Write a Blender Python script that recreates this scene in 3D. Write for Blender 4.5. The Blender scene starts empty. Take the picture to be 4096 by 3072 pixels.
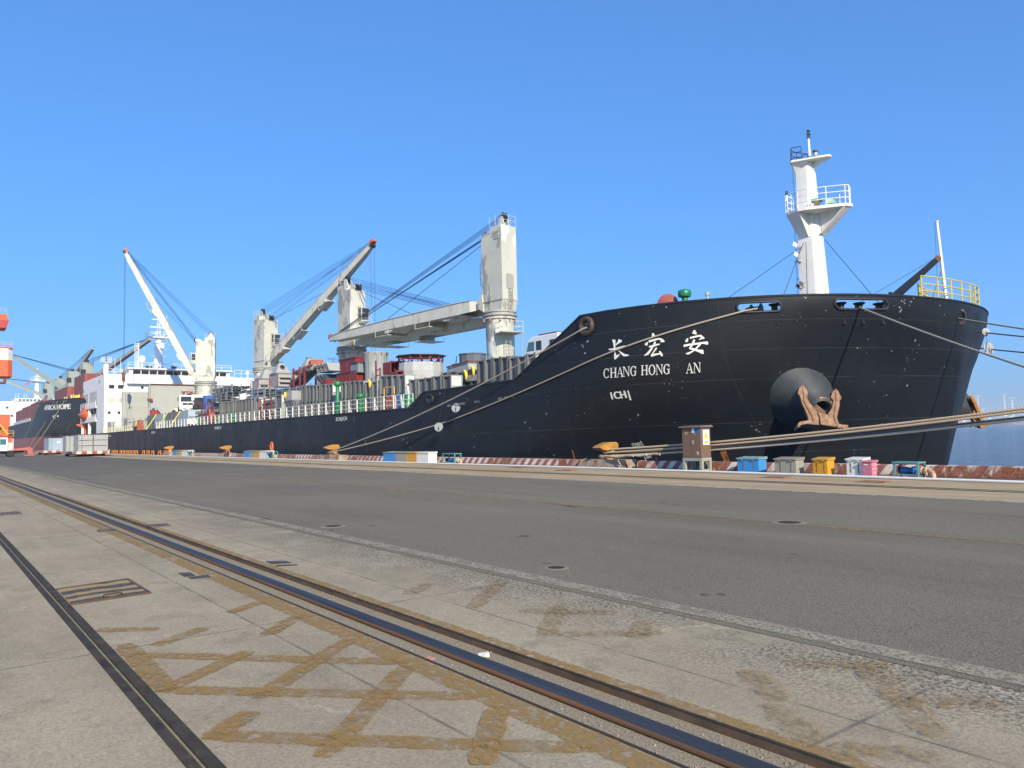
import bpy, math, random
from mathutils import Vector, Matrix
R = math.radians
scn = bpy.context.scene
COL = scn.collection
# ---------------------------------------------------------------- camera
cam_d = bpy.data.cameras.new('camera'); cam = bpy.data.objects.new('camera', cam_d); COL.objects.link(cam)
cam_d.sensor_width = 36.0; cam_d.lens = 26.807; cam_d.clip_start = 0.05; cam_d.clip_end = 20000
cam.matrix_world = Matrix(((.61191, .06641, .78814, 0), (.79061, -.02281, -.6119, 0), (-.02266, .99753, -.06646, 1.65), (0, 0, 0, 1)))
scn.camera = cam
# ---------------------------------------------------------------- world, sun, exposure
SUN_AZ, SUN_EL = 19.0, 28.0           # towards the sun: degrees from +X (the bow) round to -Y (landwards); height
w = bpy.data.worlds.new('World'); scn.world = w; w.use_nodes = True
nt = w.node_tree; bg = nt.nodes['Background']
sky = nt.nodes.new('ShaderNodeTexSky'); sky.sky_type = 'NISHITA'; sky.sun_disc = False
sky.sun_elevation = R(SUN_EL); sky.sun_rotation = R(90 + SUN_AZ)
sky.air_density = 1.0; sky.dust_density = 1.5; sky.ozone_density = 8.0; sky.altitude = 0
bg.inputs['Strength'].default_value = 0.15
gm = nt.nodes.new('ShaderNodeGamma'); gm.inputs[1].default_value = .6          # the hazy sea-level sky is flatter than the clear model
tn = nt.nodes.new('ShaderNodeMix'); tn.data_type = 'RGBA'; tn.blend_type = 'MULTIPLY'; tn.inputs[0].default_value = 1; tn.inputs[7].default_value = (.68, 1.32, 2.08, 1); tn.clamp_result = False
nt.links.new(sky.outputs[0], gm.inputs[0]); nt.links.new(gm.outputs[0], tn.inputs[6]); nt.links.new(tn.outputs[2], bg.inputs['Color'])
sd = bpy.data.lights.new('sun', 'SUN'); sd.energy = 5.0; sd.angle = R(.5); sd.color = (1, .86, .64)
so = bpy.data.objects.new('sun', sd); COL.objects.link(so)
sv = Vector((math.cos(R(SUN_AZ)) * math.cos(R(SUN_EL)), -math.sin(R(SUN_AZ)) * math.cos(R(SUN_EL)), math.sin(R(SUN_EL))))
so.rotation_euler = (-sv).to_track_quat('-Z', 'Y').to_euler(); so.location = (0, 0, 60)
scn.view_settings.view_transform = 'Standard'; scn.view_settings.look = 'None'
scn.view_settings.exposure = 0.35; scn.view_settings.gamma = 1
scn.cycles.max_bounces = 6; scn.cycles.transparent_max_bounces = 12
# ---------------------------------------------------------------- helpers
WL = {}                                # world position of every parent
def wloc(o): return WL.get(o.name, Vector((0, 0, 0))) if o else Vector((0, 0, 0))
def tag(o, label=None, cat=None, group=None, kind=None):
    if label: o['label'] = label
    if cat: o['category'] = cat
    if group: o['group'] = group
    if kind: o['kind'] = kind
    return o
def empty(name, loc=(0, 0, 0), parent=None):
    o = bpy.data.objects.new(name, None); COL.objects.link(o); o.empty_display_size = .2
    WL[o.name] = Vector(loc); o.parent = parent; o.location = Vector(loc) - wloc(parent)
    return o
def thing(name, label, cat, loc=(0, 0, 0), group=None): return tag(empty(name, loc), label, cat, group)
class MB:
    """collects shapes in world coordinates and links them as ONE mesh object"""
    def __init__(s): s.v = []; s.f = []; s.mi = []
    def add(s, vs, fs, m=0):
        k = len(s.v); s.v += [Vector(v) for v in vs]
        for f in fs: s.f.append([i + k for i in f]); s.mi.append(m)
        return s
    def box(s, x0, x1, y0, y1, z0, z1, m=0):
        v = [(x, y, z) for z in (z0, z1) for y in (y0, y1) for x in (x0, x1)]
        return s.add(v, [(0, 2, 3, 1), (4, 5, 7, 6), (0, 1, 5, 4), (2, 6, 7, 3), (0, 4, 6, 2), (1, 3, 7, 5)], m)
    def hexa(s, b, t, m=0):
        n = len(b)
        return s.add(list(b) + list(t), [list(range(n))[::-1], list(range(n, 2 * n))] + [(i, (i + 1) % n, n + (i + 1) % n, n + i) for i in range(n)], m)
    def prism(s, pts, vec, m=0):
        vec = Vector(vec); b = [Vector(p) for p in pts]
        return s.hexa(b, [p + vec for p in b], m)
    def obox(s, c, d, yaw=0, m=0, pitch=0):
        M = Matrix.Rotation(yaw, 3, 'Z') @ Matrix.Rotation(pitch, 3, 'Y'); c = Vector(c)
        v = [c + M @ Vector((x * d[0] / 2, y * d[1] / 2, z * d[2] / 2)) for z in (-1, 1) for y in (-1, 1) for x in (-1, 1)]
        return s.add(v, [(0, 2, 3, 1), (4, 5, 7, 6), (0, 1, 5, 4), (2, 6, 7, 3), (0, 4, 6, 2), (1, 3, 7, 5)], m)
    def beam(s, p, q, w, h, w2=None, h2=None, m=0, up=(0, 0, 1)):
        p, q = Vector(p), Vector(q); d = (q - p).normalized(); u = Vector(up)
        if abs(d.dot(u)) > .99: u = Vector((1, 0, 0))
        a = d.cross(u).normalized(); b = a.cross(d)
        def c(o, w, h): return [o + a * x * w / 2 + b * y * h / 2 for x, y in ((-1, -1), (1, -1), (1, 1), (-1, 1))]
        return s.hexa(c(p, w, h), c(q, w2 or w, h2 or h), m)
    def tube(s, p, q, r, r2=None, n=12, m=0):
        p, q = Vector(p), Vector(q); d = (q - p).normalized(); r2 = r if r2 is None else r2
        a = d.orthogonal().normalized(); b = d.cross(a)
        def c(o, r): return [o + (a * math.cos(2 * math.pi * i / n) + b * math.sin(2 * math.pi * i / n)) * r for i in range(n)]
        return s.hexa(c(p, r), c(q, r2), m)
    def pipe(s, pts, r, n=6, closed=False, m=0):
        P = [Vector(p) for p in pts]; k = len(P); vs = []; prev = None
        for i in range(k):
            t = (P[(i + 1) % k] - P[i - 1]) if closed or 0 < i < k - 1 else (P[1] - P[0] if i == 0 else P[-1] - P[-2])
            t.normalize()
            a = t.orthogonal() if prev is None else prev - t * prev.dot(t)
            if a.length < 1e-5: a = t.orthogonal()
            a.normalize(); prev = a; b = t.cross(a)
            rr = r[i] if isinstance(r, (list, tuple)) else r
            vs += [P[i] + (a * math.cos(2 * math.pi * j / n) + b * math.sin(2 * math.pi * j / n)) * rr for j in range(n)]
        fs = [(i * n + j, i * n + (j + 1) % n, ((i + 1) % k) * n + (j + 1) % n, ((i + 1) % k) * n + j) for i in range(k if closed else k - 1) for j in range(n)]
        if not closed: fs += [list(range(n))[::-1], list(range((k - 1) * n, k * n))]
        return s.add(vs, fs, m)
    def lathe(s, prof, c, n=24, axis=(0, 0, 1), m=0, a0=0, a1=360, cap=True):
        ax = Vector(axis).normalized(); a = Vector((1, 0, 0)) if abs(ax.x) < .9 else Vector((0, 1, 0))
        a = (a - ax * a.dot(ax)).normalized(); b = ax.cross(a); c = Vector(c); full = abs(a1 - a0) >= 359.9
        k = n if full else n + 1; vs = []
        for r_, z in prof:
            for j in range(k):
                t = R(a0 + (a1 - a0) * j / n); vs.append(c + ax * z + (a * math.cos(t) + b * math.sin(t)) * max(r_, 1e-4))
        fs = [(i * k + j, i * k + (j + 1) % k, (i + 1) * k + (j + 1) % k, (i + 1) * k + j) for i in range(len(prof) - 1) for j in range(k if full else k - 1)]
        if cap and full: fs += [list(range(k))[::-1], list(range((len(prof) - 1) * k, len(prof) * k))]
        return s.add(vs, fs, m)
    def grid(s, rows, m=0, skip=None):
        k = len(rows[0]); vs = [p for r_ in rows for p in r_]
        fs = [(i * k + j, i * k + j + 1, (i + 1) * k + j + 1, (i + 1) * k + j) for i in range(len(rows) - 1) for j in range(k - 1) if not (skip and skip(i, j))]
        return s.add(vs, fs, m)
    def build(s, name, mat, parent=None, smooth=0, label=None, bevel=0):
        o0 = wloc(parent); me = bpy.data.meshes.new(name)
        me.from_pydata([tuple(v - o0) for v in s.v], [], s.f)
        for m_ in (mat if isinstance(mat, (list, tuple)) else [mat]): me.materials.append(m_)
        me.polygons.foreach_set('material_index', s.mi)
        if smooth:
            me.polygons.foreach_set('use_smooth', [True] * len(me.polygons)); me.set_sharp_from_angle(angle=R(smooth))
        me.update()
        o = bpy.data.objects.new(name, me); COL.objects.link(o); o.parent = parent
        WL[o.name] = Vector(o0)
        if bevel:
            b = o.modifiers.new('bevel', 'BEVEL'); b.width = bevel; b.segments = 2; b.limit_method = 'ANGLE'; b.angle_limit = R(40)
        if label: o['label'] = label
        return o
def recenter(o, loc):
    """puts the origin of a top-level mesh at its base without moving it"""
    loc = Vector(loc); o.data.transform(Matrix.Translation(-loc)); o.location = loc; WL[o.name] = loc; return o
KIDS = {}
def copy_tree(o, parent=None):
    c = o.copy(); COL.objects.link(c); c.parent = parent
    for ch in [x for x in COL.objects if x.parent == o]: copy_tree(ch, c)
    return c
def text_polys(body, align='LEFT'):
    cu = bpy.data.curves.new('lettering', 'FONT'); cu.body = body; cu.align_x = align; cu.resolution_u = 3
    ob = bpy.data.objects.new('lettering', cu); COL.objects.link(ob); bpy.context.view_layer.update()
    me = bpy.data.meshes.new_from_object(ob.evaluated_get(bpy.context.evaluated_depsgraph_get()))
    vs = [v.co.copy() for v in me.vertices]; fs = [list(p.vertices) for p in me.polygons]
    bpy.data.objects.remove(ob); bpy.data.meshes.remove(me); bpy.data.curves.remove(cu)
    return vs, fs
def text_on(mb, body, o, right, up, width, height, m=0, bold=0):
    """lays text so that its box fills width x height from corner o along right and up"""
    vs, fs = text_polys(body); x0 = min(v.x for v in vs); x1 = max(v.x for v in vs); y0 = min(v.y for v in vs); y1 = max(v.y for v in vs)
    o, right, up = Vector(o), Vector(right), Vector(up); nrm = right.cross(up)
    for b in ((0,) if not bold else (-bold, 0, bold)):
        mb.add([o + right * ((v.x - x0) / (x1 - x0) * width + b) + up * ((v.y - y0) / (y1 - y0) * height) + nrm * (b * .02) for v in vs], fs, m)
    return mb
# ---------------------------------------------------------------- materials
def M(name, col, rough=.6, var=.15, vs=1.5, metal=0, spec=.5, wear=(), bump=0, bs=20, stretch=(1, 1, 1), obj=False):
    """painted / worn surface: base colour with slow variation; wear = [(colour, threshold, scale(x,y,z), soft, detail)]"""
    m = bpy.data.materials.new(name); m.use_nodes = True; n = m.node_tree; b = n.nodes['Principled BSDF']; L = n.links.new
    b.inputs['Roughness'].default_value = rough; b.inputs['Metallic'].default_value = metal; b.inputs['Specular IOR Level'].default_value = spec
    if obj: pos = n.nodes.new('ShaderNodeTexCoord').outputs['Object']
    else: pos = n.nodes.new('ShaderNodeNewGeometry').outputs['Position']
    def noise(sc, det=4, rg=.6, off=0):
        mp = n.nodes.new('ShaderNodeMapping'); mp.inputs['Scale'].default_value = sc; mp.inputs['Location'].default_value = (off, off * .7, off * 1.3)
        t = n.nodes.new('ShaderNodeTexNoise'); t.inputs['Scale'].default_value = 1; t.inputs['Detail'].default_value = det; t.inputs['Roughness'].default_value = rg
        L(pos, mp.inputs[0]); L(mp.outputs[0], t.inputs['Vector']); return t.outputs['Fac']
    def ramp(v, a, c):
        r_ = n.nodes.new('ShaderNodeMapRange'); r_.inputs[1].default_value = a; r_.inputs[2].default_value = c; L(v, r_.inputs[0]); return r_.outputs[0]
    def mix(f, a, c):
        x = n.nodes.new('ShaderNodeMix'); x.data_type = 'RGBA'
        L(f, x.inputs[0])
        for v, i in ((a, 6), (c, 7)):
            if isinstance(v, tuple): x.inputs[i].default_value = (*v[:3], 1)
            else: L(v, x.inputs[i])
        return x.outputs[2]
    lo = tuple(c * (1 - var) for c in col); hi = tuple(min(1, c * (1 + var)) for c in col)
    out = mix(ramp(noise(tuple(vs * s for s in stretch), 5), .3, .7), lo, hi)
    for i, wv in enumerate(wear):
        c, th, sc, soft = wv[:4]; det = wv[4] if len(wv) > 4 else 5
        sc = (sc,) * 3 if isinstance(sc, (int, float)) else sc
        f = ramp(noise(sc, det, .65, 3.7 * (i + 1)), th, th + soft)
        if len(wv) > 5:                                   # only inside patches of a second, coarser noise
            f2 = ramp(noise((wv[5],) * 3, 2, .5, 11.3 * (i + 1)), wv[6], wv[6] + .04)
            mm = n.nodes.new('ShaderNodeMath'); mm.operation = 'MULTIPLY'; L(f, mm.inputs[0]); L(f2, mm.inputs[1]); f = mm.outputs[0]
        out = mix(f, out, c)
    L(out, b.inputs['Base Color'])
    if bump:
        bp = n.nodes.new('ShaderNodeBump'); bp.inputs['Strength'].default_value = bump; bp.inputs['Distance'].default_value = .02
        L(noise((bs,) * 3, 4), bp.inputs['Height']); L(bp.outputs[0], b.inputs['Normal'])
    m['_'] = 0
    return m
HAZE = .0002
RUST = (.22, .075, .025); RUSTD = (.09, .035, .018); GREY = (.33, .34, .33)
# ================================================================ SETTING
def node_mat(name):
    m = bpy.data.materials.new(name); m.use_nodes = True
    return m, m.node_tree, m.node_tree.nodes['Principled BSDF']
class NG:
    """small node-graph writer"""
    def __init__(s, nt): s.n = nt; s.pos = nt.nodes.new('ShaderNodeNewGeometry').outputs['Position']; s.xyz = None
    def L(s, a, b): s.n.links.new(a, b)
    def sep(s):
        if not s.xyz: x = s.n.nodes.new('ShaderNodeSeparateXYZ'); s.L(s.pos, x.inputs[0]); s.xyz = x.outputs
        return s.xyz
    def noise(s, sc, det=4, rg=.6, off=0, dist=0):
        sc = (sc,) * 3 if isinstance(sc, (int, float)) else sc
        mp = s.n.nodes.new('ShaderNodeMapping'); mp.inputs['Scale'].default_value = sc; mp.inputs['Location'].default_value = (off, off * .7, off * 1.3)
        t = s.n.nodes.new('ShaderNodeTexNoise'); t.inputs['Scale'].default_value = 1; t.inputs['Detail'].default_value = det; t.inputs['Roughness'].default_value = rg; t.inputs['Distortion'].default_value = dist
        s.L(s.pos, mp.inputs[0]); s.L(mp.outputs[0], t.inputs['Vector']); return t.outputs['Fac']
    def voro(s, sc, feat='DISTANCE_TO_EDGE', dist=0):
        sc = (sc,) * 3 if isinstance(sc, (int, float)) else sc
        mp = s.n.nodes.new('ShaderNodeMapping'); mp.inputs['Scale'].default_value = sc
        t = s.n.nodes.new('ShaderNodeTexVoronoi'); t.feature = feat; t.inputs['Scale'].default_value = 1
        s.L(s.pos, mp.inputs[0]); s.L(mp.outputs[0], t.inputs['Vector']); return t.outputs[0]
    def ramp(s, v, a, b, c=0, d=1):
        r_ = s.n.nodes.new('ShaderNodeMapRange'); 
        for i, x in enumerate((a, b, c, d)): r_.inputs[i + 1].default_value = x
        s.L(v, r_.inputs[0]); return r_.outputs[0]
    def math(s, op, a, b=None):
        x = s.n.nodes.new('ShaderNodeMath'); x.operation = op
        for i, v in enumerate((a, b)):
            if v is None: continue
            if isinstance(v, (int, float)): x.inputs[i].default_value = v
            else: s.L(v, x.inputs[i])
        return x.outputs[0]
    def mix(s, f, a, b):
        x = s.n.nodes.new('ShaderNodeMix'); x.data_type = 'RGBA'
        if isinstance(f, (int, float)): x.inputs[0].default_value = f
        else: s.L(f, x.inputs[0])
        for v, i in ((a, 6), (b, 7)):
            if isinstance(v, tuple): x.inputs[i].default_value = (*v[:3], 1)
            else: s.L(v, x.inputs[i])
        return x.outputs[2]
    def line(s, v, at, half, soft):
        """1 within half of v = at"""
        return s.ramp(s.math('ABSOLUTE', s.math('SUBTRACT', v, at)), half + soft, half)
    def bump(s, bsdf, h, st=.3, d=.02):
        b = s.n.nodes.new('ShaderNodeBump'); b.inputs['Strength'].default_value = st; b.inputs['Distance'].default_value = d
        s.L(h, b.inputs['Height']); s.L(b.outputs[0], bsdf.inputs['Normal'])
def concrete_mat():
    m, nt, b = node_mat('concrete'); g = NG(nt); X, Y, Z = g.sep()
    c = g.mix(g.ramp(g.noise(.45, 6), .3, .7), (.305, .255, .168), (.45, .375, .25))
    c = g.mix(g.ramp(g.noise((.15, 1.6, 1), 5, .6, 5), .46, .68, 0, .6), c, (.48, .40, .27))     # long pale scuffs along the track
    c = g.mix(g.ramp(g.noise((.35, .8, 1), 5, .6, 33), .5, .68, 0, .45), c, (.36, .255, .175))                # brownish blotches
    c = g.mix(g.ramp(g.noise(2.6, 6, .7, 9), .52, .72, 0, .6), c, (.19, .157, .105))                  # darker dirt
    c = g.mix(g.ramp(g.noise(55, 4, .7, 2), .42, .62, 0, .5), c, (.17, .145, .105))
    c = g.mix(g.ramp(g.noise(48, 4, .7, 12), .55, .7, 0, .5), c, (.52, .45, .33))                  # fine grain
    c = g.mix(g.ramp(g.noise(25, 3, .6, 21), .68, .74, 0, .5), c, (.12, .105, .09))
    tr_ = g.math('MULTIPLY', g.ramp(Y, 3.0, 3.02), g.ramp(Y, 3.6, 3.58)); c = g.mix(tr_, c, g.mix(g.ramp(g.noise(70, 4, .75, 9), .38, .62), (.16, .13, .09), (.40, .34, .24)))   # grit on the trough floor
    rough = g.math('MULTIPLY', g.ramp(Y, 4.1, 5.2), g.ramp(g.noise(1.1, 4, .6, 14), .36, .52))         # broken surface beside the white strip
    rough = g.math('MULTIPLY', rough, g.ramp(Y, 5.6, 5.4))
    c = g.mix(g.math('MULTIPLY', rough, g.ramp(g.noise(30, 4, .7), .47, .56)), c, (.10, .088, .07))
    c = g.mix(g.math('MULTIPLY', rough, g.ramp(g.noise(31, 4, .7, 8), .58, .66)), c, (.50, .45, .36))
    crack = g.line(g.math('ADD', g.math('ADD', g.math('MULTIPLY', X, .45), g.math('MULTIPLY', Y, -.9)), g.math('MULTIPLY', g.noise(.9, 5, .6, 55), 1.6)), .0, .006, .012)
    for k_, (ax, ay, of) in enumerate(((.8, .5, 3.1), (.3, -1, 3.4), (1, .15, 9.2), (.75, -.6, 6.3), (.2, 1, -4.9), (.9, -.4, 15))):
        crack = g.math('MAXIMUM', crack, g.line(g.math('ADD', g.math('ADD', g.math('MULTIPLY', X, ax), g.math('MULTIPLY', Y, ay)), g.math('ADD', g.math('MULTIPLY', g.noise(1.1, 5, .65, 61 + 7 * k_), 1.3), of - .65)), .0, .005, .011))
    crack = g.math('MULTIPLY', crack, g.ramp(g.noise(.8, 3, .5, 3), .45, .6))
    c = g.mix(g.math('MULTIPLY', crack, .6), c, (.52, .46, .37))
    j = g.math('MAXIMUM', g.line(Y, 2.42, .006, .012), g.line(Y, 4.2, .006, .012))
    fx = g.math('FRACT', g.math('DIVIDE', X, 4.6)); j = g.math('MAXIMUM', j, g.line(fx, .5, .0016, .003))
    c = g.mix(g.math('MULTIPLY', j, g.ramp(g.noise(3, 3), .35, .6, .2, .8)), c, (.13, .115, .095))
    tan = g.ramp(Y, 18.2, 18.5)                                                                     # quay strip: sandy
    t = g.mix(g.ramp(g.noise((.2, 2.2, 1), 5), .35, .65), (.35, .265, .155), (.47, .365, .225))
    t = g.mix(g.ramp(g.noise((.5, 7, 1), 5, .7, 4), .56, .66, 0, .7), t, (.17, .125, .085))
    t = g.mix(g.math('MULTIPLY', g.ramp(Y, 24.75, 24.95), g.ramp(g.noise((.6, 3, 1), 4), .3, .6, .5, .95)), t, (.075, .06, .05))
    tm = g.ramp(g.noise((.3, 1.2, 1), 5, .6, 77), .5, .7, 0, .5); t = g.mix(tm, t, (.29, .22, .14)); c = g.mix(tan, c, t)
    g.L(c, b.inputs['Base Color']); b.inputs['Roughness'].default_value = .95; b.inputs['Specular IOR Level'].default_value = .12
    g.bump(b, g.math('ADD', g.noise(40, 5, .7), g.math('MULTIPLY', rough, g.noise(30, 4))), .35, .015)
    return m
def asphalt_mat():
    m, nt, b = node_mat('asphalt'); g = NG(nt); X, Y, Z = g.sep()
    c = g.mix(g.ramp(g.noise(.16, 5), .3, .7), (.155, .136, .100), (.215, .190, .142))
    c = g.mix(g.ramp(g.noise((.07, .5, 1), 5, .6, 5), .5, .74, 0, .5), c, (.105, .081, .061))
    c = g.mix(g.ramp(g.noise((.04, 1.3, 1), 4, .6, 15), .5, .68, 0, .6), c, (.22, .192, .145))
    c = g.mix(g.ramp(g.noise(75, 2, .7, 3), .5, .62, 0, .85), c, (.32, .28, .2))
    c = g.mix(g.ramp(g.noise(90, 2, .7, 7), .52, .64, 0, .8), c, (.045, .04, .033))
    c = g.mix(g.ramp(g.noise((1.1, 1.6, 1), 3, .5, 31), .705, .72, 0, .6), c, (.045, .043, .04))   # oil drips
    c = g.mix(g.ramp(g.noise((.8, 3.2, 1), 4, .6, 41), .70, .74, 0, .35), c, (.28, .265, .24))
    far = g.ramp(X, -30, -75); c = g.mix(g.math('MULTIPLY', far, .45), c, (.085, .085, .085))        # newer surfacing further along the quay
    g.L(c, b.inputs['Base Color']); b.inputs['Roughness'].default_value = .95; b.inputs['Specular IOR Level'].default_value = .1
    g.bump(b, g.noise(70, 3, .7), .6, .012)
    return m
def worn_paint(name, col, thr=.45, soft=.18, sc=7, col2=None, opac=1.0):
    """paint worn through in patches: transparent where it has gone"""
    m, nt, b = node_mat(name); g = NG(nt)
    c = g.mix(g.ramp(g.noise(sc * 2.5, 4), .35, .65), col, col2 or tuple(x * .75 for x in col))
    g.L(c, b.inputs['Base Color']); b.inputs['Roughness'].default_value = .95; b.inputs['Specular IOR Level'].default_value = .1
    tr = nt.nodes.new('ShaderNodeBsdfTransparent'); mx = nt.nodes.new('ShaderNodeMixShader')
    f = g.math('MULTIPLY', g.ramp(g.noise(sc, 6, .72, 2), thr, thr + soft), g.ramp(g.noise(sc * .18, 3, .5, 6), .3, .5, .35, 1))
    g.L(g.math('MULTIPLY', f, opac), mx.inputs[0]); g.L(tr.outputs[0], mx.inputs[1]); g.L(b.outputs[0], mx.inputs[2])
    g.L(mx.outputs[0], nt.nodes['Material Output'].inputs[0])
    return m
GX0, GX1 = -900, 400
CONC = concrete_mat()
prof = [(-500, 0), (1.13, 0), (1.13, -.06), (1.23, -.06), (1.23, 0), (3.01, 0), (3.01, -.052), (3.60, -.052), (3.60, 0), (26.2, 0), (26.2, -8)]
xs = [GX0, -300, -120, -60, -30, -15, -8, -4, 0, 10, 60, GX1]
mb = MB(); mb.grid([[(x, y, z) for y, z in prof] for x in xs]); tag(mb.build('ground', CONC), kind='structure')
def sheet(name, x0, x1, y0, y1, z, mat, n=1, label=None):
    o = MB().add([(x0, y0, z), (x1, y0, z), (x1, y1, z), (x0, y1, z)], [(0, 1, 2, 3)]).build(name, mat); tag(o, kind='structure'); return o
rg_ = random.Random(12)
def ragged(a, b, p, z):
    n = max(6, int((b - a).length / .035)); mb = MB(); L_ = []; R_ = []
    for i in range(n + 1):
        q = a.lerp(b, i / n); e = 1 - .35 * max(0, abs(i / n - .5) * 2 - .8) / .2
        L_.append(q - p * e * rg_.uniform(.82, 1.06) + z); R_.append(q + p * e * rg_.uniform(.82, 1.06) + z)
    return mb.grid([L_, R_])
sheet('road', GX0, GX1, 5.40, 18.3, .004, asphalt_mat())
PW = worn_paint('worn_white_paint', (.43, .385, .29), .34, .2, 26, (.30, .27, .2), .9); PWT = worn_paint('thin_white_paint', (.50, .49, .45), .36, .2, 4)
PY = worn_paint('worn_ochre_line', (.36, .235, .10), .36, .22, 3); PB = worn_paint('worn_brown_paint', (.38, .235, .085), .37, .16, 16, (.30, .19, .075), .80)
PBF = worn_paint('faded_brown_paint', (.35, .225, .09), .42, .2, 16, None, .62)
sheet('road_edge_line', GX0, GX1, 5.50, 5.735, .009, PW)
sheet('road_centre_line', GX0, GX1, 11.83, 11.97, .009, PY)
sheet('road_far_line', GX0, GX1, 18.05, 18.22, .009, PWT)
MB().add([(-43.1, 5.9, .009), (-42.9, 5.9, .009), (-45.1, 17.8, .009), (-45.3, 17.8, .009)], [(0, 1, 2, 3)]).build('road_cross_line', PWT)['kind'] = 'structure'
zz = Vector((0, 0, .004)); ragged(Vector((-45, 2.885, 0)), Vector((3, 2.885, 0)), Vector((0, .105, 0)), zz).build('track_border_line_near', PB)['kind'] = 'structure'; ragged(Vector((-30, 3.67, 0)), Vector((3, 3.67, 0)), Vector((0, .06, 0)), zz).build('track_border_line_far', PB)['kind'] = 'structure'
H = dict(n=[((-7.73, 1.3), (-7.4, 1.67)), ((-6.64, 1.36), (-5.03, 2.85)), ((-5.58, 1.32), (-4.08, 2.80)), ((-4.53, 1.33), (-3.03, 2.80)), ((-6.81, 1.57), (-7.13, 2.01)), ((-5.57, 1.33), (-6.09, 2.05)), ((-7.61, 2.42), (-7.84, 2.77)), ((-5.0, 1.76), (-5.87, 2.80)), ((-4.5, 1.33), (-4.74, 1.61)), ((-3.86, 1.7), (-4.91, 2.80)), ((-6.54, 2.38), (-6.95, 2.8)), ((-3.24, 2.27), (-3.81, 2.8)), ((-7.0, 1.36), (-5.56, 1.34))],
    f=[((-4.88, 4.08), (-5.61, 4.87)), ((-6.12, 4.22), (-7.03, 5.27)), ((-5.68, 4.46), (-5.06, 5.06)), ((-4.81, 4.2), (-4.3, 4.84)), ((-7.12, 4.09), (-7.45, 4.54)), ((-4.33, 4.59), (-4.63, 4.98)), ((-2.76, 4.04), (-2.31, 3.75)), ((-3.22, 4.48), (-2.78, 4.16)), ((-2.79, 5.2), (-1.92, 4.29)), ((-2.29, 4.65), (-1.9, 5.01)), ((-3.13, 4.83), (-2.69, 5.28)), ((-2.18, 3.75), (-1.8, 4.01))])
k = 0
for key, mat_ in (('n', PB), ('f', PBF)):
    for a, b in H[key]:
        k += 1; a, b = Vector((*a, 0)), Vector((*b, 0)); d = (b - a).normalized(); p = Vector((-d.y, d.x, 0)) * (.085 if key == 'n' else .10); z = Vector((0, 0, .006 + .0006 * k))
        ragged(a - d * .03, b + d * .03, p, z).build('ground_marking', mat_)['kind'] = 'structure'
# trough floor grit and the steel edges
mb = MB(); rnd = random.Random(4)
for i in range(420):
    x = -2.2 - 12 * rnd.random() ** 2; y = rnd.choice((rnd.uniform(3.03, 3.2), rnd.uniform(3.41, 3.58))); r_ = rnd.uniform(.002, .006)
    mb.obox((x, y, -.051 + r_ * .5), (r_ * 2, r_ * 1.6, r_ * 1.3), rnd.random() * 6)
tag(mb.build('gravel', M('grit', (.30, .255, .18), .95, .6, 60)), kind='stuff')
STEEL_D = M('dark_edge_steel', (.045, .038, .03), .8, .3, 4, spec=.2, wear=[(RUSTD, .55, (3, 20, 20), .12)])
RAILM = None
def rail_mat():
    m, nt, b = node_mat('rail_steel'); g = NG(nt); X, Y, Z = g.sep()
    c = g.mix(g.ramp(g.noise((.7, 30, 30), 4), .4, .65), (.21, .095, .045), (.13, .085, .05))
    top = g.ramp(Z, -.014, -.008)
    c = g.mix(top, c, g.mix(g.ramp(g.noise((.4, 25, 8), 3), .35, .65), (.028, .031, .038), (.055, .058, .066)))
    g.L(c, b.inputs['Base Color']); g.L(g.ramp(top, 0, 1, 0, .2), b.inputs['Metallic']); g.L(g.ramp(top, 0, 1, .8, .58), b.inputs['Roughness']); b.inputs['Specular IOR Level'].default_value = .3
    return m
sec = [(3.262, -.075), (3.262, -.046), (3.246, -.040), (3.242, -.022), (3.246, -.011), (3.255, -.003), (3.27, .002), (3.29, .005), (3.31, .006), (3.33, .005), (3.35, .002), (3.365, -.003), (3.374, -.011), (3.378, -.022), (3.374, -.040), (3.358, -.046), (3.358, -.075)]
mb = MB(); mb.grid([[(x, y, z) for y, z in sec] for x in (-400, -100, -40, -15, -8, -4, 0, 20)]); o = mb.build('crane_rail', rail_mat(), smooth=40)
tag(o, 'bright topped steel crane rail lying in its trough beside the brown paint lines', 'rail', 'crane rails')
mb = MB(); mb.box(-400, 20, 3.590, 3.612, -.074, -.003); mb.box(-400, 20, 3.588, 3.608, -.0025, .006, 1); o = mb.build('trough_edge', [M('edge_rust', (.095, .065, .042), .75, .35, 4, wear=[(RUST, .55, (4, 20, 20), .15), ((.03, .025, .02), .6, (5, 20, 20), .1)]), STEEL_D]); tag(o, 'dark steel edging on the far side of the rail trough', 'steel edging')
mb = MB(); mb.box(-400, 20, 2.992, 3.016, -.074, .005); o = mb.build('trough_edge', STEEL_D); tag(o, 'thin dark steel edging on the near side of the rail trough', 'steel edging')
CABM = M('cable_slot_steel', (.058, .049, .038), .85, .35, 5, spec=.15, wear=[(RUST, .66, (4, 30, 30), .1), ((.11, .09, .045), .6, (9, 40, 40), .1)])
t = thing('cable_slot', 'dark steel cable slot with a pale gap running beside the striped cover plate', 'cable slot', (-6, 1.18, 0))
mb = MB(); mb.box(-200, 6, 1.105, 1.166, -.055, .006); mb.build('slot_bar', CABM, t)
mb = MB(); mb.box(-200, 6, 1.190, 1.262, -.055, .007); mb.build('slot_bar', CABM, t)
mb = MB(); mb.box(-200, 6, 1.168, 1.188, -.055, -.006); mb.build('slot_filling', M('slot_grit', (.24, .22, .13), .9, .4, 30), t)
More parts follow.
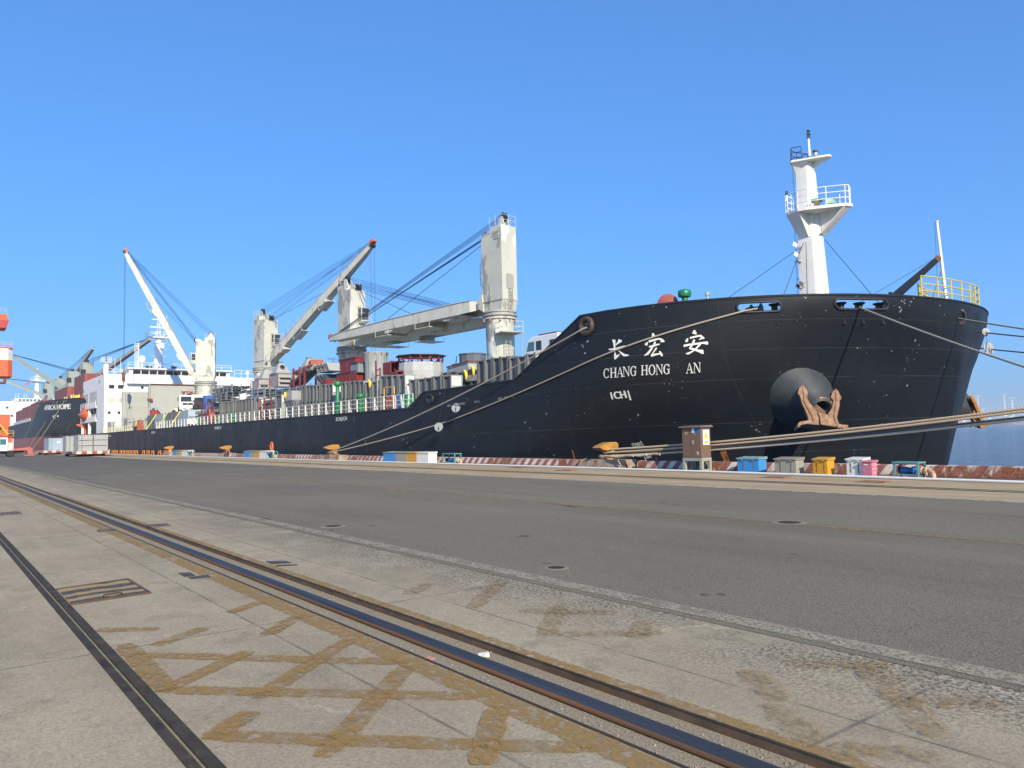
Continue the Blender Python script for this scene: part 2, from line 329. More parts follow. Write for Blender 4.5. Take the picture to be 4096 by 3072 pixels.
def rail2(y0, y1, label):
    o = MB().box(-500, 60, y0, y1, -.02, .012).build('crane_rail', M('far_rail', (.055, .045, .038), .6, .3, 3, wear=[(RUST, .55, (1, 10, 10), .15)])); tag(o, label, 'rail', 'crane rails')
rail2(20.66, 20.80, 'rusty dark crane rail crossing the sandy strip near the road'); rail2(21.08, 21.17, 'thin dark guide rail on the sandy strip closest to the white hose')
# striped cover plate and painted patches
def plate_mat():
    m, nt, b = node_mat('striped_plate'); g = NG(nt); X, Y, Z = g.sep()
    v = g.math('ADD', g.math('MULTIPLY', X, 2.9), g.math('ADD', g.math('MULTIPLY', Y, .25), g.math('MULTIPLY', g.noise(2.2, 2), 1.1)))
    st = g.ramp(g.math('SINE', g.math('MULTIPLY', v, 6.2832)), -.05, .05)
    c = g.mix(st, (.36, .25, .11), (.075, .075, .075)); c = g.mix(g.ramp(g.noise(9, 6, .7), .5, .72, 0, .7), c, (.22, .16, .10))
    g.L(c, b.inputs['Base Color']); b.inputs['Roughness'].default_value = .85; b.inputs['Specular IOR Level'].default_value = .15; return m
t = thing('cover_plate', 'rectangular steel cover plate with wavy black and ochre stripes beside the cable slot', 'cover plate', (-9.7, 1.63, 0))
MB().add([(-9.15, 1.27, .012), (-9.21, 2.02, .012), (-10.29, 2.01, .012), (-10.17, 1.27, .012)], [(0, 1, 2, 3)]).build('plate', plate_mat(), t)
mb = MB()
for a, b in (((-9.13, 1.265), (-9.19, 2.035)), ((-9.19, 2.035), (-10.31, 2.025)), ((-10.31, 2.025), (-10.19, 1.265))): mb.beam((*a, .010), (*b, .010), .025, .016)
mb.build('plate_frame', M('rusty_frame', (.10, .06, .035), .8, .3, 6), t)
MB().pipe([(-9.28, 1.58, .012), (-9.27, 1.6, .04), (-9.27, 1.76, .04), (-9.28, 1.78, .012)], .008).build('handle', STEEL_D, t)
DKP = M('dark_patch', (.08, .08, .082), .9, .25, 6, spec=.1, wear=[((.30, .24, .15), .62, 12, .1)])
for n_, pts, lab in (('painted_patch', [(-10.31, 2.61), (-10.27, 2.74), (-9.98, 2.73), (-9.99, 2.60)], 'dark painted block on the near side of the rail trough'),
                     ('painted_patch', [(-9.93, 2.62), (-9.92, 2.85), (-9.75, 2.85), (-9.77, 2.62)], 'second dark painted block close to the brown line'),
                     ('painted_patch', [(-10.43, 3.76), (-10.25, 3.98), (-10.02, 3.97), (-10.14, 3.74)], 'dark painted block just beyond the rail trough'),
                     ('painted_patch', [(-10.0, 3.74), (-9.86, 3.97), (-9.78, 3.97), (-9.9, 3.73)], 'narrow dark painted bar just beyond the rail trough')):
    MB().add([(*p, .007) for p in pts], [(0, 1, 2, 3)]).build('ground_marking', DKP)['kind'] = 'structure'
PITM = M('pit_cover', (.14, .10, .065), .85, .4, 9, wear=[((.03, .026, .022), .5, (6, 14, 10), .1)])
for pts, lab in (([(-16.57, 2.71), (-16.66, 3.0), (-16.09, 2.96), (-16.18, 2.69)], 'small rusty drain cover beside the rail on the near side'),
                 ([(-16.83, 3.62), (-16.76, 4.02), (-16.25, 3.97), (-16.26, 3.62)], 'small rusty drain cover across the rail on the road side'),
                 ([(-22.96, 1.61), (-22.98, 2.0), (-22.02, 2.0), (-22.04, 1.55)], 'brown rusty pit cover far along the cable slot')):
    o = MB().prism([(*p, 0) for p in pts], (0, 0, .012)).build('drain_cover', PITM); tag(o, lab, 'drain cover', 'drain covers beside the rail'); recenter(o, (*pts[0], 0))
for (x, y), r_, lab in (((-7.22, 6.23), .105, 'round iron manhole cover with a pale rim, the nearest one on the road'), ((-13.59, 6.2), .16, 'round manhole cover beside the white road edge line'), ((-7.73, 12.09), .2, 'round manhole cover touching the ochre centre line')):
    t = thing('manhole_cover', lab, 'manhole', (x, y, 0), 'round manhole covers in the road')
    MB().lathe([(r_ * 1.5, .0045), (r_ * 1.45, .009), (r_ * 1.05, .010), (r_, .009)], (x, y, 0), 28, cap=False).build('rim', M('rim_mortar', (.24, .205, .15), .95, spec=.1), t)
    MB().lathe([(r_, .0095), (r_ * .9, .011), (.001, .011)], (x, y, 0), 24, cap=False).build('lid', M('iron_lid', (.05, .044, .036), .95, .5, 60, spec=.1), t)
# litter in the trough
for (x, y), lab, c in (((-5.13, 3.12), 'crumpled red brown wrapper in the rail trough', (.38, .17, .12)), ((-4.72, 3.09), 'pinkish crumpled wrapper in the rail trough closer to the camera', (.50, .25, .2))):
    mb = MB(); rn = random.Random(int(x * 100)); 
    rows = [[(x + (i - 3) * .016 + rn.uniform(-.006, .006), y + (j - 2) * .018 + rn.uniform(-.005, .005), -.07 + rn.uniform(0, .03)) for j in range(5)] for i in range(7)]
    mb.grid(rows); o = mb.build('litter_wrapper', M('wrapper', c, .6, .3, 40)); tag(o, lab, 'litter', 'litter in the trough'); recenter(o, (x, y, -.073))
o = MB().lathe([(.022, 0), (.03, .07), (.031, .072), (.028, .07), (.02, .004)], (-4.93, 3.45, -.045), 18, axis=(.9, .35, .15)).build('paper_cup', M('cup', (.8, .8, .78), .5), smooth=40)
tag(o, 'white paper cup lying beside the rail head', 'litter'); recenter(o, (-4.93, 3.45, -.07))
# water and the far shore
def water_mat():
    m, nt, b = node_mat('sea_water'); g = NG(nt)
    b.inputs['Base Color'].default_value = (.012, .075, .17, 1); b.inputs['Roughness'].default_value = .1; b.inputs['Specular IOR Level'].default_value = .3; b.inputs['IOR'].default_value = 1.22
    h = g.math('ADD', g.math('MULTIPLY', g.noise((.5, .5, .5), 3), 1.0), g.math('ADD', g.math('MULTIPLY', g.noise((1.6, 1.6, 1), 4, .6, 3), .6), g.math('MULTIPLY', g.noise((.06, .06, .06), 2, .5, 3), 1.5)))
    g.bump(b, h, 1.0, 1.6)
    return m
wz = -2.2
tag(MB().add([(-3000, 26.15, wz), (6000, 26.15, wz), (6000, 9000, wz), (-3000, 9000, wz)], [(0, 1, 2, 3)]).build('water', water_mat()), kind='structure')
mb = MB(); rn = random.Random(7)
rows = []
for i in range(120):
    x = -2600 + i * 45; h = 10 + 6 * rn.random(); y0 = 2300 + 60 * rn.random()
    rows.append([(x, y0, wz), (x, y0 + 20, h * .35), (x, y0 + 160, h), (x, y0 + 700, h + 4), (x, y0 + 1500, wz)])
mb.grid(rows); tag(mb.build('far_shore_land', M('shore', (.20, .18, .15), .95, .3, .01)), kind='structure')
WHT = M('far_white', (.75, .75, .72), .6)
for i in range(26):
    x = -1030 + i * 24 + rn.uniform(-8, 8); h = rn.uniform(46, 78) if i % 3 else rn.uniform(70, 100); y = 2420 + rn.uniform(0, 160)
    o = MB().beam((x, y, 6), (x, y, h), 4.2, 4.2, 2.2, 2.2).box(x - 5, x + 5, y - 2, y + 2, h, h + 3).build('shore_tower', WHT)
    tag(o, 'faint white light tower standing on the hazy far shore', 'tower', 'towers along the far shore'); recenter(o, (x, y, 6))
for i in range(16):
    x = -1000 + i * 38 + rn.uniform(-10, 10); y = 2390 + rn.uniform(0, 30); h = rn.uniform(14, 32); wd = rn.uniform(12, 22)
    o = MB().box(x - wd, x + wd, y, y + 24, 4, h).box(x - wd * .5, x + wd * .4, y + 4, y + 20, h, h + 5).build('shore_building', M('far_building', (.55, .55, .53), .7)); tag(o, 'pale low building in the haze on the far shore', 'building', 'buildings along the far shore'); recenter(o, (x, y, 4))
HULL_POLYS={'zh':[[(-27.262,6.368),(-27.065,6.329),(-27.065,6.133),(-27.083,5.881),(-27.075,5.754),(-27.046,5.593),(-27.021,5.528),(-26.833,5.59),(-26.832,5.549),(-26.957,5.428),(-27.086,5.335),(-27.164,5.35),(-27.163,5.509),(-27.15,5.729),(-27.164,5.889),(-27.203,6.147)],[(-26.874,6.351),(-26.678,6.252),(-26.733,6.179),(-26.896,6.116),(-27.05,6.036),(-27.054,6.099),(-26.936,6.215)],[(-27.496,5.905),(-27.268,5.905),(-26.973,5.934),(-26.546,5.988),(-26.49,5.936),(-26.555,5.902),(-26.909,5.849),(-27.203,5.823),(-27.446,5.836)],[(-27.025,5.891),(-26.956,5.853),(-26.765,5.694),(-26.559,5.566),(-26.291,5.481),(-26.426,5.445),(-26.593,5.444),(-26.685,5.499),(-26.84,5.67),(-27.006,5.826)],[(-25.115,6.469),(-25.056,6.469),(-24.947,6.275),(-24.962,6.246),(-25.124,6.261),(-25.133,6.322)],[(-25.489,5.985),(-25.365,6.061),(-25.33,6.048),(-25.357,5.897),(-25.418,5.871),(-25.494,5.94)],[(-25.301,6.107),(-25.288,6.128),(-24.872,6.201),(-24.767,6.203),(-24.646,6.141),(-24.552,6.027),(-24.579,5.983),(-24.742,5.988),(-24.749,6.028),(-24.678,6.044),(-24.822,6.127),(-25.263,6.027),(-25.301,6.046)],[(-25.293,5.814),(-25.285,5.85),(-25.088,5.889),(-24.828,5.935),(-24.777,5.909),(-24.788,5.87),(-25.038,5.809),(-25.275,5.767)],[(-25.016,6.052),(-24.97,6.039),(-24.952,5.969),(-25.034,5.854),(-25.157,5.65),(-25.315,5.448),(-25.436,5.396),(-25.531,5.388),(-25.547,5.411),(-25.402,5.516),(-25.247,5.688),(-25.114,5.86),(-25.057,5.978)],[(-24.972,5.75),(-24.915,5.737),(-24.926,5.677),(-25.097,5.476),(-25.095,5.452),(-24.906,5.462),(-24.824,5.471),(-24.81,5.501),(-24.841,5.533),(-24.826,5.568),(-24.759,5.542),(-24.699,5.446),(-24.662,5.337),(-24.712,5.305),(-24.756,5.313),(-24.796,5.393),(-24.995,5.368),(-25.175,5.315),(-25.22,5.333),(-25.222,5.379),(-25.108,5.554)],[(-23.301,6.466),(-23.245,6.446),(-23.195,6.279),(-23.223,6.237),(-23.266,6.254),(-23.375,6.308),(-23.37,6.352),(-23.33,6.409)],[(-23.682,5.987),(-23.604,6.087),(-23.553,6.082),(-23.573,5.934),(-23.621,5.907),(-23.681,5.927)],[(-23.498,6.108),(-23.484,6.137),(-23.133,6.214),(-23.042,6.214),(-22.92,6.065),(-22.937,6.016),(-23.029,6.004),(-23.135,5.977),(-23.148,6.007),(-23.033,6.072),(-23.119,6.13),(-23.47,6.055)],[(-23.773,5.754),(-23.758,5.789),(-23.538,5.827),(-23.192,5.856),(-22.836,5.89),(-22.802,5.82),(-22.828,5.733),(-22.874,5.736),(-23.027,5.79),(-23.201,5.767),(-23.512,5.735),(-23.758,5.678)],[(-23.348,6.016),(-23.281,5.987),(-23.314,5.885),(-23.426,5.685),(-23.472,5.628),(-23.355,5.59),(-23.202,5.521),(-23.022,5.493),(-23.027,5.315),(-23.075,5.296),(-23.192,5.386),(-23.364,5.486),(-23.551,5.564),(-23.565,5.604),(-23.464,5.762),(-23.39,5.936)],[(-23.175,5.801),(-23.071,5.808),(-23.09,5.735),(-23.269,5.54),(-23.453,5.403),(-23.574,5.321),(-23.677,5.322),(-23.713,5.375),(-23.564,5.425),(-23.384,5.517),(-23.232,5.686)]],'lat':[[(-27.549,4.836),(-27.578,4.875),(-27.611,4.903),(-27.647,4.918),(-27.685,4.921),(-27.738,4.912),(-27.776,4.889),(-27.812,4.855),(-27.845,4.812),(-27.874,4.761),(-27.884,4.705),(-27.888,4.648),(-27.887,4.592),(-27.88,4.541),(-27.854,4.496),(-27.823,4.46),(-27.789,4.436),(-27.752,4.425),(-27.713,4.427),(-27.675,4.441),(-27.624,4.467),(-27.589,4.504),(-27.645,4.528),(-27.658,4.495),(-27.687,4.473),(-27.717,4.46),(-27.746,4.459),(-27.76,4.468),(-27.787,4.489),(-27.811,4.52),(-27.817,4.558),(-27.821,4.602),(-27.82,4.65),(-27.817,4.7),(-27.809,4.748),(-27.785,4.791),(-27.773,4.83),(-27.744,4.859),(-27.715,4.878),(-27.685,4.887),(-27.656,4.884),(-27.643,4.872),(-27.617,4.847),(-27.608,4.815)],[(-27.578,4.759),(-27.546,4.758),(-27.52,4.903),(-27.552,4.904)],[(-27.613,4.476),(-27.586,4.475),(-27.581,4.544),(-27.608,4.545)],[(-27.476,4.456),(-27.404,4.455),(-27.341,4.899),(-27.414,4.9)],[(-27.226,4.453),(-27.153,4.452),(-27.091,4.894),(-27.163,4.895)],[(-27.375,4.657),(-27.197,4.654),(-27.193,4.694),(-27.372,4.697)],[(-27.517,4.431),(-27.367,4.43),(-27.365,4.455),(-27.515,4.456)],[(-27.28,4.43),(-27.117,4.427),(-27.115,4.452),(-27.264,4.453)],[(-27.452,4.901),(-27.303,4.899),(-27.301,4.923),(-27.45,4.926)],[(-27.202,4.896),(-27.053,4.893),(-27.051,4.918),(-27.2,4.921)],[(-27.074,4.455),(-27.058,4.456),(-26.865,4.86),(-26.868,4.93)],[(-26.868,4.93),(-26.837,4.929),(-26.768,4.452),(-26.843,4.453)],[(-26.981,4.594),(-26.841,4.594),(-26.825,4.623),(-26.979,4.624)],[(-27.108,4.43),(-26.999,4.429),(-26.997,4.454),(-27.106,4.455)],[(-26.899,4.429),(-26.752,4.428),(-26.75,4.453),(-26.884,4.453)],[(-26.725,4.462),(-26.707,4.463),(-26.631,4.906),(-26.663,4.907)],[(-26.705,4.932),(-26.595,4.93),(-26.438,4.495),(-26.456,4.437),(-26.471,4.436),(-26.633,4.881),(-26.707,4.907)],[(-26.464,4.461),(-26.432,4.461),(-26.357,4.901),(-26.388,4.902)],[(-26.785,4.439),(-26.662,4.438),(-26.647,4.461),(-26.77,4.462)],[(-26.432,4.903),(-26.315,4.901),(-26.313,4.925),(-26.43,4.927)],[(-26.024,4.847),(-26.041,4.885),(-26.076,4.914),(-26.1,4.927),(-26.139,4.929),(-26.18,4.916),(-26.219,4.891),(-26.256,4.854),(-26.289,4.808),(-26.304,4.753),(-26.327,4.697),(-26.33,4.638),(-26.326,4.581),(-26.317,4.531),(-26.302,4.489),(-26.282,4.458),(-26.245,4.438),(-26.22,4.434),(-26.179,4.441),(-26.14,4.462),(-26.102,4.495),(-26.068,4.539),(-26.114,4.559),(-26.128,4.52),(-26.157,4.492),(-26.187,4.474),(-26.204,4.467),(-26.234,4.472),(-26.248,4.488),(-26.26,4.515),(-26.268,4.552),(-26.273,4.595),(-26.274,4.644),(-26.271,4.695),(-26.251,4.744),(-26.241,4.791),(-26.214,4.83),(-26.185,4.861),(-26.169,4.884),(-26.138,4.894),(-26.122,4.894),(-26.093,4.881),(-26.081,4.858),(-26.071,4.825)],[(-26.053,4.769),(-26.021,4.768),(-25.995,4.914),(-26.027,4.915)],[(-26.141,4.462),(-26.085,4.463),(-26.043,4.662),(-26.098,4.661)],[(-26.152,4.661),(-26.006,4.661),(-26.004,4.691),(-26.149,4.691)],[(-25.793,4.476),(-25.734,4.476),(-25.646,4.908),(-25.705,4.908)],[(-25.583,4.476),(-25.524,4.476),(-25.437,4.907),(-25.495,4.907)],[(-25.692,4.673),(-25.541,4.672),(-25.538,4.711),(-25.676,4.71)],[(-25.833,4.452),(-25.697,4.451),(-25.696,4.475),(-25.818,4.475)],[(-25.624,4.452),(-25.488,4.451),(-25.486,4.476),(-25.608,4.475)],[(-25.743,4.908),(-25.607,4.907),(-25.605,4.931),(-25.741,4.933)],[(-25.534,4.907),(-25.398,4.906),(-25.396,4.93),(-25.532,4.932)],[(-25.109,4.685),(-25.094,4.721),(-25.095,4.758),(-25.099,4.793),(-25.106,4.826),(-25.115,4.856),(-25.126,4.881),(-25.14,4.902),(-25.155,4.918),(-25.172,4.929),(-25.203,4.935),(-25.221,4.935),(-25.253,4.93),(-25.272,4.918),(-25.303,4.903),(-25.32,4.881),(-25.349,4.856),(-25.363,4.825),(-25.375,4.792),(-25.398,4.758),(-25.405,4.72),(-25.422,4.683),(-25.361,4.684),(-25.345,4.715),(-25.339,4.747),(-25.333,4.778),(-25.312,4.805),(-25.302,4.831),(-25.292,4.854),(-25.268,4.871),(-25.257,4.886),(-25.245,4.896),(-25.22,4.9),(-25.209,4.9),(-25.198,4.896),(-25.188,4.886),(-25.179,4.872),(-25.172,4.854),(-25.165,4.832),(-25.16,4.807),(-25.157,4.778),(-25.155,4.748),(-25.155,4.716),(-25.157,4.683)],[(-25.422,4.683),(-25.424,4.645),(-25.423,4.608),(-25.419,4.572),(-25.426,4.541),(-25.416,4.512),(-25.405,4.486),(-25.391,4.465),(-25.362,4.447),(-25.346,4.437),(-25.328,4.432),(-25.296,4.431),(-25.277,4.438),(-25.259,4.45),(-25.228,4.465),(-25.211,4.488),(-25.182,4.513),(-25.155,4.541),(-25.143,4.575),(-25.12,4.609),(-25.113,4.647),(-25.109,4.685),(-25.157,4.683),(-25.174,4.652),(-25.179,4.619),(-25.198,4.59),(-25.206,4.561),(-25.215,4.535),(-25.239,4.514),(-25.249,4.495),(-25.274,4.482),(-25.285,4.471),(-25.297,4.466),(-25.308,4.466),(-25.332,4.472),(-25.342,4.481),(-25.352,4.495),(-25.36,4.513),(-25.366,4.535),(-25.371,4.561),(-25.361,4.588),(-25.363,4.618),(-25.363,4.651),(-25.361,4.684)],[(-25.097,4.46),(-25.079,4.461),(-24.991,4.899),(-25.009,4.899)],[(-25.038,4.922),(-24.955,4.923),(-24.848,4.496),(-24.866,4.438),(-24.881,4.438),(-24.993,4.875),(-25.04,4.898)],[(-24.874,4.462),(-24.856,4.463),(-24.755,4.899),(-24.787,4.9)],[(-25.143,4.435),(-25.046,4.437),(-25.031,4.46),(-25.141,4.46)],[(-24.818,4.899),(-24.727,4.9),(-24.725,4.924),(-24.816,4.923)],[(-24.474,4.844),(-24.491,4.882),(-24.513,4.909),(-24.538,4.922),(-24.578,4.924),(-24.606,4.91),(-24.646,4.885),(-24.683,4.849),(-24.703,4.802),(-24.731,4.749),(-24.74,4.691),(-24.756,4.635),(-24.766,4.58),(-24.756,4.53),(-24.74,4.489),(-24.72,4.458),(-24.695,4.44),(-24.669,4.435),(-24.628,4.442),(-24.601,4.465),(-24.563,4.497),(-24.529,4.54),(-24.576,4.56),(-24.59,4.522),(-24.619,4.494),(-24.637,4.475),(-24.654,4.468),(-24.684,4.474),(-24.698,4.49),(-24.698,4.515),(-24.707,4.551),(-24.712,4.594),(-24.7,4.641),(-24.697,4.691),(-24.677,4.739),(-24.667,4.786),(-24.64,4.825),(-24.624,4.857),(-24.594,4.878),(-24.577,4.89),(-24.56,4.89),(-24.544,4.878),(-24.531,4.855),(-24.521,4.822)],[(-24.502,4.767),(-24.483,4.768),(-24.445,4.911),(-24.477,4.912)],[(-24.602,4.465),(-24.546,4.465),(-24.504,4.662),(-24.548,4.661)],[(-24.602,4.661),(-24.48,4.663),(-24.465,4.691),(-24.6,4.69)],[(-23.858,4.45),(-23.839,4.451),(-23.654,4.848),(-23.646,4.915)],[(-23.646,4.915),(-23.625,4.916),(-23.619,4.456),(-23.674,4.455)],[(-23.775,4.588),(-23.648,4.59),(-23.646,4.62),(-23.773,4.618)],[(-23.88,4.425),(-23.802,4.427),(-23.8,4.452),(-23.878,4.45)],[(-23.719,4.43),(-23.6,4.432),(-23.598,4.457),(-23.705,4.454)],[(-23.567,4.461),(-23.547,4.462),(-23.437,4.895),(-23.457,4.894)],[(-23.489,4.918),(-23.413,4.92),(-23.342,4.501),(-23.359,4.443),(-23.376,4.443),(-23.452,4.872),(-23.503,4.895)],[(-23.356,4.466),(-23.336,4.467),(-23.239,4.901),(-23.259,4.9)],[(-23.603,4.436),(-23.512,4.439),(-23.51,4.463),(-23.601,4.46)],[(-23.293,4.899),(-23.208,4.901),(-23.206,4.926),(-23.291,4.924)]],'bar':[[(-26.722,3.739),(-26.653,3.751),(-26.66,3.268),(-26.747,3.254)]]}
ANCH={'fluke_a':[[-19.836,32.617,3.691],[-19.757,32.671,3.608],[-19.628,32.701,3.389],[-19.582,32.633,3.2],[-19.582,32.577,3.12],[-19.553,32.543,3.013],[-19.433,32.562,2.798],[-19.283,32.624,2.582],[-19.139,32.642,2.316],[-19.057,32.574,2.054],[-19.004,32.459,1.782],[-19.103,32.348,1.824],[-19.154,32.349,1.929],[-19.325,32.146,1.987],[-19.39,32.201,2.196],[-19.503,32.225,2.46],[-19.665,32.239,2.806],[-19.779,32.302,3.127],[-19.808,32.318,3.208],[-19.863,32.26,3.237],[-19.885,32.304,3.344],[-19.889,32.43,3.532]],'fluke_b':[[-18.873,33.833,3.475],[-18.764,33.888,3.331],[-18.638,33.857,3.034],[-18.621,33.817,2.94],[-18.652,33.773,2.941],[-18.612,33.652,2.689],[-18.594,33.494,2.426],[-18.583,33.327,2.166],[-18.541,33.258,1.983],[-18.466,33.255,1.826],[-18.513,33.081,1.674],[-18.603,33.063,1.831],[-18.714,33.144,2.17],[-18.859,33.023,2.293],[-18.825,33.171,2.435],[-18.806,33.326,2.617],[-18.816,33.461,2.828],[-18.849,33.508,2.961],[-18.913,33.455,3.017],[-18.929,33.489,3.097],[-18.931,33.636,3.31]],'pad_a':[[-19.589,31.634,1.791],[-19.577,31.741,1.919],[-19.496,31.89,1.967],[-19.325,32.146,1.987],[-19.136,32.364,1.915],[-19.017,32.486,1.847],[-19.0,32.451,1.764],[-19.157,32.246,1.788],[-19.348,32.007,1.833],[-19.49,31.772,1.788],[-19.55,31.581,1.637]],'pad_b':[[-18.528,33.115,1.751],[-18.461,33.244,1.8],[-18.392,33.312,1.759],[-18.257,33.51,1.766],[-18.204,33.53,1.687],[-18.187,33.49,1.597],[-18.503,33.059,1.622]],'crown':[[-19.175,32.61,2.343],[-18.862,32.974,2.228],[-18.714,33.144,2.17],[-18.63,33.079,1.909],[-18.536,33.049,1.675],[-18.569,32.985,1.65],[-18.971,32.496,1.768],[-19.049,32.585,2.054],[-19.116,32.62,2.237]]}
RIDGE_A=[[-19.822, 32.617, 3.664], [-19.697, 32.492, 3.231], [-19.611, 32.369, 2.883], [-19.468, 32.366, 2.589], [-19.277, 32.395, 2.243], [-19.164, 32.316, 1.904]]
RIDGE_B=[[-18.867, 33.819, 3.442], [-18.809, 33.732, 3.199], [-18.738, 33.569, 2.825], [-18.686, 33.365, 2.43], [-18.66, 33.219, 2.168], [-18.557, 33.127, 1.829]]
SHANK=[[-19.227, 32.767, 2.672], [-19.011, 32.803, 2.285]]
BOLB=[[-19.636,35.056,3.052],[-19.581,34.937,3.315],[-19.554,34.779,3.57],[-19.565,34.598,3.809],[-19.599,34.38,4.024],[-19.663,34.145,4.211],[-19.754,33.896,4.362],[-19.865,33.635,4.474],[-19.992,33.368,4.544],[-20.147,33.131,4.572],[-20.305,32.895,4.553],[-20.48,32.697,4.492],[-20.655,32.525,4.389],[-20.823,32.381,4.245],[-20.991,32.286,4.068],[-21.143,32.226,3.859],[-21.284,32.22,3.627],[-21.412,32.27,3.379],[-21.502,32.343,3.118],[-21.575,32.473,2.856],[-21.619,32.645,2.599],[-21.624,32.839,2.355],[-21.594,33.054,2.133],[-21.53,33.288,1.938],[-21.438,33.539,1.778],[-21.313,33.784,1.658],[-21.171,34.038,1.581],[-20.998,34.262,1.551],[-20.823,34.486,1.568],[-20.642,34.688,1.632],[-20.461,34.864,1.741],[-20.278,34.993,1.891],[-20.119,35.106,2.077],[-19.968,35.166,2.294],[-19.831,35.169,2.534],[-19.719,35.133,2.789]]
# ================================================================ THE CARGO SHIP: hull
YC, HB = 42.0, 14.5
def hparm(z):
    w_ = min(max((5.5 - z) / 8, 0), 1); w_ = w_ * w_ * (3 - 2 * w_); v = min(max((7.86 - z) / 3.4, 0), 1); v = v * v * (3 - 2 * v)
    X0 = -29.4 - 11 * w_; return X0, -16.25 - .30 * v - .215 * max(0, 5.2 - z) - X0, 2 - .62 * v, 2 + .35 * v
def hbeam(X, z):
    X0, L, q, p = hparm(z); d = (X - X0) / L
    return HB if d <= 0 else (0 if d >= 1 else HB * (1 - d ** p) ** (1 / q))
def hpt(X, z, off=0):
    p = Vector((X, YC - hbeam(X, z), z))
    if off:
        e = .02; a = Vector((2 * e, hbeam(X - e, z) - hbeam(X + e, z), 0)); b = Vector((0, hbeam(X, z - e) - hbeam(X, z + e), 2 * e))
        n = a.cross(b).normalized(); p += n * (off if n.y < 0 else -off)
    return p
def hnrm(X, z): return (hpt(X, z, 1) - hpt(X, z)).normalized()
def ztop(X):
    K = [(-200, 3.7), (-47, 3.7), (-45.4, 4.75), (-35.2, 4.85), (-29.4, 7.86), (0, 7.86)]
    for (a, za), (b, zb) in zip(K, K[1:]):
        if X <= b: return za + (zb - za) * (X - a) / (b - a)
    return 7.86
def hull_mat():
    m, nt, b = node_mat('black_hull_paint'); g = NG(nt); X, Y, Z = g.sep()
    c = g.mix(g.ramp(g.noise((.12, .12, .5), 4), .3, .7), (.0095, .0118, .0155), (.0148, .0178, .0225))
    c = g.mix(g.ramp(g.noise((1.4, 1.4, .16), 4, .6, 3), .56, .8, 0, .5), c, (.022, .023, .024))          # dull run-off streaks
    c = g.mix(g.math('MULTIPLY', g.ramp(g.noise((.9, .9, .9), 4, .7, 8), .6, .72), g.ramp(g.noise(.25, 2, .5, 5), .5, .6, 0, .5)), c, (.028, .02, .015))
    sc = g.math('MULTIPLY', g.ramp(g.noise((5, 5, 6), 4, .65, 17), .64, .665), g.ramp(g.noise(.6, 3, .6, 29), .60, .63))
    c = g.mix(sc, c, (.46, .48, .47))                                                                    # paint knocked off to the pale primer
    sp = g.math('MULTIPLY', g.ramp(g.noise((8, 8, 9), 2, .5, 47), .735, .75), g.ramp(g.noise(.3, 2, .5, 53), .52, .57))
    c = g.mix(sp, c, (.40, .43, .44))
    sr = g.math('MULTIPLY', g.ramp(g.noise((3, 3, 1.2), 5, .7, 61), .69, .74), g.ramp(g.noise(.35, 2, .5, 67), .58, .64, 0, .8))
    c = g.mix(sr, c, (.16, .06, .025))
    seam = None
    for z0 in (.45, 1.95, 4.02, 5.43, 6.75):
        wob = g.math('ADD', Z, g.math('MULTIPLY', g.math('ADD', X, 25), -.012)) if z0 < 5 else Z
        l = g.line(wob, z0, .008, .016); seam = l if seam is None else g.math('MAXIMUM', seam, l)
    fx = g.line(g.math('FRACT', g.math('DIVIDE', g.math('ADD', X, 1.3), 8.4)), .5, .001, .002)
    seam = g.math('MAXIMUM', seam, g.math('MULTIPLY', fx, .6))
    c = g.mix(g.math('MULTIPLY', seam, g.ramp(g.noise(.5, 3, .5, 71), .35, .6, .05, .4)), c, (.075, .082, .088))
    g.L(c, b.inputs['Base Color'])
    g.L(g.ramp(g.noise((.5, .5, .25), 4, .6, 91), .3, .7, .38, .52), b.inputs['Roughness']); b.inputs['Specular IOR Level'].default_value = .24
    h = g.math('ADD', g.math('MULTIPLY', g.noise((.55, .55, .75), 2, .5, 77), 1), g.math('MULTIPLY', seam, .05))
    g.bump(b, h, .22, .12)
    return m
HULLM = hull_mat()
SHIP = thing('cargo_ship', 'long black-hulled cargo ship with white Chinese name on the bow and four deck cranes', 'ship', (-105, YC, -2.2))
cols = [-193, -188, -180, -170, -160, -150, -140, -130, -120, -110, -100, -92, -84, -78, -72, -66, -60, -56, -52, -49, -47.01, -46.2, -45.4, -44, -42, -40, -38, -36.5, -35.2, -34, -33, -32, -31, -30.2]
L7 = 13.57
ts = [i * .5 / 14 for i in range(0, 22)]                       # coarse to t ~ .64
def arcstep():
    t = .40; out = []
    while t < 1.0: out.append(t); t += .1 / 14
    while t < math.pi / 2 - .004: out.append(t); t += .2 / 14
    return out + [math.pi / 2]
ts = [t for t in ts if t < .39] + arcstep()
zr = [-2.7, -2, -1.3, -.7, -.2, .3, .8, 1.3, 1.8, 2.3, 2.8, 3.3, 3.8, 4.3, 4.8, 5.3, 5.8, 6.3, 6.7, 6.9] + [6.98 + .05 * i for i in range(15)] + [7.78, 7.86]
def colpt(ci, z, side):
    if ci < len(cols):
        X = cols[ci]; zt = ztop(X); zz = -2.7 + (z + 2.7) * (zt + 2.7) / 10.56
        fade = min(1, max(0, (X + 75) / 45.6)); Xp = X + (hparm(zz)[0] + 29.4) * fade
        return Vector((Xp, YC + side * HB, zz))
    t = ts[ci - len(cols)]; X0, L, q, p = hparm(z)
    return Vector((X0 + L * math.sin(t) ** (2 / p), YC + side * HB * max(math.cos(t), 0) ** (2 / q), z))
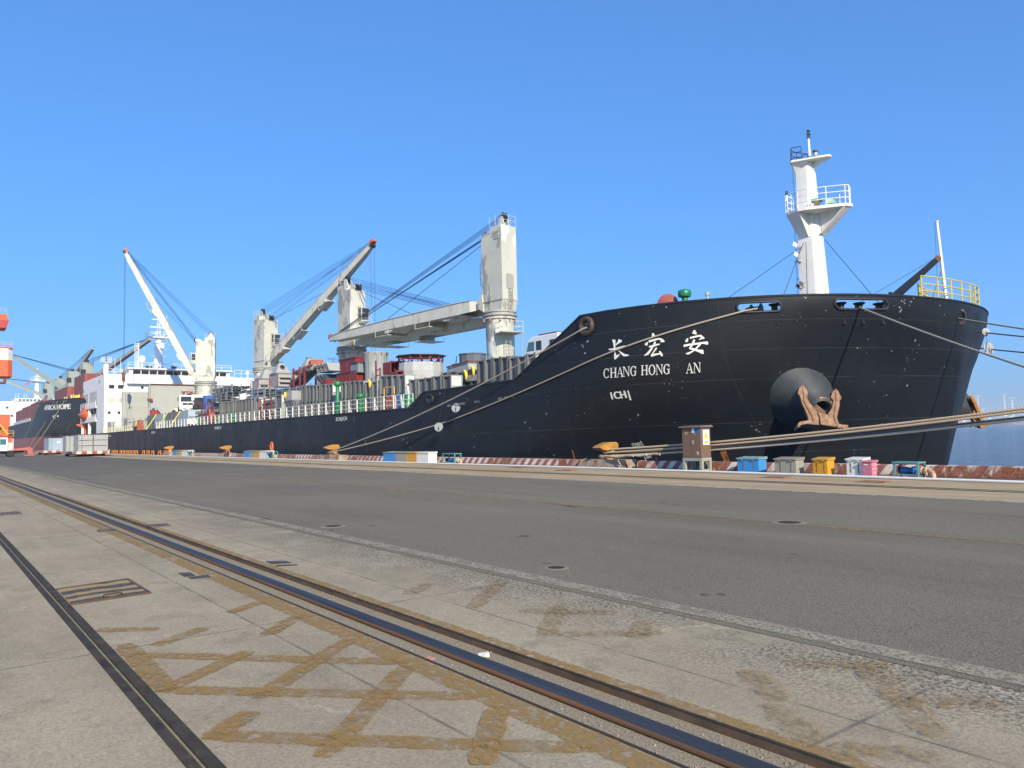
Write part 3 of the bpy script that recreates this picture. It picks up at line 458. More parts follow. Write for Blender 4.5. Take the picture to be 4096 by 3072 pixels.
# long fairlead slots cut through the bulwark: centre line (arc length) and half size
ARC = [0]
for a, b in zip(ts, ts[1:]): ARC.append(ARC[-1] + (colpt(len(cols) + ts.index(b), 7.4, -1) - colpt(len(cols) + ts.index(a), 7.4, -1)).length)
def arc_of(X):
    X0, L, q, p = hparm(7.4); t = math.asin(((X - X0) / L) ** (p / 2))
    for i in range(len(ts) - 1):
        if ts[i + 1] >= t: return ARC[i] + (ARC[i + 1] - ARC[i]) * (t - ts[i]) / (ts[i + 1] - ts[i])
def t_at(arc):
    for i in range(len(ts) - 1):
        if ARC[i + 1] >= arc: return ts[i] + (ts[i + 1] - ts[i]) * (arc - ARC[i]) / (ARC[i + 1] - ARC[i])
SLOTS = [(arc_of(-21.63), arc_of(-20.17), 7.375, .23), (arc_of(-18.65), arc_of(-17.39), 7.42, .24)]
def in_slot(s_, z):
    for a, b, zc, h in SLOTS:
        c_ = min(max(s_, a + h), b - h)
        if (s_ - c_) ** 2 + (z - zc) ** 2 < h * h: return True
    return False
nC = len(cols) + len(ts)
mb = MB()
def skip(i, j):
    ci = j - len(cols)
    if ci < 0 or zr[i] < 6.9: return False
    return in_slot((ARC[ci] + ARC[min(ci + 1, len(ARC) - 1)]) / 2, (zr[i] + zr[i + 1]) / 2)
mb.grid([[colpt(j, z, -1) for j in range(nC)] for z in zr], skip=skip)
mb.grid([[colpt(j, z, 1) for j in range(nC)][::-1] for z in zr[:20] + [7.4, 7.86]])
mb.hexa([(-193, YC - HB, -2.7), (-193.1, YC - HB, -2.7), (-193.1, YC + HB, -2.7), (-193, YC + HB, -2.7)], [(-193, YC - HB, 3.7), (-193.1, YC - HB, 3.7), (-193.1, YC + HB, 3.7), (-193, YC + HB, 3.7)])
HULL = mb.build('hull', HULLM, SHIP, smooth=30)
BLK = M('black_trim', (.018, .019, .021), .5, .3, 4, wear=[((.10, .06, .04), .66, (2, 2, 6), .1)])
# bulwark top rail
top = [Vector((x, YC - HB, ztop(x))) for x in (-47.0, -45.4, -35.2, -29.4)] + [colpt(len(cols) + i, 7.86, -1) for i in range(4, len(ts), 4)] + [Vector((-16.25, YC, 7.86))]
MB().pipe(top, .055, 6).build('bulwark_rail', BLK, SHIP, smooth=40)
top2 = [Vector((p.x, 2 * YC - p.y, p.z)) for p in top]
MB().pipe(top2, .055, 6).build('bulwark_rail', BLK, SHIP, smooth=40)
MB().pipe([(-193, YC - HB - .01, 3.7), (-47, YC - HB - .01, 3.7)], .06, 6).build('sheer_strake', BLK, SHIP, smooth=40)
def slotpt(t, z):
    X0, L, q, p = hparm(z); return hpt(X0 + L * math.sin(t) ** (2 / p), z, .02)
for a, b, zc, h in SLOTS:
    pts = []
    for k in range(9): an = R(-90 + 180 * k / 8); pts.append((b - h + h * math.cos(an), zc + h * math.sin(an)))
    for k in range(9): an = R(90 + 180 * k / 8); pts.append((a + h + h * math.cos(an), zc + h * math.sin(an)))
    P3 = []
    for s_, z in pts:
        P3.append(slotpt(t_at(s_), z))
    MB().pipe(P3, .062, 8, closed=True).build('fairlead_rim', BLK, SHIP, smooth=50)
# decks
DECKM = M('deck_paint', (.09, .075, .065), .8, .25, 1)
bow = [(X, YC - hbeam(X, 6.5) + .05, 6.55) for X in [-30, -27, -24, -22, -20.5, -19, -18.2, -17.6, -17.1, -16.8, -16.6]]
MB().add(bow + [(x, 2 * YC - y, z) for x, y, z in bow[::-1]], [list(range(2 * len(bow)))]).build('forecastle_deck', DECKM, SHIP)
MB().box(-30.1, -30, YC - HB + .05, YC + HB - .05, 3.7, 6.55).build('forecastle_bulkhead', M('bulkhead_red', (.20, .06, .045), .6), SHIP)
MB().box(-192.9, -30.1, YC - HB + .06, YC + HB - .06, 3.4, 3.62).build('main_deck', DECKM, SHIP)
HATM = M('hatch_paint', (.30, .31, .27), .6, .12, 1, wear=[(RUST, .68, (2, 2, 1), .1)])
for x0, x1 in ((-53, -34), (-84, -59), (-114, -90), (-145, -120)):
    MB().box(x0, x1, 31.4, 52.6, 3.62, 5.55).build('hatch_coaming', HATM, SHIP); MB().box(x0 - .3, x1 + .3, 31.1, 52.9, 5.56, 6.0).build('hatch_cover', HATM, SHIP)
# lettering on the hull
WPAINT = M('white_lettering', (.72, .73, .68), .6, .1, 6, wear=[((.12, .12, .12), .70, 9, .05)])
def poly_mark(polys, name, off=.006):
    mb = MB()
    for i, p in enumerate(polys): mb.add([hpt(x, z, off + .0012 * i) for x, z in p], [list(range(len(p)))])
    mb.build(name, WPAINT, HULL)
poly_mark(HULL_POLYS['zh'], 'name_lettering'); poly_mark(HULL_POLYS['lat'], 'name_lettering')
poly_mark(HULL_POLYS['bar'], 'hold_marking')
def hull_text(body, xa, za, xb, zb, h, bold=.012, name='hold_marking', lean=0):
    vs, fs = text_polys(body); x0 = min(v.x for v in vs); x1 = max(v.x for v in vs); y0 = min(v.y for v in vs); y1 = max(v.y for v in vs); mb = MB()
    for k, b in enumerate((-bold, 0, bold) if bold else (0,)):
        out = []
        for v in vs:
            u, w_ = (v.x - x0) / (x1 - x0), (v.y - y0) / (y1 - y0)
            out.append(hpt(xa + (xb - xa) * u + b + lean * w_, za + (zb - za) * u + h * w_, .006 + .0015 * k))
        mb.add(out, fs)
    mb.build(name, WPAINT, HULL)
hull_text('1CH', -27.66, 3.347, -26.86, 3.381, .36, .028)
hull_text('2CH|1CH', -59.59, 3.03, -57.5, 3.05, .40, .022); hull_text('3CH|2CH', -93.0, 3.0, -90.5, 3.0, .40, .03)
hull_text('4CH|3CH', -124.28, 2.98, -121.85, 2.98, .40, .03); hull_text('5CH', -157.6, 2.93, -155.0, 2.93, .35, .05)
hull_text('ITWBT', -27.55, .913, -27.1, .96, .15, .004, 'tank_marking'); hull_text('FPT', -27.12, .253, -26.88, .29, .12, .004, 'tank_marking')
mb = MB(); mb.add([hpt(x, z, .007) for x, z in ((-27.54, .885), (-27.06, .925), (-27.06, .94), (-27.54, .90))], [(0, 1, 2, 3)]); mb.add([hpt(x, z, .008) for x, z in ((-27.05, .92), (-27.025, .92), (-27.06, 1.19), (-27.085, 1.19))], [(0, 1, 2, 3)])
mb.add([hpt(x, z, .007) for x, z in ((-27.21, .1), (-27.18, .1), (-27.2, .36), (-27.23, .36))], [(0, 1, 2, 3)]); mb.build('tank_marking', WPAINT, HULL)
# round hawse holes, oval chock, freeing ports, discharge with rust
RIM = M('rusty_rim', (.045, .035, .03), .6, .3, 6, wear=[((.25, .09, .05), .55, 9, .15)])
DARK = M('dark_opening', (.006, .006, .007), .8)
def ring_hole(X, z, rx, rz, tube, name, parent=HULL, rimm=None, inner=DARK, n=22):
    pts = [hpt(X + rx * math.cos(2 * math.pi * i / n), z + rz * math.sin(2 * math.pi * i / n), tube * .6) for i in range(n)]
    rim = MB().pipe(pts, tube, 8, closed=True).build(name, rimm or RIM, parent, smooth=50)
    return rim, [hpt(X + rx * math.cos(2 * math.pi * i / n), z + rz * math.sin(2 * math.pi * i / n), .012) for i in range(n)]
rim, dp = ring_hole(-28.88, 7.23, .40, .40, .14, 'hawse_ring'); MB().add(dp, [list(range(len(dp)))]).build('opening', M('chock_inside', (.10, .055, .045), .7, .4, 9, wear=[((.45, .5, .55), .55, 7, .04)]), rim)
rim, dp = ring_hole(-44.5, 4.2, .38, .30, .10, 'oval_chock', rimm=BLK); MB().add(dp, [list(range(len(dp)))]).build('opening', M('chock_grey', (.07, .075, .08), .5, .5, 6), rim)
for X in (-32.26, -31.2, -30.09):
    rim, dp = ring_hole(X, 4.0, .20, .085, .022, 'freeing_port', rimm=BLK, n=12); MB().add(dp, [list(range(len(dp)))]).build('opening', DARK, rim)
for X, z, wd in ((-42.2, 3.66, .25), (-40.7, 3.72, .35), (-39.0, 3.76, .3), (-36.6, 3.84, .22), (-36.0, 3.86, .18), (-35.4, 3.88, .18)):
    MB().add([hpt(x, zz, .006) for x, zz in ((X - wd, z - .07), (X + wd, z - .07), (X + wd, z + .07), (X - wd, z + .07))], [(0, 1, 2, 3)]).build('freeing_slot', M('slot_grey', (.13, .125, .12), .6, .7, 3), HULL)
RSTK = worn_paint('rust_streak', (.40, .15, .035), .30, .2, 5, (.22, .08, .03))
rim, dp = ring_hole(-23.96, .80, .21, .17, .035, 'discharge_ring', rimm=BLK); MB().add(dp, [list(range(len(dp)))]).build('opening', DARK, rim)
for X, z, wd, h in ((-23.9, .62, .11, 1.2), (-30.95, .75, .045, 1.0), (-38.4, .35, .12, .5), (-38.4, .3, .1, .3)):
    MB().add([hpt(X - wd, z, .009), hpt(X + wd, z, .009), hpt(X + wd * .8, z - h, .009), hpt(X - wd * 1.1, z - h, .009)], [(0, 1, 2, 3)]).build('rust_stain', RSTK, HULL)
# anchor bolster and anchor, port and starboard
BOLM = M('bolster_paint', (.045, .05, .052), .5, .25, 2, wear=[((.34, .15, .04), .70, 2.4, .08), ((.45, .47, .47), .72, 7, .02)])
ANCM = M('anchor_rust', (.27, .155, .092), .85, .3, 5, wear=[((.15, .07, .035), .52, 7, .2), ((.40, .30, .20), .56, 5, .15), ((.20, .20, .19), .66, 3, .06)], bump=.5, bs=25)
ANCO = M('anchor_orange_rust', (.40, .16, .05), .85, .25, 5, bump=.5, bs=25)
def bolster(mir, shift=(0, 0, 0)):
    s_ = Vector(shift)
    def mv(p):
        p = Vector(p); return (Vector((p.x, 2 * YC - p.y, p.z)) if mir else p) + s_
    n = 36; tip = Vector((-19.286, 33.166, 2.617)); ax = Vector((.739, -.52, -.428)); a = Vector((.575, .818, 0)).normalized(); b = ax.cross(a); b = b if b.z > 0 else -b
    ring = lambda r_, o: [tip + ax * o + a * (r_ * math.cos(2 * math.pi * i / n)) + b * (r_ * .9 * math.sin(2 * math.pi * i / n)) for i in range(n)]
    base = [Vector(p) for p in BOLB]
    mid = [p + (q - p) * .82 for p, q in zip(base, ring(.56, .0))]
    rows = [base, mid, ring(.52, .02), ring(.50, .10), ring(.42, .14), ring(.36, .08), ring(.34, -.5)]
    mb = MB(); mb.grid([[mv(p) for p in r_ + r_[:1]] for r_ in rows])
    bo = mb.build('anchor_bolster', BOLM, HULL, smooth=40)
    MB().add([mv(p) for p in ring(.345, -.35)], [list(range(n))]).build('hawse_pipe', DARK, bo)
    MB().pipe([mv(p) for p in ring(.50, .0)], .07, 8, True).build('hawse_lip', M('lip_paint', (.05, .05, .05), .5, .3, 3, wear=[((.45, .19, .04), .5, 2.2, .08)]), bo, smooth=50)
    e = empty('anchor', mv((-19.0, 32.8, 1.7)), SHIP); AN = Vector((.758, -.534, .375)); q = lambda p: mv(Vector(p) + (Vector((0, 0, 0))))
    m_ = ANCO if mir else ANCM; nv = Vector((AN.x, -AN.y if mir else AN.y, AN.z))
    for k_, nm, th, o in (('fluke_a', 'fluke', .17, 0), ('fluke_b', 'fluke', .17, 0), ('pad_a', 'tripping_palm', .5, .05), ('pad_b', 'tripping_palm', .5, .05), ('crown', 'crown', .55, .09)):
        P = [q(p) + nv * o for p in ANCH[k_]]; MB().prism(P, -nv * th).build(nm, m_, e, bevel=.03)
    for rg in (RIDGE_A, RIDGE_B):
        P = [q(p) + nv * .01 for p in rg]; MB().pipe(P, [.015, .05, .06, .065, .07, .05], 8).build('fluke_rib', m_, e, smooth=50)
    s0, s1 = (Vector(p) for p in SHANK); MB().beam(q(s0 - AN * .5 + Vector((-.3, .1, .45))), q(s1 + AN * .02), .26, .16, .3, .16, up=(.3, -.9, .2)).build('shank', m_, e, bevel=.02)
bolster(False); bolster(True, (-.35, -.35, -.05))
# bow fairlead near the stem
mb = MB(); rows = []
for r_, o in ((.36, -.02), (.34, .12), (.22, .16), (.20, -.1)):
    rows.append([Vector((-16.42, 41.6, 7.12)) + Vector((o, -o * .3, 0)) + Vector((-.45, -.9, 0)).normalized() * (r_ * .95 * math.cos(2 * math.pi * i / 20)) + Vector((0, 0, r_ * 1.25 * math.sin(2 * math.pi * i / 20))) for i in range(21)])
mb.grid(rows); mb.build('stem_fairlead', RIM, HULL, smooth=50)
# ---------------------------------------------------------------- bow fittings: rollers, vents, foremast, jack staff, davit, yellow rail
WHM = M('white_paint', (.78, .78, .74), .45, .06, 2, wear=[((.62, .55, .40), .60, (2, 2, .5), .2), (RUST, .74, (3, 3, .7), .06)])
GRN = M('green_paint', (.012, .19, .075), .4, .15, 3, wear=[((.05, .10, .05), .7, 6, .1)])
BLKD = M('roller_black', (.02, .02, .022), .5, .3, 6)
YEL = M('yellow_rail', (.62, .46, .03), .5, .15, 4, wear=[((.35, .17, .05), .66, 6, .1)])
def roller(x, y):
    e = empty('fairlead_roller', (x, y, 6.55), SHIP)
    MB().box(x - .3, x + .3, y - .3, y + .3, 6.5, 6.72).build('roller_base', BLKD, e)
    MB().lathe([(.16, 0), (.16, .45), (.24, .62), (.16, .7), (.14, .82), (.16, .9), (.27, .97), (.27, 1.02), (.1, 1.05)], (x, y, 6.55), 20).build('roller_drum', BLKD, e, smooth=40)
def inset(X, d): p = hpt(X, 7.3); n = hnrm(X, 7.3); n.z = 0; n.normalize(); return p - n * d
for X in (-20.3, -18.35, -17.88, -17.42): p = inset(X, .5); roller(p.x, p.y)
p = inset(-21.0, .6); e = empty('mooring_winch', (p.x, p.y, 6.55), SHIP)
MB().box(p.x - .7, p.x + .35, p.y - .2, p.y + .5, 6.55, 7.2).build('winch_bed', M('winch_rust', (.09, .04, .03), .7, .4, 8), e); MB().lathe([(.3, -.25), (.3, -.2), (.18, -.18), (.18, .18), (.3, .2), (.3, .25)], (p.x + .1, p.y + .1, 7.32), 18, axis=(1, .3, 0)).build('winch_drum', BLKD, e, smooth=40)
MB().obox((p.x - .28, p.y, 7.42), (.25, .2, .16), .3).build('winch_cover', M('winch_yellow', (.6, .42, .02), .5), e)
# vents on the forecastle
def mushroom(x, y, z, h, r_, head, name='mushroom_vent', mat_=None):
    e = empty(name, (x, y, z), SHIP); mat_ = mat_ or GRN
    MB().lathe([(r_ * 1.5, 0), (r_ * 1.5, .05), (r_, .06), (r_, h * .45), (r_ * 1.25, h * .47), (r_ * 1.25, h * .52), (r_, h * .54), (r_, h)], (x, y, z), 18).build('vent_stem', mat_, e, smooth=40)
    MB().lathe([(r_, h - .05), (head * .9, h), (head, h + head * .25), (head, h + head * .8), (head * .85, h + head * 1.0), (head * .35, h + head * 1.15), (.01, h + head * 1.18)], (x, y, z), 20).build('vent_head', mat_, e, smooth=40)
mushroom(-24.35, 29.9, 6.55, 1.75, .15, .33)
RED = M('red_paint', (.26, .035, .025), .5, .15, 3, wear=[((.13, .03, .02), .6, 5, .2)])
e = empty('rope_reel', (-25.2, 30.0, 6.55), SHIP)
MB().lathe([(.52, 0), (.56, .02), (.56, .1), (.52, .12)], (-25.3, 29.75, 8.02), 30, axis=(.35, -.9, 0)).build('reel_flange', M('reel_red', (.36, .10, .08), .55), e, smooth=40)
MB().lathe([(.2, 0), (.2, .8)], (-25.3, 29.75, 8.02), 14, axis=(-.35, .9, 0)).build('reel_drum', BLKD, e, smooth=40)
MB().beam((-25.3, 29.9, 6.55), (-25.3, 29.9, 8.02), .1, .2).build('reel_stand', RED, e)
e = empty('air_pipe', (-23.2, 30.2, 6.55), SHIP); PG = M('pipe_grey', (.42, .42, .36), .5)
MB().tube((-23.2, 30.2, 6.55), (-23.2, 30.2, 8.2), .055).build('pipe_stem', PG, e, smooth=40); MB().tube((-23.2, 30.2, 8.2), (-23.2, 30.2, 8.36), .10).tube((-23.3, 30.2, 8.25), (-23.05, 30.2, 8.3), .04).build('pipe_head', PG, e, smooth=40)
e = empty('air_pipe', (-28.9, 28.3, 6.5), SHIP); MB().pipe([(-29.9, 27.9, 6.6), (-29.9, 27.9, 7.6), (-29.85, 27.9, 7.75), (-29.7, 27.9, 7.78), (-29.62, 27.9, 7.65)], .09, 8).build('pipe_stem', M('pipe_cream', (.55, .55, .45), .5), e, smooth=50)
# foremast
FM = empty('foremast', (-24.2, 41, 6.55), SHIP)
def stad(xa, xb, r_, z, n=10):   # stadium outline: flat sides along X, rounded toward the bow
    pts = [(xa, 41 + r_, z), (xa, 41 - r_, z)]
    return pts + [(xb - r_ + r_ * math.sin(R(180 * i / n)), 41 - r_ * math.cos(R(180 * i / n)), z) for i in range(n + 1)]
secs = [(-25.45, -22.95, .60, 6.55), (-25.45, -23.0, .58, 8.5), (-25.42, -23.25, .54, 12.9), (-25.40, -23.55, .48, 15.0), (-25.38, -23.72, .45, 18.35)]
MB().grid([[Vector(p) for p in stad(*s)] + [Vector(stad(*s)[0])] for s in secs]).build('mast_column', WHM, FM, smooth=35)
def plat(name, outline, z, th, gz, gx0, gx1):
    o = MB().prism([(x, y, z) for x, y in outline], (0, 0, th)).build(name, WHM, FM)
    return o
p1_ = [(-25.85, 39.7), (-24.1, 39.45), (-23.3, 39.55), (-21.55, 40.75), (-21.45, 41.25), (-23.3, 42.45), (-25.85, 42.3)]
lp = plat('mast_platform', p1_, 14.05, .16, 0, 0, 0)
mb = MB()                                                     # brackets under the lower platform
mb.prism([(-23.4, 40.97, 14.05), (-21.6, 40.97, 14.05), (-23.15, 40.97, 12.75)], (0, .06, 0)); mb.prism([(-24.1, 40.5, 14.05), (-24.1, 39.5, 14.05), (-24.1, 40.45, 12.7)], (.06, 0, 0))
mb.prism([(-25.4, 40.6, 14.05), (-25.4, 39.8, 14.05), (-25.4, 40.5, 13.1)], (.06, 0, 0)); mb.prism([(-21.6, 40.7, 14.05), (-21.5, 41.2, 14.05), (-23.1, 41.3, 12.8), (-23.1, 40.7, 12.8)], (-.05, 0, .06))
mb.prism([(-25.85, 39.75, 14.05), (-24.1, 39.5, 14.05), (-24.1, 40.45, 12.75), (-25.42, 40.45, 12.95)], (0, .05, 0)); mb.build('platform_bracket', WHM, lp)
def rails(name, pts, z, hs, r_, mat_, parent, posts=True, closed=False):
    mb = MB()
    for h in hs: mb.pipe([(x, y, z + h) for x, y in pts], r_, 6, closed)
    if posts:
        for x, y in pts: mb.tube((x, y, z), (x, y, z + hs[0]), r_ * 1.1, n=6)
    return mb.build(name, mat_, parent, smooth=40)
rails('platform_railing', [(-23.2, 39.6), (-22.4, 40.15), (-21.6, 40.75), (-21.5, 41.0), (-21.6, 41.3), (-22.6, 42.0)], 14.2, (1.05, .7, .35), .025, WHM, lp)
rails('platform_railing', [(-23.2, 39.6), (-24.1, 39.5), (-25.0, 39.6), (-25.85, 39.72), (-25.9, 40.6), (-25.85, 42.2)], 14.2, (1.05, .7, .35), .022, WHM, lp)
e = empty('navigation_light', (-25.8, 39.85, 14.2), FM); MB().tube((-25.8, 39.85, 14.2), (-25.8, 39.85, 15.35), .075).build('light_post', WHM, e, smooth=40); MB().tube((-25.8, 39.85, 15.35), (-25.8, 39.85, 15.39), .16).tube((-25.8, 39.85, 15.39), (-25.8, 39.85, 15.68), .10).build('light_lamp', BLKD, e, smooth=40)
e = empty('searchlight', (-23.0, 40.5, 14.2), FM); MB().obox((-23.05, 40.3, 14.38), (.3, .25, .3), .3).build('light_mount', M('mount_rust', (.25, .12, .08), .7, .4, 9), e); MB().tube((-23.25, 40.1, 14.62), (-22.85, 40.5, 14.68), .14).build('light_lamp', M('lamp_green', (.12, .26, .18), .5, .5, 6), e, smooth=40)
MB().hexa([(-22.6, 40.3, 14.2), (-22.1, 40.7, 14.2), (-22.1, 41, 14.2), (-22.6, 41, 14.2)], [(-22.55, 40.4, 14.72), (-22.3, 40.75, 14.6), (-22.3, 41, 14.6), (-22.55, 41, 14.72)]).build('horn_box', M('horn_green', (.25, .42, .33), .5), FM)
p2_ = [(-25.75, 40.3), (-25.2, 39.95), (-23.0, 40.55), (-22.55, 40.8), (-22.45, 41.0), (-22.55, 41.25), (-25.2, 42.05), (-25.75, 41.7)]
up = plat('mast_platform', p2_, 18.35, .13, 0, 0, 0)
mb = MB(); mb.prism([(-23.6, 40.97, 18.35), (-22.6, 40.97, 18.35), (-23.72, 40.97, 17.55)], (0, .06, 0)); mb.prism([(-25.7, 40.35, 18.35), (-25.2, 40.0, 18.35), (-23.6, 40.45, 18.35), (-24.3, 40.56, 17.9), (-25.38, 40.56, 17.2)], (0, .05, 0)); mb.build('platform_bracket', WHM, up)
NAVY = M('navy_rail', (.02, .035, .12), .5)
rails('platform_railing', [(-24.3, 40.3), (-25.2, 40.05), (-25.68, 40.35), (-25.7, 41), (-25.2, 41.8)], 18.48, (1.0, .6, .2), .03, NAVY, up)
rails('platform_railing', [(-24.9, 40.9), (-24.5, 40.6), (-24.0, 40.75)], 18.48, (.45, .2), .03, NAVY, up)
e = empty('mast_pole', (-24.0, 41, 18.48), FM); MB().tube((-23.95, 40.9, 18.48), (-24.0, 40.9, 20.2), .11, .085).build('pole', WHM, e, smooth=40)
MB().lathe([(.16, 0), (.16, .04), (.11, .05), (.1, .25), (.17, .28), (.17, .32), (.1, .34), (.1, .5), (.15, .53), (.13, .6), (.06, .66)], (-24.0, 40.9, 20.2), 16).build('masthead_lamp', BLKD, e, smooth=40)
e = empty('navigation_light', (-23.2, 40.8, 18.48), FM); MB().tube((-23.25, 40.75, 18.48), (-23.25, 40.75, 18.62), .1).tube((-23.25, 40.75, 18.9), (-23.25, 40.75, 19.02), .15).build('light_post', BLKD, e, smooth=40); MB().tube((-23.25, 40.75, 18.62), (-23.25, 40.75, 18.9), .11).build('light_lamp', M('lamp_glass', (.45, .42, .38), .3), e, smooth=40)
def ladder(name, x, y, z0, z1, parent, mat_, cage=True, off=(-.28, 0)):
    mb = MB()
    for s_ in (-.2, .2): mb.tube((x, y + s_, z0), (x, y + s_, z1), .022, n=6)
    z = z0
    while z < z1: mb.tube((x, y - .2, z), (x, y + .2, z), .014, n=5); z += .32
    mb.build(name, mat_, parent, smooth=40)
    if cage:
        mb = MB(); z = z0 + .6
        while z < z1: mb.pipe([(x, y - .24, z), (x - .38, y - .28, z), (x - .62, y, z), (x - .38, y + .28, z), (x, y + .24, z)], .022, 5); z += 1.1
        for yy, xx in ((-.28, -.38), (0, -.62), (.28, -.38)): mb.tube((x + xx, y + yy, z0 + .6), (x + xx, y + yy, z1), .015, n=5)
        mb.build('ladder_cage', mat_, parent, smooth=40)
LADM = M('ladder_paint', (.50, .53, .53), .5, .2, 5)
ladder('mast_ladder', -25.7, 41, 6.55, 13.9, FM, LADM); ladder('mast_ladder', -25.6, 41, 14.2, 18.0, FM, WHM)
for z, rot in ((11.9, .3), (11.0, .1), (10.9, .1), (8.5, .1)): pass
FLM = M('floodlight_grey', (.38, .38, .34), .5)
for x, y, z, nm in ((-25.3, 40.15, 12.35, 'floodlight'), (-25.15, 40.1, 11.75, 'floodlight'), (-25.3, 40.2, 9.9, 'floodlight'), (-24.85, 40.2, 10.0, 'floodlight')):
    e = empty(nm, (x, y, z), FM); MB().pipe([(x + .1, y + .3, z - .1), (x + .05, y + .1, z - .12), (x, y, z)], .03, 6).build('light_arm', FLM, e); MB().obox((x - .05, y - .05, z), (.30, .16, .24), .5, 0, .5).build('light_lamp', BLKD if z < 11 else WHM, e)
for z in (11.35, 8.7): MB().prism([(-25.75, 40.2, z), (-25.1, 40.15, z), (-25.0, 40.45, z - .02), (-25.6, 40.5, z)], (0, 0, .04)).build('mast_step', FLM, FM)
MB().pipe([(-23.4, 40.2, 7.5), (-23.4, 40.2, 8.05), (-23.2, 40.1, 8.12), (-22.4, 39.9, 8.12), (-22.25, 39.88, 8.05), (-22.25, 39.88, 7.4)], .035, 6).build('mast_guard', M('cream', (.55, .53, .42), .5), FM, smooth=50)
WIRE = M('wire_rope', (.025, .03, .04), .5, .2, 5)
for a, b in (((-24.2, 40.4, 12.2), (-28.6, 34.2, 7.2)), ((-24.0, 40.3, 12.4), (-25.2, 38.2, 7.0)), ((-23.85, 40.3, 12.4), (-22.9, 38.5, 7.0)), ((-23.1, 41, 12.5), (-18.6, 39.0, 7.2))):
    MB().tube(a, b, .018, n=5).build('stay_wire', WIRE, FM)
def mast_fit(o):                       # the column is slimmer and the head shorter than first drawn
    if o.type == 'MESH':
        o0 = wloc(o.parent)
        for v in o.data.vertices:
            p = v.co + o0
            if p.x < -23.4 and not o.name.startswith('stay_wire'): p.x = -23.4 + (p.x + 23.4) * .52
            elif p.x < -24.2: pass
            if p.z > 18.35: p.z = 17.2 + (p.z - 18.35) * .78
            elif p.z > 15.3: p.z = 15.3 + (p.z - 15.3) * .623
            v.co = p - o0
    for ch in [x for x in COL.objects if x.parent == o]: mast_fit(ch)
mast_fit(FM)
# jack staff, davit, yellow bow rail
e = empty('jack_staff', (-16.9, 41.6, 6.55), SHIP); MB().tube((-16.9, 41.6, 6.55), (-17.2, 41.6, 12.2), .10, .065).build('staff_pole', WHM, e, smooth=40); MB().tube((-17.2, 41.6, 12.2), (-17.2, 41.6, 12.25), .10).build('staff_cap', WHM, e)
MB().tube((-17.3, 41.6, 12.2), (-17.35, 41.5, 7.0), .008, n=4).build('halyard', WIRE, e); MB().tube((-17.1, 41.6, 9.7), (-17.6, 40.7, 7.3), .012, n=4).build('stay_wire', WIRE, e)
DAVM = M('davit_navy', (.018, .022, .035), .5, .25, 4, wear=[(RUST, .72, 5, .06)])
e = empty('bow_davit', (-20.4, 40.9, 6.55), SHIP); MB().beam((-20.5, 40.2, 7.3), (-17.15, 41.2, 10.15), .26, .52, .2, .24).build('davit_boom', DAVM, e); MB().lathe([(.16, -.06), (.16, .06)], (-17.1, 41.2, 10.2), 16, axis=(.2, -.95, 0)).build('davit_sheave', M('sheave_rust', (.25, .12, .06), .7), e, smooth=40)
MB().tube((-20.95, 40.05, 6.55), (-20.9, 40.05, 8.35), .11).build('davit_post', DAVM, e, smooth=40); MB().tube((-20.9, 40.05, 8.3), (-17.15, 41.2, 10.28), .012, n=4).build('davit_wire', WIRE, e)
MB().obox((-19.3, 40.55, 8.55), (.14, .2, .4), .2).build('davit_hook', DAVM, e)
yr = [Vector((x, y, 7.86)) for x, y in ((-16.8, 38.5), (-16.55, 39.7), (-16.42, 40.9), (-16.37, 42.0), (-16.37, 43.0), (-16.43, 43.8), (-16.52, 44.5), (-17.2, 45.6))]
ye = empty('bow_railing', (-16.2, 41, 7.86), SHIP)
mb = MB()
for h in (1.1, .72, .36): mb.pipe([p + Vector((0, 0, h)) for p in yr], .03, 6)
mb.build('rail', YEL, ye, smooth=40)
for p in yr: MB().beam(p + Vector((0, 0, -.3)), p + Vector((0, 0, 1.1)), .10, .03, up=(1, 0, 0)).build('railing_post', YEL, ye)
yi = [Vector((-17.0, 38.6, 7.86)), Vector((-17.3, 39.4, 7.86)), Vector((-17.5, 40.6, 7.86)), Vector((-17.4, 42.2, 7.86))]
mb = MB()
for h in (.75, .4): mb.pipe([p + Vector((0, 0, h)) for p in yi], .03, 6)
mb.beam(yi[1], yi[2] + Vector((0, 0, .75)), .05, .03); mb.build('rail', YEL, ye, smooth=40)
for p in yi: MB().beam(p + Vector((0, 0, -1.2)), p + Vector((0, 0, .75)), .10, .03, up=(1, 0, 0)).build('railing_post', YEL, ye)
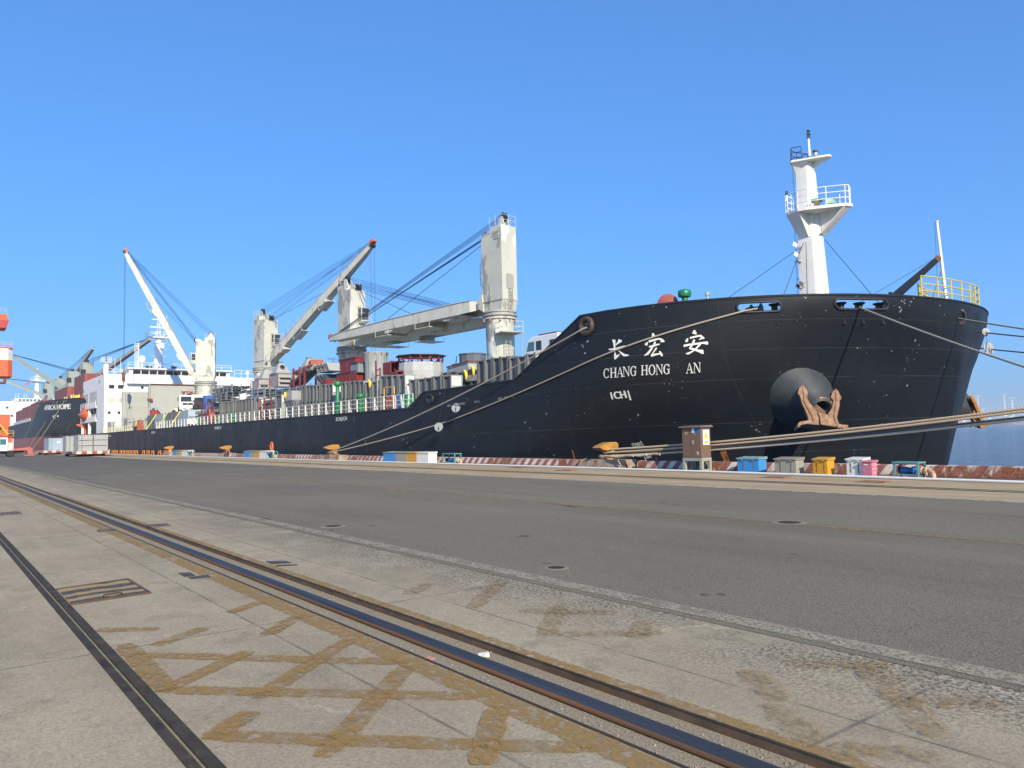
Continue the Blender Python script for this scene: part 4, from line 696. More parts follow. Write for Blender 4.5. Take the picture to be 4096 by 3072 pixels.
# ---------------------------------------------------------------- deck cranes
CRM = M('crane_paint', (.50, .50, .43), .55, .08, .6, wear=[((.30, .29, .27), .57, (.9, .9, .28), .02, 3), ((.60, .62, .60), .60, (.7, .7, .3), .02, 3), ((.42, .30, .17), .69, (1.5, 1.5, .35), .08)])
JIBM = M('jib_paint', (.58, .57, .49), .55, .1, .8, wear=[((.38, .25, .14), .56, (.9, .9, .3), .12), ((.20, .085, .035), .66, (1.6, 1.6, .5), .06), ((.12, .045, .02), .70, (3, 3, 2), .05)])
CRG = M('crane_grey', (.33, .33, .30), .6, .1, 1, wear=[(RUST, .68, (2, 2, .5), .1)])
GLS = M('dark_glass', (.03, .035, .04), .12, .1, 1)
WIR = M('crane_wire', (.012, .025, .045), .45, .2, 3)
ORT = M('jib_tip_red', (.55, .12, .07), .6, .2, 3)
def crane(cx, cy, dirv, lx, ly, zb, zt, pr, piv_z, tip, cab_side, wires=True, hook=None, plat_yaw=0, rear_door=True, jwf=1.0, hoist_to=None, cat_jib=0):
    e = empty('deck_crane', (cx, cy, 3.62), SHIP); u = Vector((*dirv, 0)).normalized(); v = Vector((-u.y, u.x, 0)); c = Vector((cx, cy, 0))
    P = lambda a, b, z: c + u * a + v * b + Vector((0, 0, z))
    zf = zb - .5
    MB().lathe([(pr * .86, 3.62), (pr * .88, 6), (pr * .98, zf - 1.5), (pr, zf - .3), (pr * 1.12, zf - .25), (pr * 1.12, zf - .12), (pr * 1.02, zf - .1), (pr * 1.02, zf)], (cx, cy, 0), 32).build('pedestal', CRM, e, smooth=35)
    MB().lathe([(pr * 1.05, zf), (pr * 1.16, zf + .04), (pr * 1.16, zf + .2), (pr * 1.06, zf + .22), (pr * 1.06, zf + .34), (pr * 1.13, zf + .36), (pr * 1.1, zb)], (cx, cy, 0), 36).build('slewing_ring', CRG, e, smooth=35)
    mb = MB()
    for i in range(10):
        an = 2 * math.pi * i / 10; mb.obox((cx + pr * 1.13 * math.cos(an), cy + pr * 1.13 * math.sin(an), zf - .35), (.16, .10, .28), an)
    mb.build('ring_bracket', M('bracket_rust', (.36, .25, .14), .7, .3, 5), e)
    h = lx / 2; w_ = ly / 2
    prof = [(-h, zb + .9), (-h * .82, zb), (h * .82, zb), (h, zb + .9), (h, zt - .75), (h * .1, zt - .62), (h * .1, zt), (-h, zt)]
    house = MB().prism([P(a, -w_, z) for a, z in prof], v * ly).build('crane_house', CRM, e, bevel=.03)
    # trim lines, hatch, door, ladder
    mb = MB(); s_ = -w_ if (P(0, -w_, 0) - Vector((0, 0, 0))).length < (P(0, w_, 0)).length else w_; sg = -1 if s_ < 0 else 1
    mb.prism([P(a, s_ + sg * .003, z) for a, z in ((-h * .75, zt - .55), (-h * .3, zt - .55), (-h * .3, zt - 1.25), (-h * .75, zt - 1.25))], v * sg * .04); mb.build('side_hatch', CRG, house)
    MB().pipe([P(-h * .8, s_ + sg * .05, zt - .5), P(-h * .5, s_ + sg * .3, zt - .62), P(-h * .25, s_ + sg * .05, zt - .5)], .03, 5).build('hatch_cowl', CRG, house)
    MB().pipe([P(h * .2, s_ + sg * .06, zb + .8), P(-h * .1, s_ + sg * .35, zb + 1.3), P(-h * .25, s_ + sg * .35, zb + 1.25)], .035, 5).build('lifting_davit', CRG, house)
    if rear_door:
        dpts = [P(-h - .003, b, z) for b, z in ((-.42, zb + 2.1), (-.30, zb + 1.95), (.30, zb + 1.95), (.42, zb + 2.1), (.42, zb + 3.2), (.30, zb + 3.35), (-.30, zb + 3.35), (-.42, zb + 3.2))]
        MB().prism(dpts, -u * .06).build('access_door', CRG, house)
        mb = MB()
        for b in (-.22, .22): mb.tube(P(-h - .12, b, zb - .3), P(-h - .12, b, zb + 1.9), .025, n=6)
        for k in range(8): mb.tube(P(-h - .12, -.22, zb - .2 + k * .27), P(-h - .12, .22, zb - .2 + k * .27), .016, n=5)
        mb.build('house_ladder', CRG, house)
    MB().pipe([P(-h, -w_ - .06, zb + .95), P(h, -w_ - .06, zb + .95), P(h + .06, 0, zb + .95), P(h, w_ + .06, zb + .95), P(-h, w_ + .06, zb + .95), P(-h - .06, 0, zb + .95)], .03, 5, True).build('hand_line', CRG, house)
    # sheaves on the head
    mb = MB()
    for b in (-.28, .28): mb.prism([P(-h * .85, b - .05, zt), P(-h * .1, b - .05, zt), P(-h * .42, b - .05, zt + .95), P(-h * .66, b - .05, zt + .95)], v * .1)
    mb.prism([P(h * .35, -.5, zt - .7), P(h + .02, -.5, zt - .8), P(h + .25, -.5, zt - .45), P(h + .05, -.5, zt - .15), P(h * .5, -.5, zt - .3)], v * .1); mb.prism([P(h * .35, .4, zt - .7), P(h + .02, .4, zt - .8), P(h + .25, .4, zt - .45), P(h + .05, .4, zt - .15), P(h * .5, .4, zt - .3)], v * .1)
    mb.build('sheave_bracket', CRM, e)
    MB().lathe([(.38, -.2), (.42, -.18), (.34, -.1), (.34, .1), (.42, .18), (.38, .2)], P(-h * .54, 0, zt + .92), 22, axis=v).build('head_sheave', BLK, e, smooth=40)
    MB().lathe([(.36, -.34), (.40, -.32), (.32, -.2), (.32, .2), (.40, .32), (.36, .34)], P(h + .1, 0, zt - .42), 22, axis=v).build('front_sheave', BLK, e, smooth=40)
    mb = MB(); rp = [P(h * .1, -w_, zt), P(-h, -w_, zt), P(-h, w_, zt), P(h * .1, w_, zt)]
    for hh in (.95, .5): mb.pipe([p + Vector((0, 0, hh)) for p in rp], .022, 5)
    for p in rp + [P(-h * .45, -w_, zt), P(-h * .45, w_, zt), P(-h, 0, zt)]: mb.tube(p, p + Vector((0, 0, .95)), .022, n=5)
    mb.build('head_railing', LADM, e)
    # operator cab
    cs = cab_side; a0 = h + .02
    ce = empty('operator_cab', P(a0 + .4, cs, zt - 4.2), e)
    MB().prism([P(a0, cs - .5, z) for z in ()] or [P(a0, cs - .55, zt - 4.9), P(a0 + .75, cs - .55, zt - 4.7), P(a0 + .85, cs - .55, zt - 3.0), P(a0, cs - .55, zt - 2.8)], v * 1.1).build('cab_body', CRM, ce)
    MB().prism([P(a0 + .82, cs - .45, zt - 4.45), P(a0 + .905, cs - .45, zt - 3.1), P(a0 + .905, cs + .45, zt - 3.1), P(a0 + .82, cs + .45, zt - 4.45)], u * .01).build('cab_window', GLS, ce)
    MB().prism([P(a0 + .12, cs - .56, zt - 4.2), P(a0 + .68, cs - .56, zt - 4.2), P(a0 + .74, cs - .56, zt - 3.1), P(a0 + .12, cs - .56, zt - 3.1)], v * -.012).build('cab_window', GLS, ce)
    MB().prism([P(a0 + .12, cs + .56, zt - 4.2), P(a0 + .68, cs + .56, zt - 4.2), P(a0 + .74, cs + .56, zt - 3.1), P(a0 + .12, cs + .56, zt - 3.1)], v * .012).build('cab_window', GLS, ce)
    mb = MB(); g_ = [P(a0 + 1.1, cs + b, zt - 4.95) for b in (-.7, .7)]
    for z in (0, .6, 1.2, 2.1): mb.pipe([P(a0, cs - .75, zt - 4.95 + z), g_[0] + Vector((0, 0, z)), g_[1] + Vector((0, 0, z)), P(a0, cs + .75, zt - 4.95 + z)], .025, 5)
    for p in g_: mb.tube(p, p + Vector((0, 0, 2.1)), .03, n=5)
    mb.build('cab_guard', LADM, ce)
    # platform round the pedestal
    pe = empty('pedestal_platform', (cx, cy, zf - 1.7), e); rnd_ = Vector((math.cos(plat_yaw), math.sin(plat_yaw), 0)); rp_ = Vector((-rnd_.y, rnd_.x, 0)); q = Vector((cx, cy, zf - 1.75))
    crn = [q + rnd_ * a + rp_ * b for a, b in ((pr * .8, -1), (pr + 1.6, -1), (pr + 1.6, 1), (pr * .8, 1))]
    MB().prism(crn, Vector((0, 0, .1))).build('platform_floor', CRG, pe)
    mb = MB()
    for z in (.5, 1.0): mb.pipe([p + Vector((0, 0, z)) for p in crn], .025, 5)
    for p in crn[1:3] + [(crn[0] + crn[1]) / 2, (crn[2] + crn[3]) / 2, (crn[1] + crn[2]) / 2]: mb.tube(p, p + Vector((0, 0, 1.0)), .025, n=5)
    mb.build('platform_railing', LADM, pe)
    mb = MB(); lq = q + rnd_ * (pr + .5)
    for b in (-.25, .25): mb.tube(lq + rp_ * b, Vector((lq.x + rp_.x * b, lq.y + rp_.y * b, 3.7)), .035, n=6)
    z = 4.0
    while z < q.z: mb.tube(Vector((lq.x - rp_.x * .25, lq.y - rp_.y * .25, z)), Vector((lq.x + rp_.x * .25, lq.y + rp_.y * .25, z)), .02, n=5); z += .35
    mb.build('pedestal_ladder', CRG, pe)
    MB().tube(q + rnd_ * (pr + 1.5) + rp_ * .9, Vector((q.x + rnd_.x * (pr + 1.5) + rp_.x * .9, q.y + rnd_.y * (pr + 1.5) + rp_.y * .9, 3.7)), .05, n=6).build('platform_post', CRG, pe)
    # jib
    tip = Vector(tip); pv = P(h + .35, 0, piv_z); d = (tip - pv).normalized(); side = Vector((-d.y, d.x, 0)).normalized(); nrm = side.cross(d); nrm = nrm if nrm.z > 0 else -nrm; Lj = (tip - pv).length
    J = lambda s_, b, n_: pv + d * (Lj * s_) + side * b + nrm * n_
    mb = MB()
    secs = [(s_, a * jwf, n_) for s_, a, n_ in ((0, .5, .32), (.04, 1.15, .5), (.10, 1.2, .55), (.55, 1.05, .5), (.92, .62, .38), (1.0, .4, .22))]
    for bsg in (-1, 1):                                         # two deep side plates with a top and a bottom plate
        mb.grid([[J(s_, bsg * a - .02 * bsg, -n_), J(s_, bsg * a - .02 * bsg, n_), J(s_, bsg * a + .03 * bsg, n_ + .02), J(s_, bsg * a + .03 * bsg, -n_ - .02), J(s_, bsg * a - .02 * bsg, -n_)] for s_, a, n_ in secs])
    jm = JIBM; jib = mb.build('jib', jm, e)
    mb = MB(); mb.grid([[J(s_, -a - .1, n_ + .03), J(s_, a + .1, n_ + .03), J(s_, a + .1, n_ + .08), J(s_, -a - .1, n_ + .08), J(s_, -a - .1, n_ + .03)] for s_, a, n_ in secs[1:]]); mb.build('jib_top_plate', jm, jib)
    mb = MB(); mb.grid([[J(s_, -a + .1, -n_ + .02), J(s_, a - .1, -n_ + .02)] for s_, a, n_ in secs[2:]]); mb.build('jib_bottom_plate', jm, jib)
    for s_ in ((.16, .52) if not cat_jib else (.13, .56)):
        k_ = (.85 - .45 * max(0, s_ - .5)) * jwf
        MB().prism([J(s_ - .04, -k_ - .25, -.45), J(s_ + .035, -k_ - .25, -.45), J(s_ + .03, -k_ - .2, -.85), J(s_ - .005, -k_ - .2, -.85)], side * (2 * k_ + .4)).build('jib_bracket', jm, jib)
    mb = MB()
    for s_ in (.30, .56):
        A = [J(s_ - .035, 1.15 * jwf, -1.1), J(s_ + .05, 1.15 * jwf, -1.1), J(s_ + .05, 1.15 * jwf, -.55), J(s_ - .035, 1.15 * jwf, -.55)]; B_ = [p - side * 2.3 * jwf for p in A]
        mb = MB(); mb.pipe(A[:2] + B_[1::-1], .025, 5, True)
        for p in A[:2] + B_[:2]: mb.tube(p, p + nrm * .55, .025, n=5)
        mb.prism([A[0], A[1], B_[1], B_[0]], nrm * .04); mb.build('jib_walkway', jm, jib)
    for bsg in (-1, 1): MB().prism([P(h - .3, bsg * .95 - .08, piv_z - .75), P(h + .55, bsg * .95 - .08, piv_z - .3), P(h + .6, bsg * .95 - .08, piv_z + .35), P(h - .1, bsg * .95 - .08, piv_z + .9)], v * .16).build('jib_lug', CRM, e)
    MB().lathe([(.34, -.3), (.36, -.28), (.28, -.1), (.28, .1), (.36, .28), (.34, .3)], tip, 20, axis=side).build('jib_sheave', BLK, jib, smooth=40)
    MB().prism([J(.985, -.3, .2), J(1.025, -.3, .1), J(1.02, -.3, .55), J(.99, -.3, .6)], side * .6).build('jib_tip', ORT, jib)
    if cat_jib:
        mb = MB()
        for s0 in (.04, .09, .14, .19, .24, .29, .34): mb.tube(J(s0, -1.15 * jwf, .5), J(s0, -1.15 * jwf, 1.35), .025, n=5)
        for n_ in (.95, 1.35): mb.pipe([J(.04, -1.15 * jwf, n_), J(.34, -1.15 * jwf, n_)], .025, 5)
        mb.build('jib_railing', LADM, jib)
    # luffing wires
    for i, b in enumerate((-.34, -.22, .22, .34)):
        MB().tube(P(h + .1 + .1 * (i % 2), b, zt - .1 - .22 * i), J(.985 - .022 * i, b * .8, .45), .024, n=5).build('luffing_wire', WIR, e)
    for i, b in enumerate((-.16, -.05, .06, .16)): MB().tube(P(-h * .54 + .12 * i, b, zt + 1.32 - .26 * i), J(.995 - .018 * i, b, .5), .024, n=5).build('luffing_wire', WIR, e)
    MB().tube(P(h + .1, 0, zt - .8), J(.62, 0, .6), .03, n=5).build('luffing_wire', WIR, e)
    if hoist_to:
        for b in (-.3, .3): MB().tube(tip + side * b, Vector((tip.x + side.x * b * .8, tip.y + side.y * b * .8, hoist_to)), .028, n=5).build('hoist_wire', WIR, e)
    return e
crane(-55.6, 41.95, (-29.9, -2.7), 2.85, 1.85, 12.95, 20.75, 1.36, 13.75, (-85.6, 39.2, 13.7), -.6, plat_yaw=R(-15))
crane(-86.3, 42.0, (27, 1.3), 3.2, 2.1, 12.9, 20.6, 1.6, 13.2, (-58.2, 43.5, 12.6), .55, plat_yaw=R(200))
crane(-116.4, 42.1, (28, 4), 3.3, 2.3, 12.9, 20.9, 1.7, 13.9, (-88.2, 46.0, 26.7), .6, hoist_to=9.5, cat_jib=1, jwf=.5, plat_yaw=R(30))
crane(-147.4, 42.0, (-4.5, -12.5), 3.3, 2.5, 12.9, 21.0, 1.75, 13.8, (-153.0, 29.1, 36.9), .6, hoist_to=14.7, jwf=.62, plat_yaw=R(240))
e = empty('hook_block', (-153.0, 29.1, 13), SHIP)
MB().prism([(-153.4, 28.85, 14.6), (-152.6, 28.85, 14.6), (-152.75, 28.85, 13.6), (-153, 28.85, 13.0), (-153.25, 28.85, 13.6)], (0, .5, 0)).build('block_body', M('hook_rust', (.20, .07, .04), .6, .3, 4), e)
MB().pipe([(-153, 29.1, 13.1), (-153, 29.1, 12.6), (-152.85, 29.1, 12.3), (-153, 29.1, 12.05), (-153.2, 29.1, 12.2)], .07, 6).build('block_hook', BLK, e)
for b in (-.5, .5): MB().tube((-153, 29.1 + b * .3, 12.3), (-153 + b, 29.1 + b, 7.0), .025, n=5).build('sling_wire', WIR, e)
MB().tube((-154.5, 29.1, 12.9), (-151.5, 29.1, 12.9), .05, n=6).build('spreader_bar', BLK, e)
# ---------------------------------------------------------------- accommodation and bridge
SUP = M('superstructure_white', (.76, .77, .76), .5, .03, .5, wear=[((.55, .50, .42), .72, (.8, .8, .15), .12)])
SHD = M('superstructure_grey_and_shade', (.45, .47, .47), .6, .05, .5)  # grey fittings, and the shade painted on the aft quay side
HS = empty('superstructure', (-172, 42, 3.62), SHIP)
MB().box(-173, -165, 28.0, 56.2, 3.62, 12.4).build('house_front', SUP, HS)
MB().box(-190, -173, 31.5, 52.5, 3.62, 12.4).build('house_block', SHD, HS)
MB().box(-189.5, -165.2, 28.0, 57.8, 12.42, 15.25).build('bridge_deck_house', SUP, HS)
MB().box(-176, -164.2, 31.9, 52.3, 13.45, 15.3).build('bridge_apron', SUP, HS)
wh = MB(); wh.hexa([(-176, 32.3, 15.3), (-164.9, 32.3, 15.3), (-164.9, 51.8, 15.3), (-176, 51.8, 15.3)], [(-176, 32.3, 16.35), (-164.5, 32.3, 16.35), (-164.5, 51.8, 16.35), (-176, 51.8, 16.35)]); whl = wh.build('wheelhouse', SUP, HS)
MB().box(-176.4, -164.1, 31.9, 52.2, 16.36, 16.6).build('wheelhouse_roof', SUP, HS)
y = 33.0
for k in range(12):
    MB().hexa([(-164.86, y, 15.02), (-164.83, y, 15.02), (-164.83, y + 1.3, 15.02), (-164.86, y + 1.3, 15.02)], [(-164.55, y, 16.1), (-164.49, y, 16.1), (-164.49, y + 1.3, 16.1), (-164.55, y + 1.3, 16.1)]).build('bridge_window', GLS, whl); y += 1.52
CUR = M('curtained_window', (.55, .52, .36), .4, .1, 6)
for y, z, w_, h, m_ in ((29.3, 12.75, .9, .8, GLS), (30.9, 12.75, .9, .8, GLS), (29.3, 10.2, 1.0, .8, CUR), (31.0, 10.2, 1.0, .8, CUR), (28.9, 7.7, .42, .5, GLS), (30.6, 7.7, .42, .5, GLS), (34.8, 12.7, .45, .5, GLS), (32.6, 10.2, .9, .8, CUR), (44, 10.2, .9, .8, GLS), (47, 10.2, .9, .8, GLS)):
    X = -165 if z < 12.4 else -165.2
    f = MB().box(X, X + .03, y - w_ / 2 - .08, y + w_ / 2 + .08, z - h / 2 - .08, z + h / 2 + .08).build('window', SHD, HS); MB().box(X + .031, X + .05, y - w_ / 2, y + w_ / 2, z - h / 2, z + h / 2).build('pane', m_, f)
MB().box(-170.5, -170, 27.95, 27.99, 13.7, 14.4).build('window', GLS, HS); MB().box(-188.9, -188.2, 27.95, 27.99, 12.9, 13.6).build('window', GLS, HS)
# open decks and stairs on the quay side aft
for z in (6.6, 9.4): 
    MB().box(-191.5, -173, 27.8, 56, z - .35, z).build('open_deck', SUP, HS)
    rails('deck_railing', [(x, 27.9) for x in (-173.5, -176.5, -179.5, -182.5, -185.5, -188.5, -191.4)], z, (1.05, .7, .35), .05, SUP, HS)
    MB().box(-186, -173.4, 27.85, 27.9, z + .05, z + .65).build('deck_bulwark', SUP, HS)
MB().prism([(-173.5, 27.95, 12.4), (-189, 27.95, 12.4), (-181, 27.95, 9.6), (-173.5, 27.95, 9.5)], (0, .06, 0)).build('side_shade_sheet', SHD, HS)  # grey sheet coloured as the shade over the open deck wall
MB().box(-182, -181.6, 27.9, 28.4, 3.7, 12.4).build('deck_pillar', SUP, HS); MB().box(-190.5, -190.2, 27.9, 28.4, 3.7, 9.4).build('deck_pillar', SUP, HS)
MB().beam((-178, 29, 6.6), (-182, 29, 9.4), .8, .1).build('deck_stair', SHD, HS)
MB().tube((-187, 29, 9.45), (-187, 29, 10.9), .75, n=16).build('liferaft_canister', M('canister_steel', (.5, .52, .54), .25, .2, 2, metal=.5), HS, smooth=40)
rails('roof_railing', [(-164.3, y) for y in (32, 34, 36, 38, 40, 42, 44, 46, 48, 50, 52)], 16.6, (1.05, .6), .045, SUP, HS)
rails('roof_railing', [(-165.4, y) for y in (28.1, 29.6, 31.2)], 15.25, (1.05, .6), .045, SUP, HS); rails('roof_railing', [(-165.4, y) for y in (53, 54.5, 56, 57.6)], 15.25, (1.6, .9), .045, SUP, HS)
# radar mast and aerials
RM = empty('radar_mast', (-170, 38.85, 16.6), HS)
MB().tube((-170, 38.85, 16.6), (-170, 38.85, 23.4), .95, .62, n=20).build('mast_column', SUP, RM, smooth=40)
MB().prism([(-168.8, 36.6, 23.4), (-168.8, 41.1, 23.4), (-171.5, 41.1, 23.4), (-171.5, 36.6, 23.4)], (0, 0, .25)).build('mast_platform', SUP, RM)
rails('platform_railing', [(-168.8, 36.6), (-168.8, 38), (-168.8, 39.6), (-168.8, 41.1), (-171.5, 41.1), (-171.5, 36.6)], 23.65, (1.0, .5), .05, SUP, RM, closed=True)
mb = MB()
for a, b in ((-.3, -.3), (.3, -.3), (.3, .3), (-.3, .3)): mb.tube((-170 + a, 38.85 + b, 23.6), (-170 + a * .5, 38.85 + b * .5, 28.0), .07, n=5)
for z in (24.4, 25.2, 26, 26.8, 27.5): mb.box(-170.3, -169.7, 38.55, 39.15, z, z + .06)
mb.build('mast_lattice', SUP, RM)
MB().obox((-169.6, 39.2, 25.6), (.3, 4.6, .28), R(12)).build('radar_scanner', SUP, RM); MB().obox((-169.6, 38.6, 27.3), (.2, 2.2, .15), R(-8)).build('radar_scanner', SUP, RM)
for z in (18, 19.5, 21, 22.3): MB().box(-170.2, -169.2, 37.4, 40.2, z, z + .06).build('mast_spreader', SUP, RM)
MB().tube((-170, 40.4, 24.5), (-170, 40.4, 28.3), .05, n=5).build('mast_aerial', SUP, RM); MB().tube((-169.9, 38.9, 28), (-169.9, 38.9, 29), .04, n=5).build('mast_aerial', SUP, RM)
MB().lathe([(.5, 0), (.5, .9), (.35, 1.1), (.01, 1.15)], (-169.2, 39.4, 21.2), 14).build('mast_lamp_box', SUP, RM, smooth=40)
AE = empty('aerial_ladder', (-166, 33.8, 16.6), HS); mb = MB()
for b in (-.35, .35): mb.tube((-166, 33.9 + b, 16.6), (-166, 33.9 + b, 21.8), .1, n=6)
for k in range(16): mb.box(-166.05, -165.95, 33.55, 34.25, 16.9 + k * .31, 17.0 + k * .31)
mb.build('ladder_frame', SUP, AE)
def dome(x, y, z, r_, h):
    e = empty('radome', (x, y, z), HS); MB().tube((x, y, z), (x, y, z + h), r_ * .3, n=8).build('dome_post', SUP, e); MB().lathe([(r_ * .6, h - .05), (r_, h + r_ * .3), (r_, h + r_ * 1.2), (r_ * .75, h + r_ * 1.8), (r_ * .3, h + r_ * 2.05), (.01, h + r_ * 2.1)], (x, y, z), 16).build('dome_shell', SUP, e, smooth=50)
dome(-167, 35.1, 16.6, .7, 1.3); dome(-167, 44.5, 16.6, .45, 1.2); dome(-169, 57, 15.3, .4, .9)
e = empty('wing_post', (-165.8, 28.3, 15.25), HS); MB().tube((-165.8, 28.4, 15.25), (-165.8, 28.4, 17.5), .5, n=14).build('post', SUP, e, smooth=40); MB().box(-166.6, -165, 27.6, 29.2, 17.5, 17.62).build('post_platform', SUP, e); rails('platform_railing', [(-166.6, 27.6), (-165, 27.6), (-165, 29.2), (-166.6, 29.2)], 17.62, (.9, .45), .04, SUP, e, closed=True); MB().tube((-165.8, 28.4, 17.6), (-165.8, 28.4, 18.9), .09, n=6).build('post_lamp', BLK, e)
for y in (30.0, 31.0): MB().tube((-166, y, 15.25), (-166, y, 18.6), .04, n=5).build('whip_aerial', SUP, HS)
MB().lathe([(.5, 0), (.6, .4), (.5, .8)], (-168, 36.6, 16.6), 14).build('roof_dome', BLK, HS, smooth=40); MB().obox((-168, 41.4, 17.1), (.8, .8, .9), .4).build('roof_box', BLK, HS)
# opened hatch covers standing upright before the bridge
HCM = M('hatch_panel', (.36, .37, .33), .6, .06, .8, wear=[((.26, .26, .23), .66, (2, 2, 1), .1), (RUST, .76, (2, 2, 1), .05)])
MB().box(-160.3, -159.7, 30.2, 35.4, 4.2, 11.5).build('hatch_panel', HCM, SHIP)
MB().prism([(-150, 32.7, 8.0), (-150, 34.0, 8.0), (-150, 34.9, 6.9), (-150, 36.3, 6.9), (-150, 37.2, 8.0), (-150, 46.5, 8.0), (-150, 47.0, 11.9), (-150, 45.5, 12.3), (-150, 32.7, 12.3)], (-.5, 0, 0)).build('hatch_panel', HCM, SHIP)
MB().box(-150.2, -149.7, 32.6, 44, 12.3, 12.45).build('hatch_seal', M('seal_red', (.15, .04, .04), .6), SHIP)
MB().beam((-149.7, 32.75, 12.4), (-149.7, 32.75, 5.0), .18, .18).build('hatch_hinge', CRG, SHIP); MB().box(-149.9, -149.3, 32.4, 33.2, 9.3, 9.7).build('hatch_hinge', RED, SHIP)
MB().box(-162, -148, 31.4, 52.6, 3.62, 5.8).build('hatch_coaming', HATM, SHIP)
MB().box(-151.5, -150.6, 33, 37.5, 5.81, 7.7).build('hatch_inside', RED, SHIP)
# guard rails along the quay side of the main deck
GRW = M('rail_white', (.74, .74, .68), .5, .08, 3, wear=[((.55, .42, .25), .68, 4, .1)]); GRC = M('rail_cream', (.72, .68, .42), .5, .08, 3)
def guard(x0, x1, step, mat_, brace=3, h=1.05):
    g = MB()
    n_ = max(1, int(round((x1 - x0) / step))); st = (x1 - x0) / n_
    for z in (h, h * .66, h * .33): g.tube((x0, 27.62, 3.7 + z), (x1, 27.62, 3.7 + z), .024, n=6)
    g_ = g.build('guard_rail', mat_, SHIP, smooth=40)
    po = None; pb = None
    for i in range(n_ + 1):
        x = x0 + i * st; br = i % brace == 1
        src = pb if br else po
        if src is None:
            o0 = wloc(g_); mb = MB(); mb.box(-.03, .03, -.045, .045, 0, h)
            if br: mb.prism([(.0, -.02, .62), (.06, -.02, .62), (.5, -.02, 0), (.42, -.02, 0)], (0, .04, 0))
            o = MB.build(mb, 'railing_post', mat_, None); o.parent = g_; o.location = Vector((x, 27.62, 3.7)) - o0
            if br: pb = o
            else: po = o
        else:
            o = src.copy(); COL.objects.link(o); o.parent = g_; o.location = Vector((x, 27.62, 3.7)) - wloc(g_)
guard(-60.5 - 61, -49.9, 1.5, GRW); guard(-163, -139, 1.5, GRC, 2)
rails('guard_rail', [(-49.6, 27.62), (-48.4, 27.62), (-47.1, 27.62)], 3.7, (1.05, .66, .33), .024, GRW, SHIP); MB().prism([(-48.7, 27.6, 3.7), (-48.5, 27.6, 3.7), (-48.75, 27.6, 4.7), (-48.95, 27.6, 4.7)], (0, .06, 0)).build('rail_gate', GRW, SHIP)
MB().pipe([(-47.9, 27.7, 3.7), (-47.8, 27.7, 4.6), (-47.9, 27.7, 5.3), (-48.2, 27.7, 5.35)], .07, 6).build('gangway_davit', GRW, SHIP)
# deck vents
mushroom(-61.8, 28.7, 3.62, 2.65, .17, .36, 'tall_vent'); mushroom(-57.4, 28.7, 3.62, 1.35, .17, .33, 'short_vent'); mushroom(-89.9, 28.7, 3.62, .8, .2, .33, 'short_vent'); mushroom(-95.9, 28.7, 3.62, .6, .2, .35, 'short_vent'); mushroom(-104.0, 28.7, 3.62, .9, .2, .33, 'short_vent')
MB().prism([(-62.7, 28.7, 3.62), (-61.95, 28.7, 3.62), (-61.95, 28.7, 5.6), (-62.1, 28.7, 5.7)], (0, .1, 0)).build('vent_brace', GRN, SHIP)
MB().prism([(-61.4, 28.7, 3.62), (-60.9, 28.7, 3.62), (-61.6, 28.7, 4.5)], (0, .1, 0)).build('vent_brace', GRN, SHIP)
mb = MB()
for dx in (0, .5, 1.0): mb.pipe([(-52 + dx, 28.2, 3.65), (-52 + dx, 28.2, 4.6), (-51.8 + dx, 28.2, 4.8), (-51.6 + dx, 28.2, 4.6), (-51.6 + dx, 28.2, 3.65)], .07, 6)
mb.build('air_pipe', M('air_pipe_rust', (.30, .08, .05), .6, .3, 5), SHIP, smooth=40)
MB().pipe([(-52.6, 28.3, 4.5), (-52.6, 28.3, 5.5), (-51, 28.3, 5.5), (-51, 28.3, 4.5)], .04, 6).build('yellow_frame', M('frame_yellow', (.75, .42, .04), .5), SHIP)
MB().box(-51.3, -50.3, 28.6, 29.3, 3.65, 4.9).build('deck_locker', M('locker_blue', (.05, .20, .45), .5), SHIP); MB().box(-50.2, -49.6, 28.5, 29.2, 3.65, 4.8).build('deck_locker', GRN, SHIP)
# ================================================================ DECK CARGO
CGREY = [M('casing_grey_%d' % i, c, .55, .12, 1.2, wear=[((.09, .09, .09), .62, (2, 2, .6), .1), (RUST, .80, (3, 3, 1), .05)]) for i, c in enumerate(((.135, .145, .15), (.165, .175, .18), (.11, .12, .125)))]
CLIGHT = M('casing_light_grey', (.33, .34, .33), .55, .1, 1, wear=[((.20, .20, .19), .64, (2, 2, 1), .1)])
PAPER = M('paper_label', (.72, .76, .68), .7, .05, 8); INKM = M('label_ink', (.2, .25, .22), .7)
CRED = M('cargo_red', (.20, .022, .022), .5, .2, 2, wear=[((.10, .02, .02), .62, (2, 2, 1), .1)])
CBLUE = M('crate_blue', (.36, .44, .50), .6, .08, 2); CDARK = M('dark_steel', (.055, .065, .075), .55, .25, 3); CSTEEL = M('bundle_grey', (.15, .17, .18), .55, .2, 2)
CORG = M('frame_orange', (.34, .08, .035), .6, .25, 3); CWRAP = M('wrap_yellow', (.75, .52, .04), .5)
def channel_mesh(nm, wx, dy, h, mat):
    """upright flanged panel: web at the back, flanges at both ends open to the quay, stiffeners inside"""
    mb = MB(); t = .05
    w0 = .16; mb.box(t + .001, wx - t - .001, w0, w0 + t, 0, h - .04); mb.box(0, t, 0, dy - .002, 0, h); mb.box(wx - t, wx, 0, dy - .002, 0, h)
    mb.box(-.03, t + .03, -.04, -.002, 0, h); mb.box(wx - t - .03, wx + .03, -.04, -.002, 0, h)
    for z in (.12, h * .5, h - .12): mb.box(t + .002, wx - t - .002, .05, w0 - .003, z, z + .05)
    mb.box(t + .001, wx - t - .001, w0 + t + .001, dy - .004, h - .1, h - .05)
    return mb.build(nm, mat)
